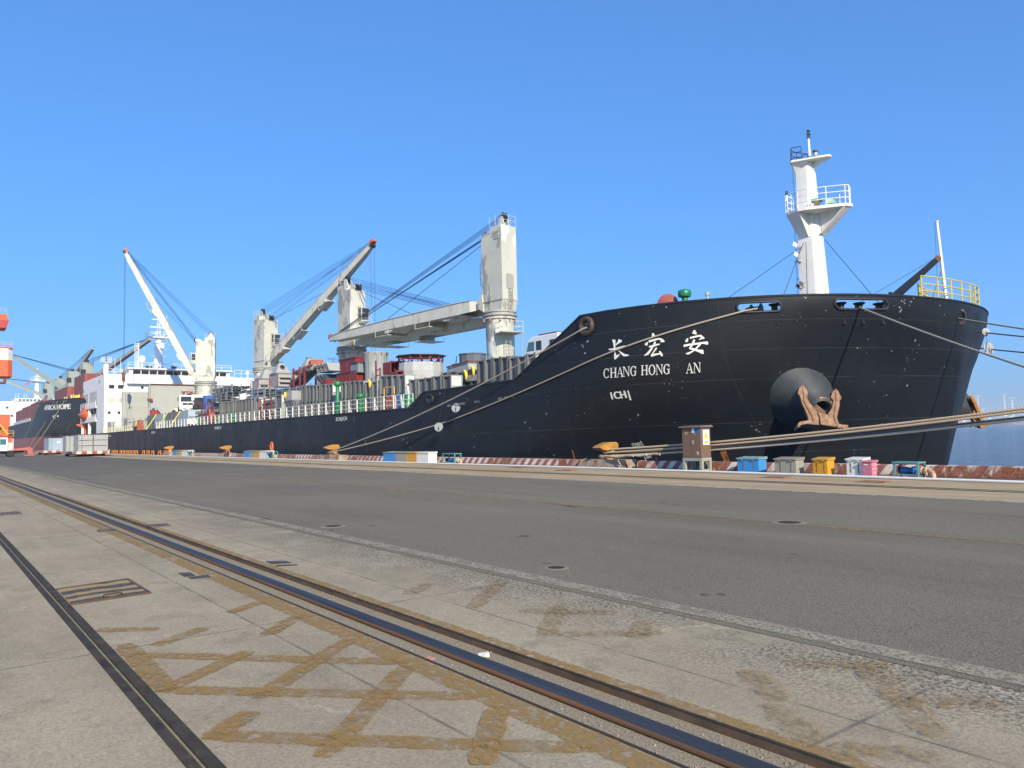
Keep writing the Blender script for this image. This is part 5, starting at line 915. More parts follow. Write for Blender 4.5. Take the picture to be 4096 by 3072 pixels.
def paper(mb_name, x, y0, y1, z0, z1, parent):
    p = MB().add([(x, y0, z0), (x, y1, z0), (x, y1, z1), (x, y0, z1)], [(0, 1, 2, 3)]).build('paper_label', PAPER, parent)
    mb = MB()
    for k in range(3): mb.add([(x + .004, y0 + .08, z1 - .12 - k * .12), (x + .004, y1 - .1 - .06 * k, z1 - .12 - k * .12), (x + .004, y1 - .1 - .06 * k, z1 - .155 - k * .12), (x + .004, y0 + .08, z1 - .155 - k * .12)], [(0, 1, 2, 3)])
    mb.build('label_print', INKM, p)
def panel_row(x0, x1, y, zt0, zt1, n, dy, label, end_label, group, papers=(), mats=None, zb=3.63, seed=1):
    rn = random.Random(seed); step = (x1 - x0) / n; protos = {}
    for i in range(n):
        h = zt0 + (zt1 - zt0) * (i + .5) / n - zb + rn.uniform(-.06, .06); mi = rn.randrange(3); last = i == n - 1
        wx = step * rn.uniform(.8, .92)
        o = channel_mesh('steel_casing', wx, dy, h, CLIGHT if False else CGREY[mi])
        o.location = (x0 + i * step, y + rn.uniform(-.04, .1), zb); WL[o.name] = Vector(o.location); o.rotation_euler = (rn.uniform(-.006, .006), rn.uniform(-.012, .012), rn.uniform(-.03, .03))
        tag(o, end_label if last else label, 'steel panel', group)
        if last or i in papers:
            o.rotation_euler = (0, 0, 0)
            mb = MB(); p = Vector(o.location); paper('p', p.x + wx + .036, p.y + .08, p.y + dy * .85, zb + h - .75, zb + h - .12, o)
            if last: MB().box(p.x + wx + .002, p.x + wx + .03, p.y - .03, p.y + dy - .01, zb + .02, zb + h - .01).build('end_plate', CLIGHT, o)
G_ = 'grey flanged steel panels stacked on deck'
panel_row(-96.9, -83.0, 29.2, 6.5, 6.42, 13, .95, 'grey panel in the long row between the red drum frame and the red rack', 'grey flanged panel with a white label ending the long row beside the red rack', G_, seed=3)
panel_row(-78.0, -76.1, 29.2, 6.37, 6.35, 1, 1.05, '', 'single light grey panel with a white label and yellow strap right of the red rack', G_, seed=4)
panel_row(-71.1, -63.9, 29.2, 6.88, 6.6, 8, .95, 'grey flanged steel panel in the row just left of the tall green vent', 'grey flanged panel with a white label touching the tall green vent', G_, seed=5)
panel_row(-62.6, -58.1, 29.4, 6.62, 6.5, 5, .9, 'grey flanged steel panel standing between the tall and the short green vents', 'last grey panel just above the short green vent', G_, seed=6)
panel_row(-57.9, -55.7, 29.4, 6.4, 6.25, 2, 1.0, 'wide darker grey panel right of the short green vent', 'wide grey labelled panel next right of the short green vent', G_, seed=7)
panel_row(-55.3, -51.0, 29.3, 6.75, 6.45, 4, .95, 'tall grey flanged panel behind the yellow frame by the deck lockers', 'tall grey panel with a large white label above the yellow frame', G_, seed=8)
panel_row(-50.6, -44.9, 29.4, 6.05, 5.95, 5, 1.0, 'grey flanged panel where the black bulwark begins to rise', 'grey panel with a white label behind the start of the bulwark', G_, papers=(2,), seed=9)
panel_row(-48.8, -43.9, 31.2, 6.5, 6.38, 5, 1.2, 'grey panel of the back row behind the labelled panels at the bulwark', 'end panel of the back row wrapped near a yellow strap', G_, seed=10)
panel_row(-42.0, -35.7, 29.6, 6.75, 6.62, 7, 1.0, 'dark grey flanged panel beside the bow slope under the white truck cab', 'dark grey labelled panel nearest the bow slope under the white truck', G_, seed=11)
for x, y, z in ((-75.7, 29.4, 6.35), (-57.2, 29.4, 6.3), (-44.8, 31.2, 6.45), (-45.6, 31.1, 6.2)):
    o = MB().pipe([(x, y, z), (x + .1, y - .08, z + .1), (x + .3, y - .1, z - .02), (x + .35, y - .12, z - .3), (x + .3, y - .12, z - .5)], [.1, .12, .13, .1, .05], 7).build('yellow_wrap', CWRAP, smooth=50); recenter(o, (x, y, z)); tag(o, {-75.7: 'yellow wrapping on the single labelled panel right of the red rack', -57.2: 'yellow wrapping on the wide panel right of the short green vent', -44.8: 'larger yellow wrapping high on the back row panels', -45.6: 'smaller yellow wrapping lower on the back row panels'}[x], 'wrapping', 'yellow wrappings on panels')
def hopper(x0, x1, y0, y1, z0, z1, label, hole=True, mat=CLIGHT):
    t = thing('pyramid_hopper', label, 'hopper', ((x0 + x1) / 2, (y0 + y1) / 2, z0), 'grey pyramid hoppers on the hatch'); cx, cy = (x0 + x1) / 2, (y0 + y1) / 2; h = z1 - z0
    q = lambda f, z: [(cx - (cx - x0) * f, cy - (cy - y0) * f, z), (cx + (x1 - cx) * f, cy - (cy - y0) * f, z), (cx + (x1 - cx) * f, cy + (y1 - cy) * f, z), (cx - (cx - x0) * f, cy + (y1 - cy) * f, z)]
    mb = MB(); mb.hexa(q(1, z0), q(1, z0 + h * .18)); mb.hexa(q(.98, z0 + h * .185), q(.22, z1 - h * .04)); mb.build('hopper_shell', mat, t)
    MB().hexa(q(.3, z1 - h * .039), q(.3, z1)).build('hopper_flange', CSTEEL, t)
    MB().hexa(q(1.04, z0 + h * .16), q(1.04, z0 + h * .2)).build('hopper_flange', CSTEEL, t)
    if hole:
        f = 1 - .6 * .76; n = Vector((h * .78, 0, (x1 - cx) * .76)).normalized(); c = Vector((cx + (x1 - cx) * .55 + .01, cy, z0 + h * .63)) + n * .02
        MB().lathe([(.34, -.1), (.34, .06), (.27, .06), (.27, .0)], c, 18, axis=n).build('inlet_ring', CSTEEL, t); MB().lathe([(.28, .01), (.01, .012)], c, 18, axis=n, cap=False).build('inlet_opening', DARK, t)
hopper(-98.9, -96.9, 34.5, 36.4, 9.2, 11.0, 'squat grey pyramid hopper standing behind the red pallet frame, without a side hole', False)
hopper(-94.0, -91.9, 34.5, 36.5, 9.5, 11.4, 'grey pyramid hopper with a round dark side hole above the slotted boxes')
hopper(-91.2, -89.0, 37.0, 39.0, 9.8, 11.8, 'grey pyramid hopper rising behind the orange frame, nearest the middle crane')
hopper(-87.2, -86.2, 34.5, 35.4, 8.7, 9.9, 'small grey pyramid hopper half hidden beside the slotted boxes')
def slotbox(x0, x1, y0, y1, z0, z1, label, frame=CRED, slots=2):
    t = thing('slotted_box', label, 'steel box', ((x0 + x1) / 2, y0, z0), 'grey boxes in red frames'); hh = (z1 - z0) / (slots + .6)
    mb = MB(); mb.box(x0 + .1, x1 - .1, y0 + .1, y1 - .1, z0, z1); mb.build('box_body', CLIGHT, t)
    for k in range(slots):
        z = z0 + hh * (k + .35); MB().box(x1 - .099, x1 - .06, y0 + .35, y1 - .35, z + .08, z + .32).build('box_slot', DARK, t); MB().box(x1 - .099, x1 - .02, y0 + .1, y1 - .1, z + hh * .55, z + hh * .62).build('box_rib', CLIGHT, t)
    mb = MB()
    for x in (x0, x1):
        for y in (y0, y1): mb.box(x - .04, x + .04, y - .04, y + .04, z0 - .1, z1 + .12)
    mb.box(x0, x1, y0 - .03, y0 + .03, z1 + .1, z1 + .16); mb.box(x1 - .03, x1 + .03, y0, y1, z1 + .1, z1 + .16); mb.build('box_frame', frame, t)
slotbox(-89.9, -87.4, 33.0, 35.0, 7.96, 9.4, 'stack of light grey slotted boxes in a dark red frame under the holed hopper')
slotbox(-96.5, -93.9, 33.0, 34.6, 7.95, 9.2, 'dark red pallet frame holding low grey boxes under the squat hopper', slots=1)
o = None
def plain(name, mat, boxes, label, cat, group=None, bevel=.0):
    b0 = boxes[0]; t = thing(name, label, cat, ((b0[0] + b0[1]) / 2, b0[2], min(b[4] for b in boxes)), group)
    return t
def bundle(x0, x1, y0, y1, z0, z1, label, layers=3, posts=5, mat=CSTEEL, fill=CDARK):
    """frames of stacked steel sections tied up on the hatch"""
    t = thing('steel_bundle', label, 'steel bundle', ((x0 + x1) / 2, y0, z0), 'bundles of steel sections on the hatches'); rn = random.Random(int(x0 * 10))
    h = (z1 - z0) / layers; mb = MB()
    for k in range(layers):
        z = z0 + k * h; mb.box(x0, x1, y0, y0 + .12, z, z + .05); mb.box(x0, x1, y0, y0 + .12, z + h * .62, z + h * .67); mb.box(x0, x1, y0 + .05, y0 + .07, z + .052, z + h * .618)
        mb.box(x1 - .12, x1, y0 + .125, y1, z, z + .05); mb.box(x1 - .12, x1, y0 + .125, y1, z + h * .62, z + h * .67)
    mb.build('section_beam', mat, t)
    mb = MB()
    for k in range(layers):
        for j in range(7):
            yy = y0 + .2 + (y1 - y0 - .25) * j / 6; mb.box(x0 + .1 * rn.random(), x1 - .15 - .2 * rn.random(), yy, yy + .06, z0 + k * h + .02, z0 + k * h + h * rn.uniform(.5, .85))
    mb.build('section_stack', fill, t)
    for i in range(posts):
        x = x0 + (x1 - x0) * i / (posts - 1); MB().box(x - .06, x + .06, y0 - .08, y0 - .001, z0 - .05, z1 + .1).build('bundle_post', mat, t)
    for y in (y0 + .1, (y0 + y1) / 2, y1): MB().box(x1 + .001, x1 + .08, y - .05, y + .05, z0 - .05, z1 + .1).build('bundle_post', mat, t)
bundle(-109.2, -101.0, 32.0, 34.5, 8.05, 9.05, 'dark steel section bundle with vertical posts beside crane above the ribbed panels', 2, 6)
bundle(-105.1, -99.4, 30.8, 32.5, 6.95, 7.8, 'lower dark steel bundle lying right behind the long panel row', 2, 4)
bundle(-108.0, -98.5, 31.2, 33.0, 6.1, 6.95, 'lowest dark steel bundle on the hatch above the red drum frame', 2, 5)
bundle(-93.7, -87.6, 31.5, 33.0, 6.7, 7.85, 'blue grey girder bundle under the slotted boxes', 2, 4, mat=M('bundle_bluegrey', (.20, .235, .26), .5, .15, 2))
bundle(-85.8, -80.0, 31.5, 33.4, 6.6, 7.4, 'flat steel bundle in front of the chevron plates', 2, 4)
bundle(-80.0, -72.5, 31.6, 33.4, 6.4, 7.3, 'grey steel bundle lying left of the small red box', 2, 5)
# inclined beams, chevron plates, orange frame
t = thing('inclined_beam_stack', 'stack of long grey beams leaning diagonally between red posts', 'beam stack', (-80, 33, 7.6))
for k in range(4): MB().beam((-83.5, 33 + k * .5, 7.6 + .12 * k), (-78.6, 33 + k * .5, 9.2 + .12 * k), .34, .34).build('leaning_beam', CSTEEL if k % 2 else CDARK, t)
for x, y in ((-82.0, 32.8), (-80.2, 32.8), (-78.9, 32.8), (-81, 35)): MB().box(x - .09, x + .09, y - .09, y + .09, 7.4, 9.6).build('red_post', CRED, t)
MB().beam((-82, 32.75, 9.1), (-80.2, 32.75, 9.3), .08, .12).build('red_rail', CRED, t)
t = thing('orange_frame', 'rusty orange steel frame lying on top of the leaning beams', 'steel frame', (-82, 34.5, 9.5))
MB().beam((-83.0, 34.3, 9.65), (-80.2, 34.3, 9.95), .3, .28).beam((-83.0, 35.6, 9.75), (-80.4, 35.6, 10.05), .3, .28).build('frame_beam', CORG, t); MB().beam((-80.9, 34.3, 10.3), (-80.6, 35.7, 10.3), .3, .5).build('frame_cross', CORG, t); MB().beam((-82.7, 34.2, 9.3), (-82.4, 35.6, 9.3), .2, .3).build('frame_cross', CORG, t)
for i in range(7):
    x = -78.6 + i * .48; mb = MB(); pr_ = [(33.7, 9.15), (34.3, 9.45), (34.95, 9.15), (34.3, 8.0)]
    prof_ = [Vector((x + a, 33.6 + b, z)) for a, b, z in ((0, 0, 9.35), (.55, .05, 9.7), (1.15, .1, 8.85), (1.6, .15, 8.85))]
    for p_, q_ in zip(prof_, prof_[1:]): mb.hexa([p_, q_, q_ + Vector((0, 1.5, 0)), p_ + Vector((0, 1.5, 0))], [v + Vector((0, 0, -.09)) for v in (p_, q_, q_ + Vector((0, 1.5, 0)), p_ + Vector((0, 1.5, 0)))])
    mb.hexa([p + Vector((0, -.02, .06)) for p in prof_], [p + Vector((0, -.06, .06)) for p in prof_]) if False else None
    o = mb.build('chevron_plate', CSTEEL if i % 2 else CLIGHT); tag(o, 'bent grey chevron plate nested in the zigzag stack left of the red boxes', 'bent plate', 'nested chevron plates'); recenter(o, (x, 33.6, 8.8))
for i in range(6):
    x = -77.9 + i * .42; prof_ = [Vector((x + a, 33.5 + b, z)) for a, b, z in ((0, 0, 8.55), (.5, .05, 8.1), (1.0, .08, 7.6), (1.8, .1, 7.6))]; mb = MB()
    for p_, q_ in zip(prof_, prof_[1:]): mb.hexa([p_, q_, q_ + Vector((0, 1.5, 0)), p_ + Vector((0, 1.5, 0))], [v + Vector((0, 0, -.08)) for v in (p_, q_, q_ + Vector((0, 1.5, 0)), p_ + Vector((0, 1.5, 0)))])
    o = mb.build('chevron_plate', CDARK if i % 2 else CSTEEL); tag(o, 'bent dark plate in the lower nest under the zigzag stack', 'bent plate', 'lower nested plates'); recenter(o, (x, 33.5, 7.6))
# red boxes
def redbox(name, x0, x1, y0, y1, z0, z1, label, ribs=5, lid=True, taper=0, open_=False):
    t = thing(name, label, 'red box', ((x0 + x1) / 2, y0, z0), 'dark red steel boxes')
    if open_:
        mb = MB(); th = .09
        mb.box(x0, x1, y0, y1, z0, z0 + th); mb.box(x0, x1, y0, y1, z1 - th, z1); mb.box(x0, x1, y0, y0 + th, z0 + th + .002, z1 - th - .002); mb.box(x0, x1, y1 - th, y1, z0 + th + .002, z1 - th - .002); mb.box(x0, x0 + .05, y0 + th + .002, y1 - th - .002, z0 + th + .002, z1 - th - .002)
        mb.build('box_shell', CRED, t); MB().box(x1 + .001, x1 + .06, y0 - .08, y0 + .05, z0 - .08, z1 + .08).box(x1 + .001, x1 + .06, y1 - .05, y1 + .08, z0 - .08, z1 + .08).box(x1 + .001, x1 + .06, y0 + .052, y1 - .052, z1 - .05, z1 + .08).box(x1 + .001, x1 + .06, y0 + .052, y1 - .052, z0 - .08, z0 + .05).build('box_flange', CRED, t); return
    MB().hexa([(x0, y0, z0), (x1, y0, z0), (x1, y1, z0), (x0, y1, z0)], [(x0 - taper, y0 - taper, z1), (x1 + taper, y0 - taper, z1), (x1 + taper, y1 + taper, z1), (x0 - taper, y1 + taper, z1)]).build('box_shell', CRED, t)
    if lid: MB().box(x0 - taper - .08, x1 + taper + .08, y0 - taper - .08, y1 + taper + .08, z1 - .02, z1 + .08).build('box_flange', CRED, t)
    for i in range(ribs):
        x = x0 + (x1 - x0) * (i + .5) / ribs; MB().box(x - .04, x + .04, y0 - taper * .5 - .07, y0 - .001, z0, z1 - .05).build('box_rib', CRED, t)
    for i in range(3):
        y = y0 + (y1 - y0) * (i + .5) / 3; MB().box(x1 + .001, x1 + .07, y - .04, y + .04, z0, z1 - .05).build('box_rib', CRED, t)
redbox('red_hopper_box', -71.1, -66.8, 33.0, 34.4, 6.5, 8.1, 'large dark red flared box under the upper red box', 5, True, .08); redbox('red_hopper_box', -71.5, -68.0, 33.5, 35.0, 8.2, 9.55, 'upper dark red box standing on the large red box', 1, True, .05)
redbox('red_box', -73.0, -71.4, 31.9, 33.2, 6.4, 7.55, 'small dark red box left of the large red flared box', 0, False)
redbox('red_open_box', -60.6, -59.2, 32.5, 33.5, 7.25, 8.3, 'dark red open box frame in front of the grey drum', open_=True); redbox('red_open_box', -59.1, -57.8, 32.3, 33.2, 6.95, 7.35, 'low dark red open tray right of the red open box', open_=True)
t = thing('grey_hopper_box', 'blue grey box with a dark rim right of the upper red box', 'steel box', (-67, 33, 8)); MB().box(-67.9, -66.3, 32.9, 33.9, 7.95, 8.85).build('box_shell', M('box_bluegrey', (.20, .24, .25), .5, .1, 2), t); MB().box(-68.0, -66.2, 32.8, 34, 8.86, 8.95).build('box_rim', CDARK, t)
t = thing('red_stand', 'thin dark red ladder-like stand left of the red open box', 'stand', (-61.6, 32.4, 6.9))
MB().box(-61.7, -61.6, 32.3, 32.4, 6.8, 8.6).box(-60.9, -60.8, 32.3, 32.4, 6.8, 7.9).build('stand_post', CRED, t); MB().box(-61.6, -60.9, 32.32, 32.38, 7.2, 7.28).build('stand_bar', CRED, t); MB().box(-61.6, -60.9, 32.32, 32.38, 7.7, 7.78).build('stand_bar', CRED, t)
# grey duct, drum with lattice, dark drum
t = thing('grey_duct', 'tall grey flared duct section with braces right of the red boxes', 'duct', (-65.2, 34.2, 6.3))
MB().lathe([(1.02, 0), (1.02, 2.2), (1.12, 3.25), (1.2, 3.45), (1.2, 3.52), (1.12, 3.53), (1.06, 3.3), (.95, 2.0)], (-65.2, 34.2, 6.25), 32).build('duct_shell', CLIGHT, t, smooth=35)
MB().prism([(-64.6, 33.1, 6.3), (-62.9, 33.4, 6.3), (-64.1, 33.3, 7.9)], (0, .06, 0)).build('duct_gusset', CLIGHT, t)
for a in (-60, -20, 20, 60, 100): MB().beam(Vector((-65.2, 34.2, 7.0)) + Vector((math.cos(R(a)), math.sin(R(a)), 0)) * 1.05, Vector((-65.2, 34.2, 9.6)) + Vector((math.cos(R(a)), math.sin(R(a)), 0)) * 1.22, .06, .1).build('duct_brace', CLIGHT, t)
for a in range(0, 360, 30): MB().obox(Vector((-65.2, 34.2, 9.6)) + Vector((math.cos(R(a)), math.sin(R(a)), 0)) * 1.19, (.16, .04, .18), R(a)).build('duct_lug', CDARK, t)
t = thing('lattice_drum', 'wide grey many-sided drum with a dark red lattice ring and rim on top', 'drum', (-58.2, 35, 6.3))
MB().lathe([(2.02, 6.3), (2.05, 7.4), (1.98, 8.15), (1.9, 8.16)], (-58.2, 35, 0), 14).build('drum_shell', M('drum_grey', (.40, .41, .40), .55, .08, 1.5, wear=[((.22, .2, .18), .68, 2, .08)]), t)
for i in range(28):
    a = 2 * math.pi * i / 28; b = a + (.12 if i % 2 else -.12); c = Vector((-58.2, 35, 0)); MB().beam(c + Vector((1.95 * math.cos(a), 1.95 * math.sin(a), 8.16)), c + Vector((2.02 * math.cos(b), 2.02 * math.sin(b), 8.72)), .07, .07).build('lattice_post', CRED, t)
MB().pipe([(-58.2 + 2.0 * math.cos(2 * math.pi * i / 24), 35 + 2.0 * math.sin(2 * math.pi * i / 24), 8.45) for i in range(24)], .04, 6, True).build('lattice_ring', CRED, t); MB().lathe([(1.9, 8.72), (2.32, 8.74), (2.32, 8.80), (1.9, 8.82)], (-58.2, 35, 0), 8).build('drum_rim', M('rim_darkred', (.10, .035, .04), .5), t)
MB().beam((-59.6, 33.3, 6.4), (-60.0, 33.35, 7.9), .05, .05).beam((-59.0, 33.0, 6.6), (-60.0, 33.3, 7.9), .05, .05).build('drum_strut', CDARK, t)
t = thing('dark_drum', 'dark blue grey round drum standing left of the forward crane pedestal', 'drum', (-53.3, 37.2, 6)); MB().lathe([(1.15, 6.0), (1.15, 8.5), (1.22, 8.52), (1.22, 8.62), (1.1, 8.63)], (-53.3, 37.2, 0), 12).build('drum_shell', M('drum_dark', (.10, .115, .13), .5, .1, 2), t)
MB().box(-55.4, -54.5, 36.4, 37.4, 6.0, 7.9).build('drum_branch', M('branch_blue', (.12, .145, .17), .5), t); MB().beam((-54.4, 36.3, 8.5), (-54.6, 36.2, 7.2), .06, .06).build('drum_strut', CDARK, t)
for (x, z, lab, m_) in ((-56.6, 7.3, 'dark red cone cover left of the dark drum', CRED), (-46.6, 6.4, 'low red rimmed tray behind the back row of panels', CRED)):
    t = MB().hexa([(x - .6, 36.3, 6.0), (x + .9, 36.3, 6.0), (x + .9, 37.5, 6.0), (x - .6, 37.5, 6.0)], [(x - .1, 36.5, z), (x + .6, 36.5, z), (x + .6, 37.3, z), (x - .1, 37.3, z)]).build('red_cover', m_); tag(t, lab, 'cover'); recenter(t, (x, 36.5, 6))
t = thing('grey_duct_box', 'light grey angled duct box behind the panels left of the forward crane', 'duct', (-49.5, 33, 6)); MB().hexa([(-50.6, 32.6, 6.05), (-47.0, 32.6, 6.05), (-47.0, 34.2, 6.05), (-50.6, 34.2, 6.05)], [(-50.2, 32.6, 7.0), (-47.4, 32.6, 7.2), (-47.4, 34.2, 7.2), (-50.2, 34.2, 7.0)]).build('duct_shell', CLIGHT, t); MB().pipe([(-50.2, 32.5, 7.05), (-47.2, 32.5, 7.28), (-47.2, 34.2, 7.28), (-50.2, 34.2, 7.05)], .05, 6, True).build('duct_rim', CRED, t)
# lidded grey box and red rack by the rail
t = thing('grey_cabinet', 'grey two-leaf steel cabinet standing by the rail between two panel rows', 'cabinet', (-75, 29.4, 3.63)); MB().box(-75.9, -74.0, 29.5, 30.6, 3.63, 5.6).build('cabinet_base', CGREY[2], t); MB().box(-75.6, -74.1, 29.45, 30.7, 5.62, 6.6).build('cabinet_body', CLIGHT, t); MB().box(-74.099, -74.06, 29.5, 30.05, 5.7, 6.5).build('cabinet_door', CLIGHT, t); MB().box(-74.099, -74.06, 30.1, 30.65, 5.7, 6.5).build('cabinet_door', CLIGHT, t)
for i in range(4): MB().box(-73.9 + i * .62, -73.6 + i * .62, 29.4, 30.3, 3.63, 5.2 + .3 * (i % 2)).build('cabinet_leg', CGREY[1], t)
t = thing('red_rack', 'dark red lattice rack holding grey girders between the panel rows', 'rack', (-82.5, 29.4, 3.63))
for x in (-84.3, -82.9, -81.5, -79.6): MB().box(x - .06, x + .06, 29.3, 29.42, 3.63, 6.2).build('rack_post', CRED, t)
for z in (4.6, 6.1): MB().box(-84.3, -79.6, 29.32, 29.4, z, z + .1).build('rack_beam', CRED, t)
for y in (30.5,): 
    for x in (-81.5, -79.6): MB().box(x - .06, x + .06, y, y + .12, 3.63, 6.2).build('rack_post', CRED, t)
for k in range(4): MB().box(-84.0, -79.8, 29.7 + .02 * k, 30.5, 3.8 + k * .62, 4.15 + k * .62).build('rack_girder', CSTEEL if k % 2 else CGREY[0], t)
MB().box(-82.8, -82.2, 29.2, 29.28, 4.5, 5.3).build('rack_plate', CRED, t)
# trucks on deck
TWH = M('truck_white', (.76, .77, .75), .35, .03, 2); TBL = M('truck_black', (.02, .021, .023), .6, .3, 4); TIRE = M('tyre_rubber', (.022, .022, .022), .8, .2, 8); HUBM = M('hub_grey', (.5, .5, .48), .5)
def wheel(x, y, z, r_, wd, parent, axis=(0, 1, 0), hub=None):
    w_ = MB().lathe([(r_ * .55, -wd / 2), (r_ * .92, -wd / 2), (r_, -wd * .35), (r_, wd * .35), (r_ * .92, wd / 2), (r_ * .55, wd / 2)], (x, y, z), 24, axis=axis).build('wheel', TIRE, parent, smooth=40)
    MB().lathe([(r_ * .56, -wd * .42), (r_ * .3, -wd * .3), (r_ * .25, -wd * .46), (.01, -wd * .46)], (x, y, z), 18, axis=axis, cap=False).build('hub', hub or HUBM, w_, smooth=40); MB().lathe([(.01, wd * .46), (r_ * .25, wd * .46), (r_ * .3, wd * .3), (r_ * .56, wd * .42)], (x, y, z), 18, axis=axis, cap=False).build('hub', hub or HUBM, w_, smooth=40)
def truck(x, y, z, yaw, label, tail=None, cabh=2.55):
    """tractor cab facing local +x; origin at ground under the cab front"""
    t = thing('truck', label, 'truck', (0, 0, 0), 'white trucks on deck'); W2 = 1.2
    cab_ = [(-2.1, .75), (0, .75), (.02, 1.5), (-.02, 1.75), (-.28, cabh - .05), (-.5, cabh + .12), (-2.1, cabh + .12)]
    MB().prism([(a, -W2, b) for a, b in cab_], (0, 2 * W2, 0)).build('cab', TWH, t, bevel=.05)
    MB().prism([(.025, -1.05, 1.62), (-.0, -1.05, 1.8), (-.26, -.98, cabh - .1), (-.26, .98, cabh - .1), (-.0, 1.05, 1.8), (.025, 1.05, 1.62)], (.015, 0, .004)).build('windscreen', GLS, t)
    for s_ in (-1, 1):
        MB().prism([(-.35, s_ * 1.203, 1.65), (-1.25, s_ * 1.203, 1.65), (-1.25, s_ * 1.203, 2.4), (-.6, s_ * 1.203, 2.4)], (0, s_ * .012, 0)).build('side_window', GLS, t)
        MB().box(.02, .12, s_ * .82 - .22, s_ * .82 + .22, .82, 1.02).build('headlight', M('headlight_glass', (.6, .62, .62), .15), t)
        MB().beam((-.15, s_ * 1.22, 2.3), (0, s_ * 1.42, 2.25), .04, .04).beam((.0, s_ * 1.42, 2.3), (.0, s_ * 1.42, 1.7), .14, .1).build('mirror', TBL, t)
    MB().box(.021, .06, -.75, .75, 1.12, 1.45).build('grille', TBL, t); MB().lathe([(.1, 0), (.07, .03)], (.06, 0, 1.3), 12, axis=(1, 0, 0)).build('badge', HUBM, t); MB().box(-.2, .14, -W2, W2, .42, .74).build('bumper', TWH, t)
    MB().box(.141, .15, -.7, -.2, .5, .62).box(.141, .15, .2, .7, .5, .62).build('bumper_grille', TBL, t)
    MB().box(-2.101, -2.11, -.8, .8, 1.6, 2.25).build('rear_window', GLS, t); MB().beam((-2.0, -.45, .8), (-5.6, -.45, .8), .12, .26).beam((-2.0, .45, .8), (-5.6, .45, .8), .12, .26).build('chassis', TBL, t); MB().box(-2.7, -2.15, -.9, .9, .9, 1.7).build('tank', TBL, t)
    for a in (-1.0, -4.1, -5.2):
        for s_ in (-1, 1): wheel(a, s_ * .98, .5, .5, .34 if a == -1 else .5, t)
    if tail == 'red_arm': MB().beam((-5.0, .2, 1.0), (-2.6, .2, 3.0), .3, .25).beam((-2.9, -.5, 3.1), (-1.0, -.5, 3.15), .35, .3).beam((-2.9, .6, 3.1), (-1.4, .6, 3.05), .3, .3).beam((-2.4, -.9, 3.3), (-2.4, .9, 3.3), .2, .2).build('loader_arm', CRED, t)
    t.location = (x, y, z); t.rotation_euler = (0, 0, yaw)
truck(-125.4, 33.0, 6.35, R(-12), 'white truck cab facing forward with a red loader arm behind it', 'red_arm'); truck(-127.2, 35.0, 6.4, R(172), 'white truck seen from behind with its dark wheels showing, next to the hatch cover')
t = thing('blue_cabin', 'small blue and black machine cabin behind the white trucks', 'cabin', (-121.4, 34.8, 7.4)); MB().prism([(-122.4, 34.4, 6.6), (-120.8, 34.4, 6.6), (-120.8, 34.4, 8.3), (-121.2, 34.4, 8.75), (-122.4, 34.4, 8.75)], (0, 1.6, 0)).build('cabin_body', M('cabin_blue', (.05, .12, .42), .45), t, bevel=.05); MB().box(-122.9, -122.45, 34.4, 36, 6.5, 8.5).build('cabin_rear', TBL, t); MB().box(-120.79, -120.77, 34.6, 35.8, 7.4, 8.2).build('cabin_window', GLS, t)
t = thing('truck', 'white truck cab with a red roof bar above the dark panels at the bow slope', 'truck', (-38.5, 32.6, 6.6), 'white trucks on deck')
MB().prism([(-40.2, 32.4, 6.6), (-38.0, 32.4, 6.6), (-36.8, 32.4, 6.6), (-36.8, 32.4, 8.2), (-39.4, 32.4, 8.2), (-39.95, 32.4, 8.0), (-40.2, 32.4, 7.2)], (0, 1.9, 0)).build('cab', TWH, t, bevel=.06); MB().prism([(-39.0, 32.39, 7.25), (-39.0, 32.39, 7.85), (-38.45, 32.39, 7.85), (-38.45, 32.39, 7.25)], (0, -.01, 0)).build('side_window', GLS, t); MB().prism([(-40.0, 32.39, 7.25), (-39.8, 32.39, 7.85), (-39.2, 32.39, 7.85), (-39.2, 32.39, 7.25)], (0, -.01, 0)).build('side_window', M('window_teal', (.08, .16, .18), .15), t); MB().prism([(-37.6, 32.39, 7.4), (-37.6, 32.39, 7.8), (-37.0, 32.39, 7.8), (-37.0, 32.39, 7.4)], (0, -.01, 0)).build('side_window', GLS, t); MB().box(-39.0, -37.2, 32.6, 34.1, 8.21, 8.32).build('roof_bar', CRED, t)
# crates, drum in a red frame, tank, low trailer near the bridge
def crate(x0, x1, y0, y1, z0, z1, label, mat, rib=4):
    t = thing('steel_crate', label, 'crate', ((x0 + x1) / 2, y0, z0), 'crates near the trucks'); MB().box(x0, x1, y0, y1, z0, z1).build('crate_body', mat, t)
    for i in range(rib): y = y0 + (y1 - y0) * i / (rib - 1); MB().box(x1 + .001, x1 + .07, y - .05, y + .05, z0, z1).build('crate_rib', CGREY[0], t)
    for i in range(3): x = x0 + (x1 - x0) * i / 2; MB().box(x - .05, x + .05, y0 - .07, y0 - .001, z0, z1).build('crate_rib', CGREY[0], t)
crate(-120.0, -115.3, 30.3, 33.2, 3.63, 6.3, 'pale blue crate left of the red drum frame under the trucks', CBLUE, 2); crate(-134.5, -129.7, 30.3, 31.8, 3.63, 6.25, 'small pale blue crate behind the cream rail', CBLUE, 2)
crate(-129.0, -121.5, 30.6, 35.6, 3.63, 6.32, 'ribbed grey crate right under the white trucks', CGREY[1], 6); crate(-141, -135.0, 30.6, 33.0, 3.63, 6.3, 'grey ribbed crate left of the small pale blue crate', CGREY[0], 4)
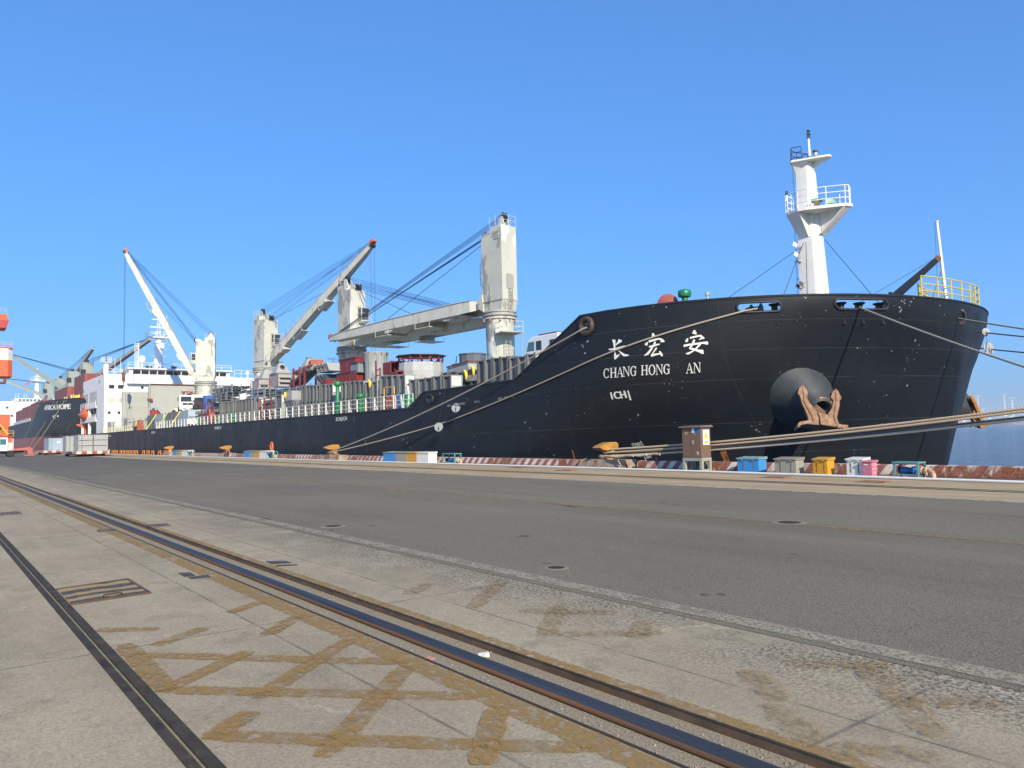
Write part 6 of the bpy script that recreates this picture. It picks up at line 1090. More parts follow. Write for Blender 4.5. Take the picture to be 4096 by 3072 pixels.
t = thing('white_machine', 'white engine unit standing before the pale blue crate', 'machine', (-114.6, 30.2, 3.63)); MB().box(-115.1, -114.0, 30.1, 32.2, 4.2, 5.0).build('engine_block', TWH, t); MB().beam((-115, 30.2, 5.1), (-114, 32.1, 5.3), .06, .06).beam((-114, 30.2, 5.3), (-114, 32.1, 5.3), .06, .06).beam((-113.95, 30.2, 5.3), (-113.95, 31.2, 4.3), .05, .05).build('engine_frame', TBL, t)
for y in (30.3, 32.1): wheel(-114.6, y, 4.1, .45, .3, t)
t = thing('framed_drum', 'dark red drum lying in a dark red frame left of the long panel row', 'drum', (-106.5, 30.2, 3.63)); MB().lathe([(.2, -1.1), (1.15, -1.0), (1.2, -.9), (1.2, .9), (1.15, 1.0), (.2, 1.1)], (-106.3, 31.6, 4.95), 28, axis=(0, 1, 0)).build('drum_shell', CRED, t, smooth=35); MB().pipe([(-105.1 + .03, 30.6, 4.4), (-105.6, 30.6, 5.9), (-106.3, 30.6, 6.2)], .07, 6).build('drum_hose', M('hose_tan', (.45, .33, .2), .6), t)
for x in (-107.9, -105.0):
    for y in (30.2, 32.6): MB().box(x - .07, x + .07, y - .07, y + .07, 3.63, 6.75).build('frame_post', CRED, t)
for z in (3.75, 6.7): MB().box(-107.9, -105.0, 30.16, 30.24, z - .05, z + .05).box(-105.05, -104.95, 30.2, 32.6, z - .05, z + .05).build('frame_beam', CRED, t)
MB().beam((-107.8, 30.2, 6.6), (-105.1, 30.2, 4.8), .06, .06).build('frame_brace', CRED, t)
t = thing('grey_tank', 'large light grey cylindrical tank lying across the deck before the bridge', 'tank', (-163.5, 31, 3.63)); MB().lathe([(.3, -2.4), (1.3, -2.1), (1.45, -1.9), (1.45, 1.9), (1.3, 2.1), (.3, 2.4)], (-163, 31.6, 5.1), 32, axis=(.25, 1, 0)).build('tank_shell', M('tank_grey', (.50, .52, .53), .5, .05, 2), t, smooth=35); MB().lathe([(1.47, -.1), (1.5, -.1), (1.5, .1), (1.47, .1)], (-163, 31.6, 5.1), 32, axis=(.25, 1, 0)).build('tank_band', M('band_mauve', (.30, .24, .25), .5), t)
for dy in (-1, 1): MB().box(-164, -162, 31.5 + dy, 31.8 + dy, 3.63, 4.3).build('tank_saddle', CGREY[0], t)
for k in range(5): MB().obox((-161.5, 31 + k * .35, 5.2 + (k % 2) * .5), (.12, .1, .25), .2).build('tank_lug', TBL, t)
crate(-165.2, -162.2, 28.6, 29.8, 3.63, 5.9, 'light grey panelled box left of the round tank', CLIGHT, 3); crate(-158.5, -156, 30.3, 32.6, 3.63, 6.4, 'light grey box with black bolts right of the round tank', CLIGHT, 3)
t = thing('lattice_platform', 'dark grey lattice-sided loading platform on wheels behind the cream rail gap', 'platform', (-152, 30, 3.63))
MB().box(-154.5, -149.8, 30.0, 34.0, 4.6, 4.75).box(-154.5, -149.8, 30.0, 30.06, 5.4, 5.5).box(-149.86, -149.8, 30.062, 34.0, 5.4, 5.5).build('platform_bed', CSTEEL, t)
for i in range(9): y = 30.0 + i * .5; MB().box(-149.86, -149.8, y, y + .06, 4.751, 5.399).build('platform_post', CSTEEL, t)
for i in range(8): y = 30.05 + i * .5; MB().beam((-149.8, y, 4.8), (-149.8, y + .45, 5.35), .04, .05).build('platform_brace', CSTEEL, t)
for y in (30.6, 31.8, 33.2): wheel(-150.6, y, 4.15, .5, .35, t, hub=TBL)
t = thing('yellow_machine', 'small orange and yellow machine beside the cream rail end', 'machine', (-138.4, 28.6, 3.63)); MB().box(-139, -138, 28.4, 29.4, 3.63, 4.6).build('machine_body', CORG, t); MB().pipe([(-138.9, 28.3, 4.6), (-138.9, 28.3, 5.3), (-138.1, 28.3, 5.3), (-138.1, 28.3, 4.6)], .06, 6).build('machine_frame', CWRAP, t); MB().box(-138.7, -138.2, 28.6, 29.2, 4.61, 5.5).build('machine_motor', CORG, t)
for (x, lab) in ((-133.0, 'slanted yellow pole leaning beside the grey crate'), (-126.0, 'slanted yellow pole leaning beneath the trucks'), (-118.6, 'slanted yellow pole leaning on the pale blue crate')):
    o = MB().beam((x, 28.6, 3.63), (x + 1.2, 29.9, 6.2), .14, .14).build('yellow_pole', M('pole_yellow', (.70, .60, .08), .5)); tag(o, lab, 'pole', 'slanted yellow poles'); recenter(o, (x, 28.6, 3.63))
o = thing('lifeboat', 'orange enclosed lifeboat hanging beside the white bridge house', 'lifeboat', (-186, 28.2, 7.2))
LBO = M('lifeboat_orange', (.55, .10, .025), .45, .12, 3)
MB().lathe([(.05, -3.2), (.8, -2.7), (1.2, -1.5), (1.25, 0), (1.2, 1.5), (.8, 2.7), (.05, 3.2)], (-186, 28.2, 8.0), 20, axis=(1, 0, 0)).build('boat_hull', LBO, o, smooth=50); MB().prism([(-188, 27.5, 8.8), (-184, 27.5, 8.8), (-184.4, 27.5, 9.5), (-187.6, 27.5, 9.5)], (0, 1.4, 0)).build('boat_canopy', LBO, o, bevel=.1); MB().pipe([(-189, 27.0, 8.2), (-186, 26.92, 8.0), (-183, 27.3, 8.2)], .08, 6).build('boat_fender', M('fender_pale', (.6, .5, .42), .6), o); MB().box(-183.98, -183.94, 27.8, 28.7, 8.95, 9.35).build('boat_window', GLS, o)
o = thing('provision_crane', 'orange pivoting provision crane arm at the stern above the green winch', 'crane', (-190, 28.4, 3.62)); MB().tube((-190, 28.6, 3.62), (-190, 28.6, 6.2), .3).build('crane_post', LBO, o); MB().beam((-190, 28.6, 5.6), (-190.5, 27.0, 6.0), .5, .7, .2, .3).beam((-190, 28.6, 6.0), (-190, 27.6, 8.2), .4, .5, .2, .2).build('crane_arm', LBO, o)
# ================================================================ QUAY EDGE
def curb_mat():
    m, nt, b = node_mat('striped_curb_paint'); g = NG(nt); X, Y, Z = g.sep()
    v = g.math('ADD', g.math('ADD', X, g.math('MULTIPLY', Z, -.8)), g.math('MULTIPLY', Y, .25))
    st = g.ramp(g.math('FRACT', g.math('DIVIDE', v, .62)), .495, .505)
    c = g.mix(st, (.30, .10, .095), (.66, .60, .50))
    c = g.mix(g.ramp(g.noise((9, 9, 5), 5, .7), .52, .66, 0, .6), c, (.40, .33, .27))
    rz = g.math('MULTIPLY', g.ramp(g.noise((.22, 1, .22), 3, .6, 9), .46, .56), g.ramp(g.noise((6, 6, 1.2), 5, .7, 3), .36, .52))
    c = g.mix(rz, c, g.mix(g.ramp(g.noise(12, 4), .4, .6), (.16, .05, .025), (.30, .11, .05)))
    c = g.mix(g.ramp(Z, .09, .02, 0, .7), c, (.09, .06, .045))
    g.L(c, b.inputs['Base Color']); b.inputs['Roughness'].default_value = .8; g.bump(b, g.noise(14, 4), .4, .01)
    return m
CURB = curb_mat()
x = -320.0; gaps = [(-26.9, -23.9), (-57.8, -53.6), (-84.8, -81.0), (-108.3, -104.6)]
mb = MB()
segs = []; xs_ = [v for g_ in gaps[::-1] for v in g_][1:] + [60]
for a, b in zip(xs_[::2], xs_[1::2]):
    o = MB().prism([(a, 25.55, 0), (a, 25.62, .34), (a, 25.68, .36), (a, 26.15, .36), (a, 26.15, 0)], (b - a, 0, 0)).build('quay_curb', CURB); recenter(o, (max(a, -150), 25.85, 0))
    tag(o, {-104.6: 'red and white striped quay curb behind the farthest coloured boxes', -81.0: 'red and white striped quay curb behind the boxes with the orange lifebuoy', -53.6: 'red and white striped quay curb between the two-rope bollard and the near bollard', -23.9: 'red and white striped quay curb behind the near coloured boxes, rusty past the pump table'}[a], 'curb', 'striped curbs along the quay')
CAST = M('bollard_orange', (.42, .21, .04), .5, .15, 4, wear=[((.35, .14, .04), .52, 4, .15), (RUSTD, .66, 6, .08)]); CASTK = M('bollard_black', (.03, .03, .032), .5, .3, 6)
PEDM = M('bollard_pedestal', (.34, .28, .22), .85, .15, 3, wear=[((.24, .09, .04), .50, (3, 3, 1.2), .12), ((.12, .06, .04), .64, (5, 5, 2), .08)], bump=.4, bs=20)
curbs_lab = ['quay curb']
def bollard(x, label, long_=1.5):
    t = thing('bollard', label, 'bollard', (x, 25.85, 0), 'orange horned bollards along the quay')
    MB().prism([(x - long_, 25.3, 0), (x - long_, 25.36, .40), (x - long_, 26.15, .40), (x - long_, 26.15, 0)], (long_ * 2, 0, 0)).build('bollard_base', PEDM, t, bevel=.02)
    MB().lathe([(.46, .40), (.46, .45), (.30, .48), (.255, .62), (.26, .85), (.29, .98)], (x, 25.85, 0), 24).build('bollard_post', CAST, t, smooth=40)
    prof_ = [(26.22, .93), (26.22, 1.12), (26.1, 1.2), (25.7, 1.2), (25.2, 1.06), (25.02, .98), (25.02, .93), (25.25, .84), (25.6, .80), (26.1, .84)]
    MB().hexa([(x - .27, y, z) for y, z in prof_], [(x + .27, y, z) for y, z in prof_]).build('bollard_horn', CAST, t, bevel=.06)
    MB().prism([(x - .23, 24.98, .925), (x - .23, 25.3, .83), (x - .23, 25.33, .87), (x - .23, 25.08, .985)], (.46, 0, 0)).build('horn_tip', CASTK, t, bevel=.02)
bollard(-25.9, 'orange horned bollard carrying the thick tan ropes left of the brown cabinet', 1.5)
bollard(-56.4, 'orange horned bollard holding the two long ropes from the bow', 2.0)
bollard(-82.9, 'orange horned bollard beside a black drum, between the second and third box sets', 1.9); bollard(-106.4, 'orange horned bollard next to the farthest set of coloured boxes', 1.8)
for i, x in enumerate((-81.1,)):
    t = thing('black_drum', 'small black drum with a red and white dot beside a bollard', 'drum', (x, 25.3, 0)); MB().lathe([(.2, 0), (.25, .05), (.22, .3), (.25, .55), (.18, .68), (.05, .72)], (x, 25.2, 0), 16).build('drum_body', CASTK, t, smooth=40); MB().lathe([(.09, 0), (.09, .01)], (x + .1, 24.965, .42), 12, axis=(.4, -1, 0)).build('drum_dot', M('dot_red', (.5, .1, .08), .6), t)
ORB = M('barrier_orange', (.58, .21, .03), .55, .12, 5)
for i, x in enumerate((-144.2, -142.5, -140.8, -137.6, -135.2, -132.7, -130.5, -128.1, -126.0, -121.6, -118.8, -116.0, -112.1, -108.9)):
    o = MB().box(x - .75, x - .55, 25.8, 25.9, .0, .62).box(x + .55, x + .75, 25.8, 25.9, .0, .62).box(x - .55, x + .55, 25.8, 25.9, .22, .34).box(x - .55, x + .55, 25.8, 25.9, .5, .62).box(x - .12, x + .12, 25.8, 25.9, .341, .499).build('edge_barrier', ORB); recenter(o, (x, 25.85, 0))
    tag(o, 'low orange barrier frame on the far quay edge before the ship', 'barrier', 'orange barrier frames in a row on the quay edge')
t = thing('lifebuoy_stand', 'orange lifebuoy standing tall on a white stand beside the second far box set', 'lifebuoy', (-69.8, 25.85, 0)); MB().pipe([(-69.8 + .17 * math.cos(a_) * 1.6, 25.85 - .05, 1.06 + .38 * math.sin(a_)) for a_ in [2 * math.pi * i / 18 for i in range(18)]], .085, 8, True).build('lifebuoy_ring', M('buoy_orange', (.62, .14, .03), .5), t, smooth=60)
MB().beam((-70.1, 25.85, .36), (-69.95, 25.85, .8), .06, .06).beam((-69.5, 25.85, .36), (-69.65, 25.85, .8), .06, .06).build('stand_leg', TWH, t)
o = MB().box(-147.25, -146.85, 25.8, 25.86, .25, .75).box(-147.1, -147.0, 25.8, 25.86, 0, .25).build('sign_plate', TWH); tag(o, 'small white sign plate on a post at the far quay edge', 'sign'); recenter(o, (-147, 25.8, 0))
# storage boxes
BXC = {'blue': M('box_blue', (.045, .25, .58), .5, .07, 3, wear=[((.10, .30, .38), .62, (4, 4, 2), .12), (RUST, .74, (5, 5, 1), .05)]), 'grey': M('box_grey', (.31, .30, .24), .55, .06, 3, wear=[((.22, .15, .08), .66, (5, 5, .6), .07)]),
       'yellow': M('box_yellow', (.60, .30, .02), .5, .06, 3, wear=[((.38, .17, .03), .68, (6, 6, .8), .06)]), 'white': M('box_white', (.72, .71, .65), .5, .05, 3, wear=[((.42, .20, .08), .66, (8, 8, .7), .05)])}
LID = {'blue': M('lid_blue', (.20, .30, .30), .6, .2, 5), 'grey': M('lid_grey', (.25, .23, .17), .6, .15, 4), 'yellow': M('lid_yellow', (.50, .27, .04), .6, .15, 5), 'white': M('lid_white', (.62, .60, .53), .6, .15, 5, wear=[(RUST, .66, 9, .06)])}
BRST = worn_paint('box_rust_run', (.22, .12, .05), .36, .25, 14)
def sbox(x0, x1, y0, dy, h, col, label, near):
    t = thing('storage_box', label, 'box', ((x0 + x1) / 2, y0 + dy / 2, 0), 'coloured steel boxes along the quay')
    MB().box(x0, x1, y0, y0 + dy, .025, h - .05).build('box_body', BXC[col], t, bevel=.012 if near else 0)
    MB().hexa([(x0 - .03, y0 - .04, h - .049), (x1 + .03, y0 - .04, h - .049), (x1 + .03, y0 + dy + .03, h - .049), (x0 - .03, y0 + dy + .03, h - .049)], [(x0 - .03, y0 - .04, h - .005), (x1 + .03, y0 - .04, h - .005), (x1 + .03, y0 + dy + .03, h + .05), (x0 - .03, y0 + dy + .03, h + .05)]).build('box_lid', LID[col], t, bevel=.008 if near else 0)
    if near:
        for f in (.25, .75):
            x = x0 + (x1 - x0) * f; MB().box(x - .035, x + .035, y0 - .055, y0 - .005, h - .085, h - .052).build('box_hasp', LID[col], t)
            MB().add([(x - .03, y0 - .004, h - .1), (x + .03, y0 - .004, h - .1), (x + .022, y0 - .004, .08), (x - .025, y0 - .004, .14)], [(3, 2, 1, 0)]).build('rust_run', BRST, t)
        for x in (x0 + .05, x1 - .05): MB().box(x - .04, x + .04, y0 + .03, y0 + dy - .03, 0, .024).build('box_skid', RIM, t)
sbox(-17.97, -17.02, 24.8, .5, .57, 'blue', 'bright blue lidded box right of the brown cabinet', 1); sbox(-16.12, -15.26, 24.45, .5, .58, 'grey', 'grey green lidded box between the near blue and yellow boxes', 1)
sbox(-14.62, -14.08, 24.45, .45, .59, 'yellow', 'orange yellow lidded box between the near grey and white boxes', 1); sbox(-13.42, -12.86, 24.47, .46, .60, 'white', 'white rust-streaked lidded box touching the pink bin', 1)
for nm, y0, L_ in (('in the set right of the two-rope bollard', 24.6, (('blue', -45.96, -44.3), ('grey', -44.28, -42.84), ('yellow', -42.8, -41.65), ('white', -41.6, -40.2))), ('in the set by the orange lifebuoy', 24.6, (('blue', -73.96, -72.45), ('grey', -72.43, -70.97), ('yellow', -70.95, -69.7), ('white', -69.68, -67.65))), ('in the farthest box set', 24.6, (('blue', -100.1, -98.58), ('grey', -98.56, -97.2), ('yellow', -97.17, -96.0), ('white', -95.97, -93.3)))):
    for c_, a, b in L_: sbox(a, b, y0, .62, .68, c_, {'blue': 'blue lidded box ', 'grey': 'grey lidded box ', 'yellow': 'yellow lidded box ', 'white': 'white lidded box '}[c_] + nm, 0)
PINK = M('bin_pink', (.55, .17, .24), .5, .06, 4)
t = thing('pink_bin', 'narrow pink bin with white lettering beside the white box', 'bin', (-12.66, 24.5, 0)); MB().box(-12.82, -12.50, 24.36, 24.72, .05, .50).build('bin_body', PINK, t, bevel=.01); MB().hexa([(-12.85, 24.33, .501), (-12.47, 24.33, .501), (-12.47, 24.75, .501), (-12.85, 24.75, .501)], [(-12.85, 24.33, .52), (-12.47, 24.33, .52), (-12.47, 24.75, .565), (-12.85, 24.75, .565)]).build('bin_lid', PINK, t)
for x in (-12.78, -12.54):
    for y in (24.4, 24.68): MB().box(x - .03, x + .03, y - .03, y + .03, 0, .049).build('bin_leg', PINK, t)
mb = MB(); text_on(mb, '灭火器箱', (-12.497, 24.42, .40), (0, 1, 0), (0, 0, 1), .24, .055); text_on(mb, '火警119', (-12.497, 24.42, .14), (0, 1, 0), (0, 0, 1), .24, .06); mb.build('bin_lettering', WPAINT, t)
MB().box(-12.76, -12.64, 24.352, 24.359, .40, .44).build('bin_label', WPAINT, t); MB().box(-12.499, -12.49, 24.38, 24.7, .275, .285).build('bin_groove', WPAINT, t)
# pump tables
TEAL = M('table_teal', (.10, .27, .30), .55, .12, 5, wear=[((.25, .16, .10), .63, 9, .08), ((.40, .46, .42), .70, 7, .06)]); PBL = M('pump_blue', (.02, .13, .42), .4, .1, 5); PRS = M('valve_rust', (.48, .36, .25), .7, .3, 9, wear=[(RUST, .52, 9, .12)])
def pump(x0, x1, y0, label, s=1.0, near=1):
    t = thing('pump_table', label, 'pump table', ((x0 + x1) / 2, y0 + .25, 0), 'pump tables along the quay'); h = .52 * s; y1 = y0 + .48
    for x in (x0 + .03, x1 - .03):
        for y in (y0 + .03, y1 - .03): MB().box(x - .03, x + .03, y - .03, y + .03, 0, h - .05).build('table_leg', TEAL, t)
    MB().box(x0 - .02, x1 + .02, y0 - .02, y1 + .02, h - .049, h).build('table_top', TEAL, t); MB().box(x0 + .061, x1 - .061, y0, y1, .10, .135).build('table_shelf', TEAL, t)
    p = empty('pump', ((x0 + x1) / 2, y0 + .24, .2), t); xm = (x0 + x1) / 2; yc = y0 + .24
    MB().lathe([(.07, -.25), (.10, -.24), (.11, -.05), (.09, -.03), (.09, .12), (.13, .13), (.13, .17), (.06, .18)], (xm, yc, .25), 18, axis=(1, 0, 0)).build('pump_body', PBL, p, smooth=40); MB().box(xm - .2, xm + .1, yc - .1, yc + .1, .136, .17).build('pump_foot', CASTK, p); MB().lathe([(.12, -.02), (.12, .02)], (x0 + .1, yc, .26), 18, axis=(1, 0, 0)).build('pump_wheel', CASTK, p, smooth=40)
    v = empty('valve', (x1 + .15, yc, .2), t); MB().lathe([(.05, 0), (.05, .1), (.14, .1), (.14, .14), (.10, .15), (.10, .24), (.14, .25), (.14, .29), (.07, .30)], (x1 - .1, yc, .24), 18, axis=(1, -.1, 0)).build('valve_body', PRS, v, smooth=40); MB().pipe([(x1 + .18, yc, .24), (x1 + .3, yc - .02, .23), (x1 + .36, yc - .04, .12), (x1 + .36, yc - .04, .02)], .075, 8).build('valve_elbow', PRS, v, smooth=50)
    MB().pipe([(x1 + .0, yc + .1, h - .1), (x1 + .12, yc + .05, .35), (x1 + .05, yc, .2), (x1 + .1, yc - .1, .02)], .03, 6).build('valve_hose', CASTK, v)
pump(-11.88, -11.10, 24.48, 'teal pump table with a blue pump and rusty valve, right of the pink bin'); pump(-38.45, -37.15, 24.5, 'teal pump table right of the nearer far box set', 1.25, 0); pump(-67.5, -66.1, 24.5, 'pump table close to the orange lifebuoy', 1.25, 0); pump(-93.1, -91.9, 24.5, 'pump table at the end of the farthest box set', 1.25, 0)
# electric cabinet
BRN = M('cabinet_brown', (.175, .105, .072), .5, .06, 3, wear=[((.24, .16, .12), .66, (5, 5, 1), .12)]); GGR = M('cabinet_stand', (.30, .32, .26), .6, .08, 4)
t = thing('electric_cabinet', 'tall brown electric cabinet number 9 on a grey green stand before the bow', 'cabinet', (-20.2, 25.2, 0)); x0, x1, y0, y1 = -20.67, -19.69, 24.86, 25.48
for x in (x0 + .06, x1 - .06):
    for y in (y0 + .06, y1 - .06): MB().box(x - .06, x + .06, y - .06, y + .06, 0, .42).build('stand_leg', GGR, t)
MB().box(x0, x1, y0, y1, .421, .55).build('stand_frame', GGR, t); MB().box(x0 + .121, x1 - .121, y0 + .02, y0 + .08, .0, .05).build('stand_frame', GGR, t); MB().box(x1 - .08, x1 - .02, y0 + .121, y1 - .121, 0, .09).build('stand_frame', GGR, t); MB().box(x0 + .42, x0 + .62, y0 + .3, y0 + .4, 0, .42).build('cable_duct', CASTK, t)
MB().box(x0 + .01, x1 - .01, y0 + .01, y1 - .01, .555, 1.76).build('cabinet_body', BRN, t, bevel=.01)
xm = x0 + .46
MB().box(x0 + .03, xm - .006, y0 - .006, y0 + .009, .58, 1.74).build('cabinet_door', BRN, t); d_ = MB().box(xm + .006, x1 - .03, y0 - .006, y0 + .009, .58, 1.74).build('cabinet_door', BRN, t); MB().box(xm + .06, xm + .15, y0 - .03, y0 - .0065, 1.1, 1.26).build('door_handle', M('handle_grey', (.45, .42, .36), .4, metal=.5), d_)
MB().hexa([(x0 - .11, y0 - .11, 1.775), (x1 + .08, y0 - .11, 1.775), (x1 + .08, y1 + .08, 1.775), (x0 - .11, y1 + .08, 1.775)], [(x0 - .08, y0 - .08, 1.83), (x1 + .05, y0 - .08, 1.83), (x1 + .05, y1 + .05, 1.87), (x0 - .08, y1 + .05, 1.87)]).build('cabinet_roof', M('roof_brown', (.16, .11, .085), .5, .1, 4), t, bevel=.008); MB().box(x0 + .05, x1 - .05, y0 + .05, y1 - .05, 1.761, 1.774).build('cabinet_neck', CASTK, t)
mb = MB(); text_on(mb, '港', (x0 + .16, y0 - .008, 1.49), (1, 0, 0), (0, 0, 1), .15, .13); text_on(mb, '务', (xm + .13, y0 - .0085, 1.49), (1, 0, 0), (0, 0, 1), .15, .13); text_on(mb, '9', (x1 - .24, y0 - .008, .66), (1, 0, 0), (0, 0, 1), .10, .15, bold=.01); mb.build('cabinet_lettering', M('letter_cream', (.66, .55, .34), .6), t)
s_ = MB().box(xm + .06, x1 - .06, y0 - .018, y0 - .009, 1.55, 1.745).build('sticker', M('sticker_blue', (.03, .13, .40), .4), t); MB().box(xm + .07, xm + .20, y0 - .0205, y0 - .0185, 1.565, 1.735).build('sticker_panel', PAPER, s_)
w_ = MB().box(x1 - .009, x1 + .003, y0 + .13, y1 - .1, 1.07, 1.68).build('warning_sign', M('sign_white', (.78, .78, .75), .4), t); ya, yb = y0 + .18, y1 - .15
MB().prism([(x1 + .0035, ya, 1.33), (x1 + .0035, yb, 1.33), (x1 + .0035, (ya + yb) / 2, 1.60)], (.001, 0, 0)).build('warning_border', CASTK, w_); yel = M('sign_yellow', (.75, .66, .02), .4); MB().prism([(x1 + .005, ya + .025, 1.343), (x1 + .005, yb - .025, 1.343), (x1 + .005, (ya + yb) / 2, 1.575)], (.001, 0, 0)).build('warning_triangle', yel, w_)
yc = (ya + yb) / 2; MB().add([(x1 + .007, yc + a, b) for a, b in ((.012, 1.52), (-.022, 1.45), (-.004, 1.45), (-.014, 1.37), (.022, 1.455), (.004, 1.455))], [(0, 1, 2, 3, 4, 5)]).build('lightning_mark', CASTK, w_); mb = MB(); MB().box(x1 + .0035, x1 + .005, ya, yb, 1.14, 1.22).build('warning_strip', yel, w_); text_on(mb, '当心触电', (x1 + .006, ya + .02, 1.15), (0, 1, 0), (0, 0, 1), yb - ya - .04, .06); mb.build('warning_lettering', CASTK, w_)
# white pipe, rusty plates
o = MB().pipe([(x, y, .045) for x, y in ((-300, 23.6), (-160, 23.8), (-110, 24.0), (-75, 24.2), (-59, 24.3), (-46, 24.44), (-37, 24.5), (-28.7, 24.5), (-22, 24.42), (-15, 24.1), (-8, 23.76), (4, 23.5), (40, 23.3))], .045, 8).build('water_pipe', M('pipe_white', (.72, .71, .68), .5, .06, 2, wear=[((.35, .33, .28), .66, (2, 8, 8), .08)]), smooth=60); tag(o, 'long white pipe lying on the ground in front of the coloured boxes', 'pipe'); recenter(o, (-20, 24.4, 0))
PLM = M('rusty_plate', (.26, .13, .06), .85, .3, 6, wear=[((.05, .035, .03), .56, (3, 12, 10), .12), ((.42, .30, .16), .64, 6, .1)])
for (x, y, w2, lab) in ((-15.1, 23.0, 1.0, 'rusty cover plate on the sandy strip in front of the grey box'), (-11.5, 22.5, .95, 'rusty cover plate on the sandy strip in front of the pink bin'), (-30, 23.6, 1.2, 'rusty cover plate on the sandy strip left of the near bollard'), (-25.6, 22.9, 1.1, 'rusty cover plate on the sandy strip below the near bollard')):
    o = MB().hexa([(x - w2 / 2, y - .32, .0), (x + w2 / 2, y - .36, 0), (x + w2 / 2 - .1, y + .34, 0), (x - w2 / 2 + .1, y + .3, 0)], [(x - w2 / 2, y - .32, .012), (x + w2 / 2, y - .36, .03), (x + w2 / 2 - .1, y + .34, .02), (x - w2 / 2 + .1, y + .3, .035)]).build('cover_plate', PLM); tag(o, lab, 'cover plate', 'rusty plates on the sandy strip'); recenter(o, (x, y, 0))
# mooring ropes
def rope_mat(name, c1, c2):
    m, nt, b = node_mat(name); g = NG(nt); X, Y, Z = g.sep()
    w_ = g.math('SINE', g.math('MULTIPLY', g.math('ADD', g.math('ADD', X, g.math('MULTIPLY', Z, 1.5)), g.math('MULTIPLY', Y, -.6)), 60))
    c = g.mix(g.ramp(w_, -2.4, .4), c2, c1); c = g.mix(g.ramp(g.noise(30, 3), .4, .7, 0, .5), c, tuple(v * .6 for v in c1)); g.L(c, b.inputs['Base Color']); b.inputs['Roughness'].default_value = .95; g.bump(b, w_, .5, .008); return m
RTAN = rope_mat('rope_tan', (.56, .43, .29), (.34, .25, .16)); RGRY = rope_mat('rope_grey', (.42, .37, .29), (.26, .23, .18)); RDRK = rope_mat('rope_dark', (.16, .14, .12), (.08, .07, .06)); RWHT = rope_mat('rope_pale', (.62, .55, .42), (.40, .35, .25))
def rope(label, a, b, sag, r_, mat, n=40, extra=(), pre=(), hug=False):
    a, b = Vector(a), Vector(b); pts = list(pre) + [a.lerp(b, i / n) - Vector((0, 0, sag * 4 * (i / n) * (1 - i / n))) for i in range(n + 1)] + list(extra)
    if hug: pts = [Vector((p.x, min(p.y, YC - hbeam(p.x, max(p.z, 0)) - .07), p.z)) if p.x > -50 and p.z > 1 else Vector(p) for p in map(Vector, pts)]
    o = MB().pipe(pts, r_, 8).build('mooring_rope', mat, smooth=60); tag(o, label, 'rope', 'mooring ropes'); recenter(o, pts[-1] if Vector(pts[-1]).z < 1.3 else pts[0]); return o
rope('dark worn rope from the round hawse hole down to the two-rope bollard', (-28.95, 27.32, 7.12), (-56.1, 25.5, .68), .42, .042, RGRY, pre=[(-28.8, 27.6, 7.2)], extra=[(-56.5, 25.45, .62), (-56.75, 25.7, .62)])
rope('long grey rope from the left bow slot down to the two-rope bollard', (-21.35, 30.45, 7.2), (-56.0, 25.45, .60), .62, .044, RGRY, hug=True, pre=[(-20.9, 31.4, 7.3)], extra=[(-56.5, 25.35, .56), (-56.8, 25.65, .55)])
rope('grey rope leaving the right bow slot towards the right edge', (-17.95, 34.75, 7.22), (-2.6, 25.85, .75), -.12 + .35, .044, RGRY, pre=[(-18.2, 35.1, 7.3)])
rope('grey rope leaving the oval fairlead beside the stem', (-16.5, 41.35, 7.05), (9.0, 25.9, .75), .5, .04, RGRY, pre=[(-16.7, 41.7, 7.1)])
rope('thin dark rope with the upper rat guard beyond the stem', (-16.6, 44.6, 6.55), (12.5, 25.9, .8), .42, .035, RDRK); rope('thin dark rope with the lower rat guard beyond the stem', (-16.7, 44.8, 5.7), (11.5, 25.9, .6), .30, .035, RDRK)
bx = Vector((-25.9, 25.85, .62))
for lab, z0, dz, dy, rr, mt in (('topmost tan twisted rope running right from the bollard by the brown cabinet', .86, 2.12, 0, .046, RTAN), ('second tan rope, tight below the topmost rope from the near bollard', .72, 2.03, -.12, .042, RTAN), ('dark grey rope between the tan and the pale rope from the near bollard', .66, 1.87, .22, .04, RDRK), ('pale lowest rope of the bundle running right from the near bollard', .55, 1.80, .05, .046, RWHT)):
    P_ = [bx + Vector((.3 * math.cos(R(a)), .3 * math.sin(R(a)), z0 - .62)) for a in (90, 150, 210, 270, 320)]
    Q = [Vector((-25.9 + .25 + 17.1 * u, 25.60 + (.9 + dy) * u + dy * .3, z0 + (dz - z0) * (.55 * u + .45 * u * u))) for u in [i / 30 for i in range(31)]]
    Q += [Vector((-8.6 + 3 * k, 26.55 + dy + .14 * k, dz + (.145 + .012 * k) * 3 * k * .82)) for k in range(1, 14)]
    o = MB().pipe(P_ + Q, rr, 8).build('mooring_rope', mt, smooth=60); tag(o, lab, 'rope', 'mooring ropes'); recenter(o, P_[0])
for i, (y, z) in enumerate(((25.55, .5), (25.45, .47), (25.62, .42))):
    pts = [Vector((-25.9 + .46 * math.cos(R(a)), 25.85 + .40 * math.sin(R(a)) - .05, .50 + .03 * i + .02 * math.sin(a))) for a in range(0, 300, 20)] + [Vector((-25.2 + .4 * k, 25.32 - .04 * k - .05 * i, .52 + .02 * k + .03 * math.sin(k * 2 + i))) for k in range(9 - 2 * i)]
    o = MB().pipe(pts, .04, 7).build('rope_turn', RTAN if i != 1 else RWHT, smooth=60); tag(o, ('loose tan rope turn round the foot of the near bollard', 'pale rope turn round the foot of the near bollard', 'short frayed rope turn on the near bollard base')[i], 'rope', 'rope turns on the bollard'); recenter(o, (-25.9, 25.5, .45))
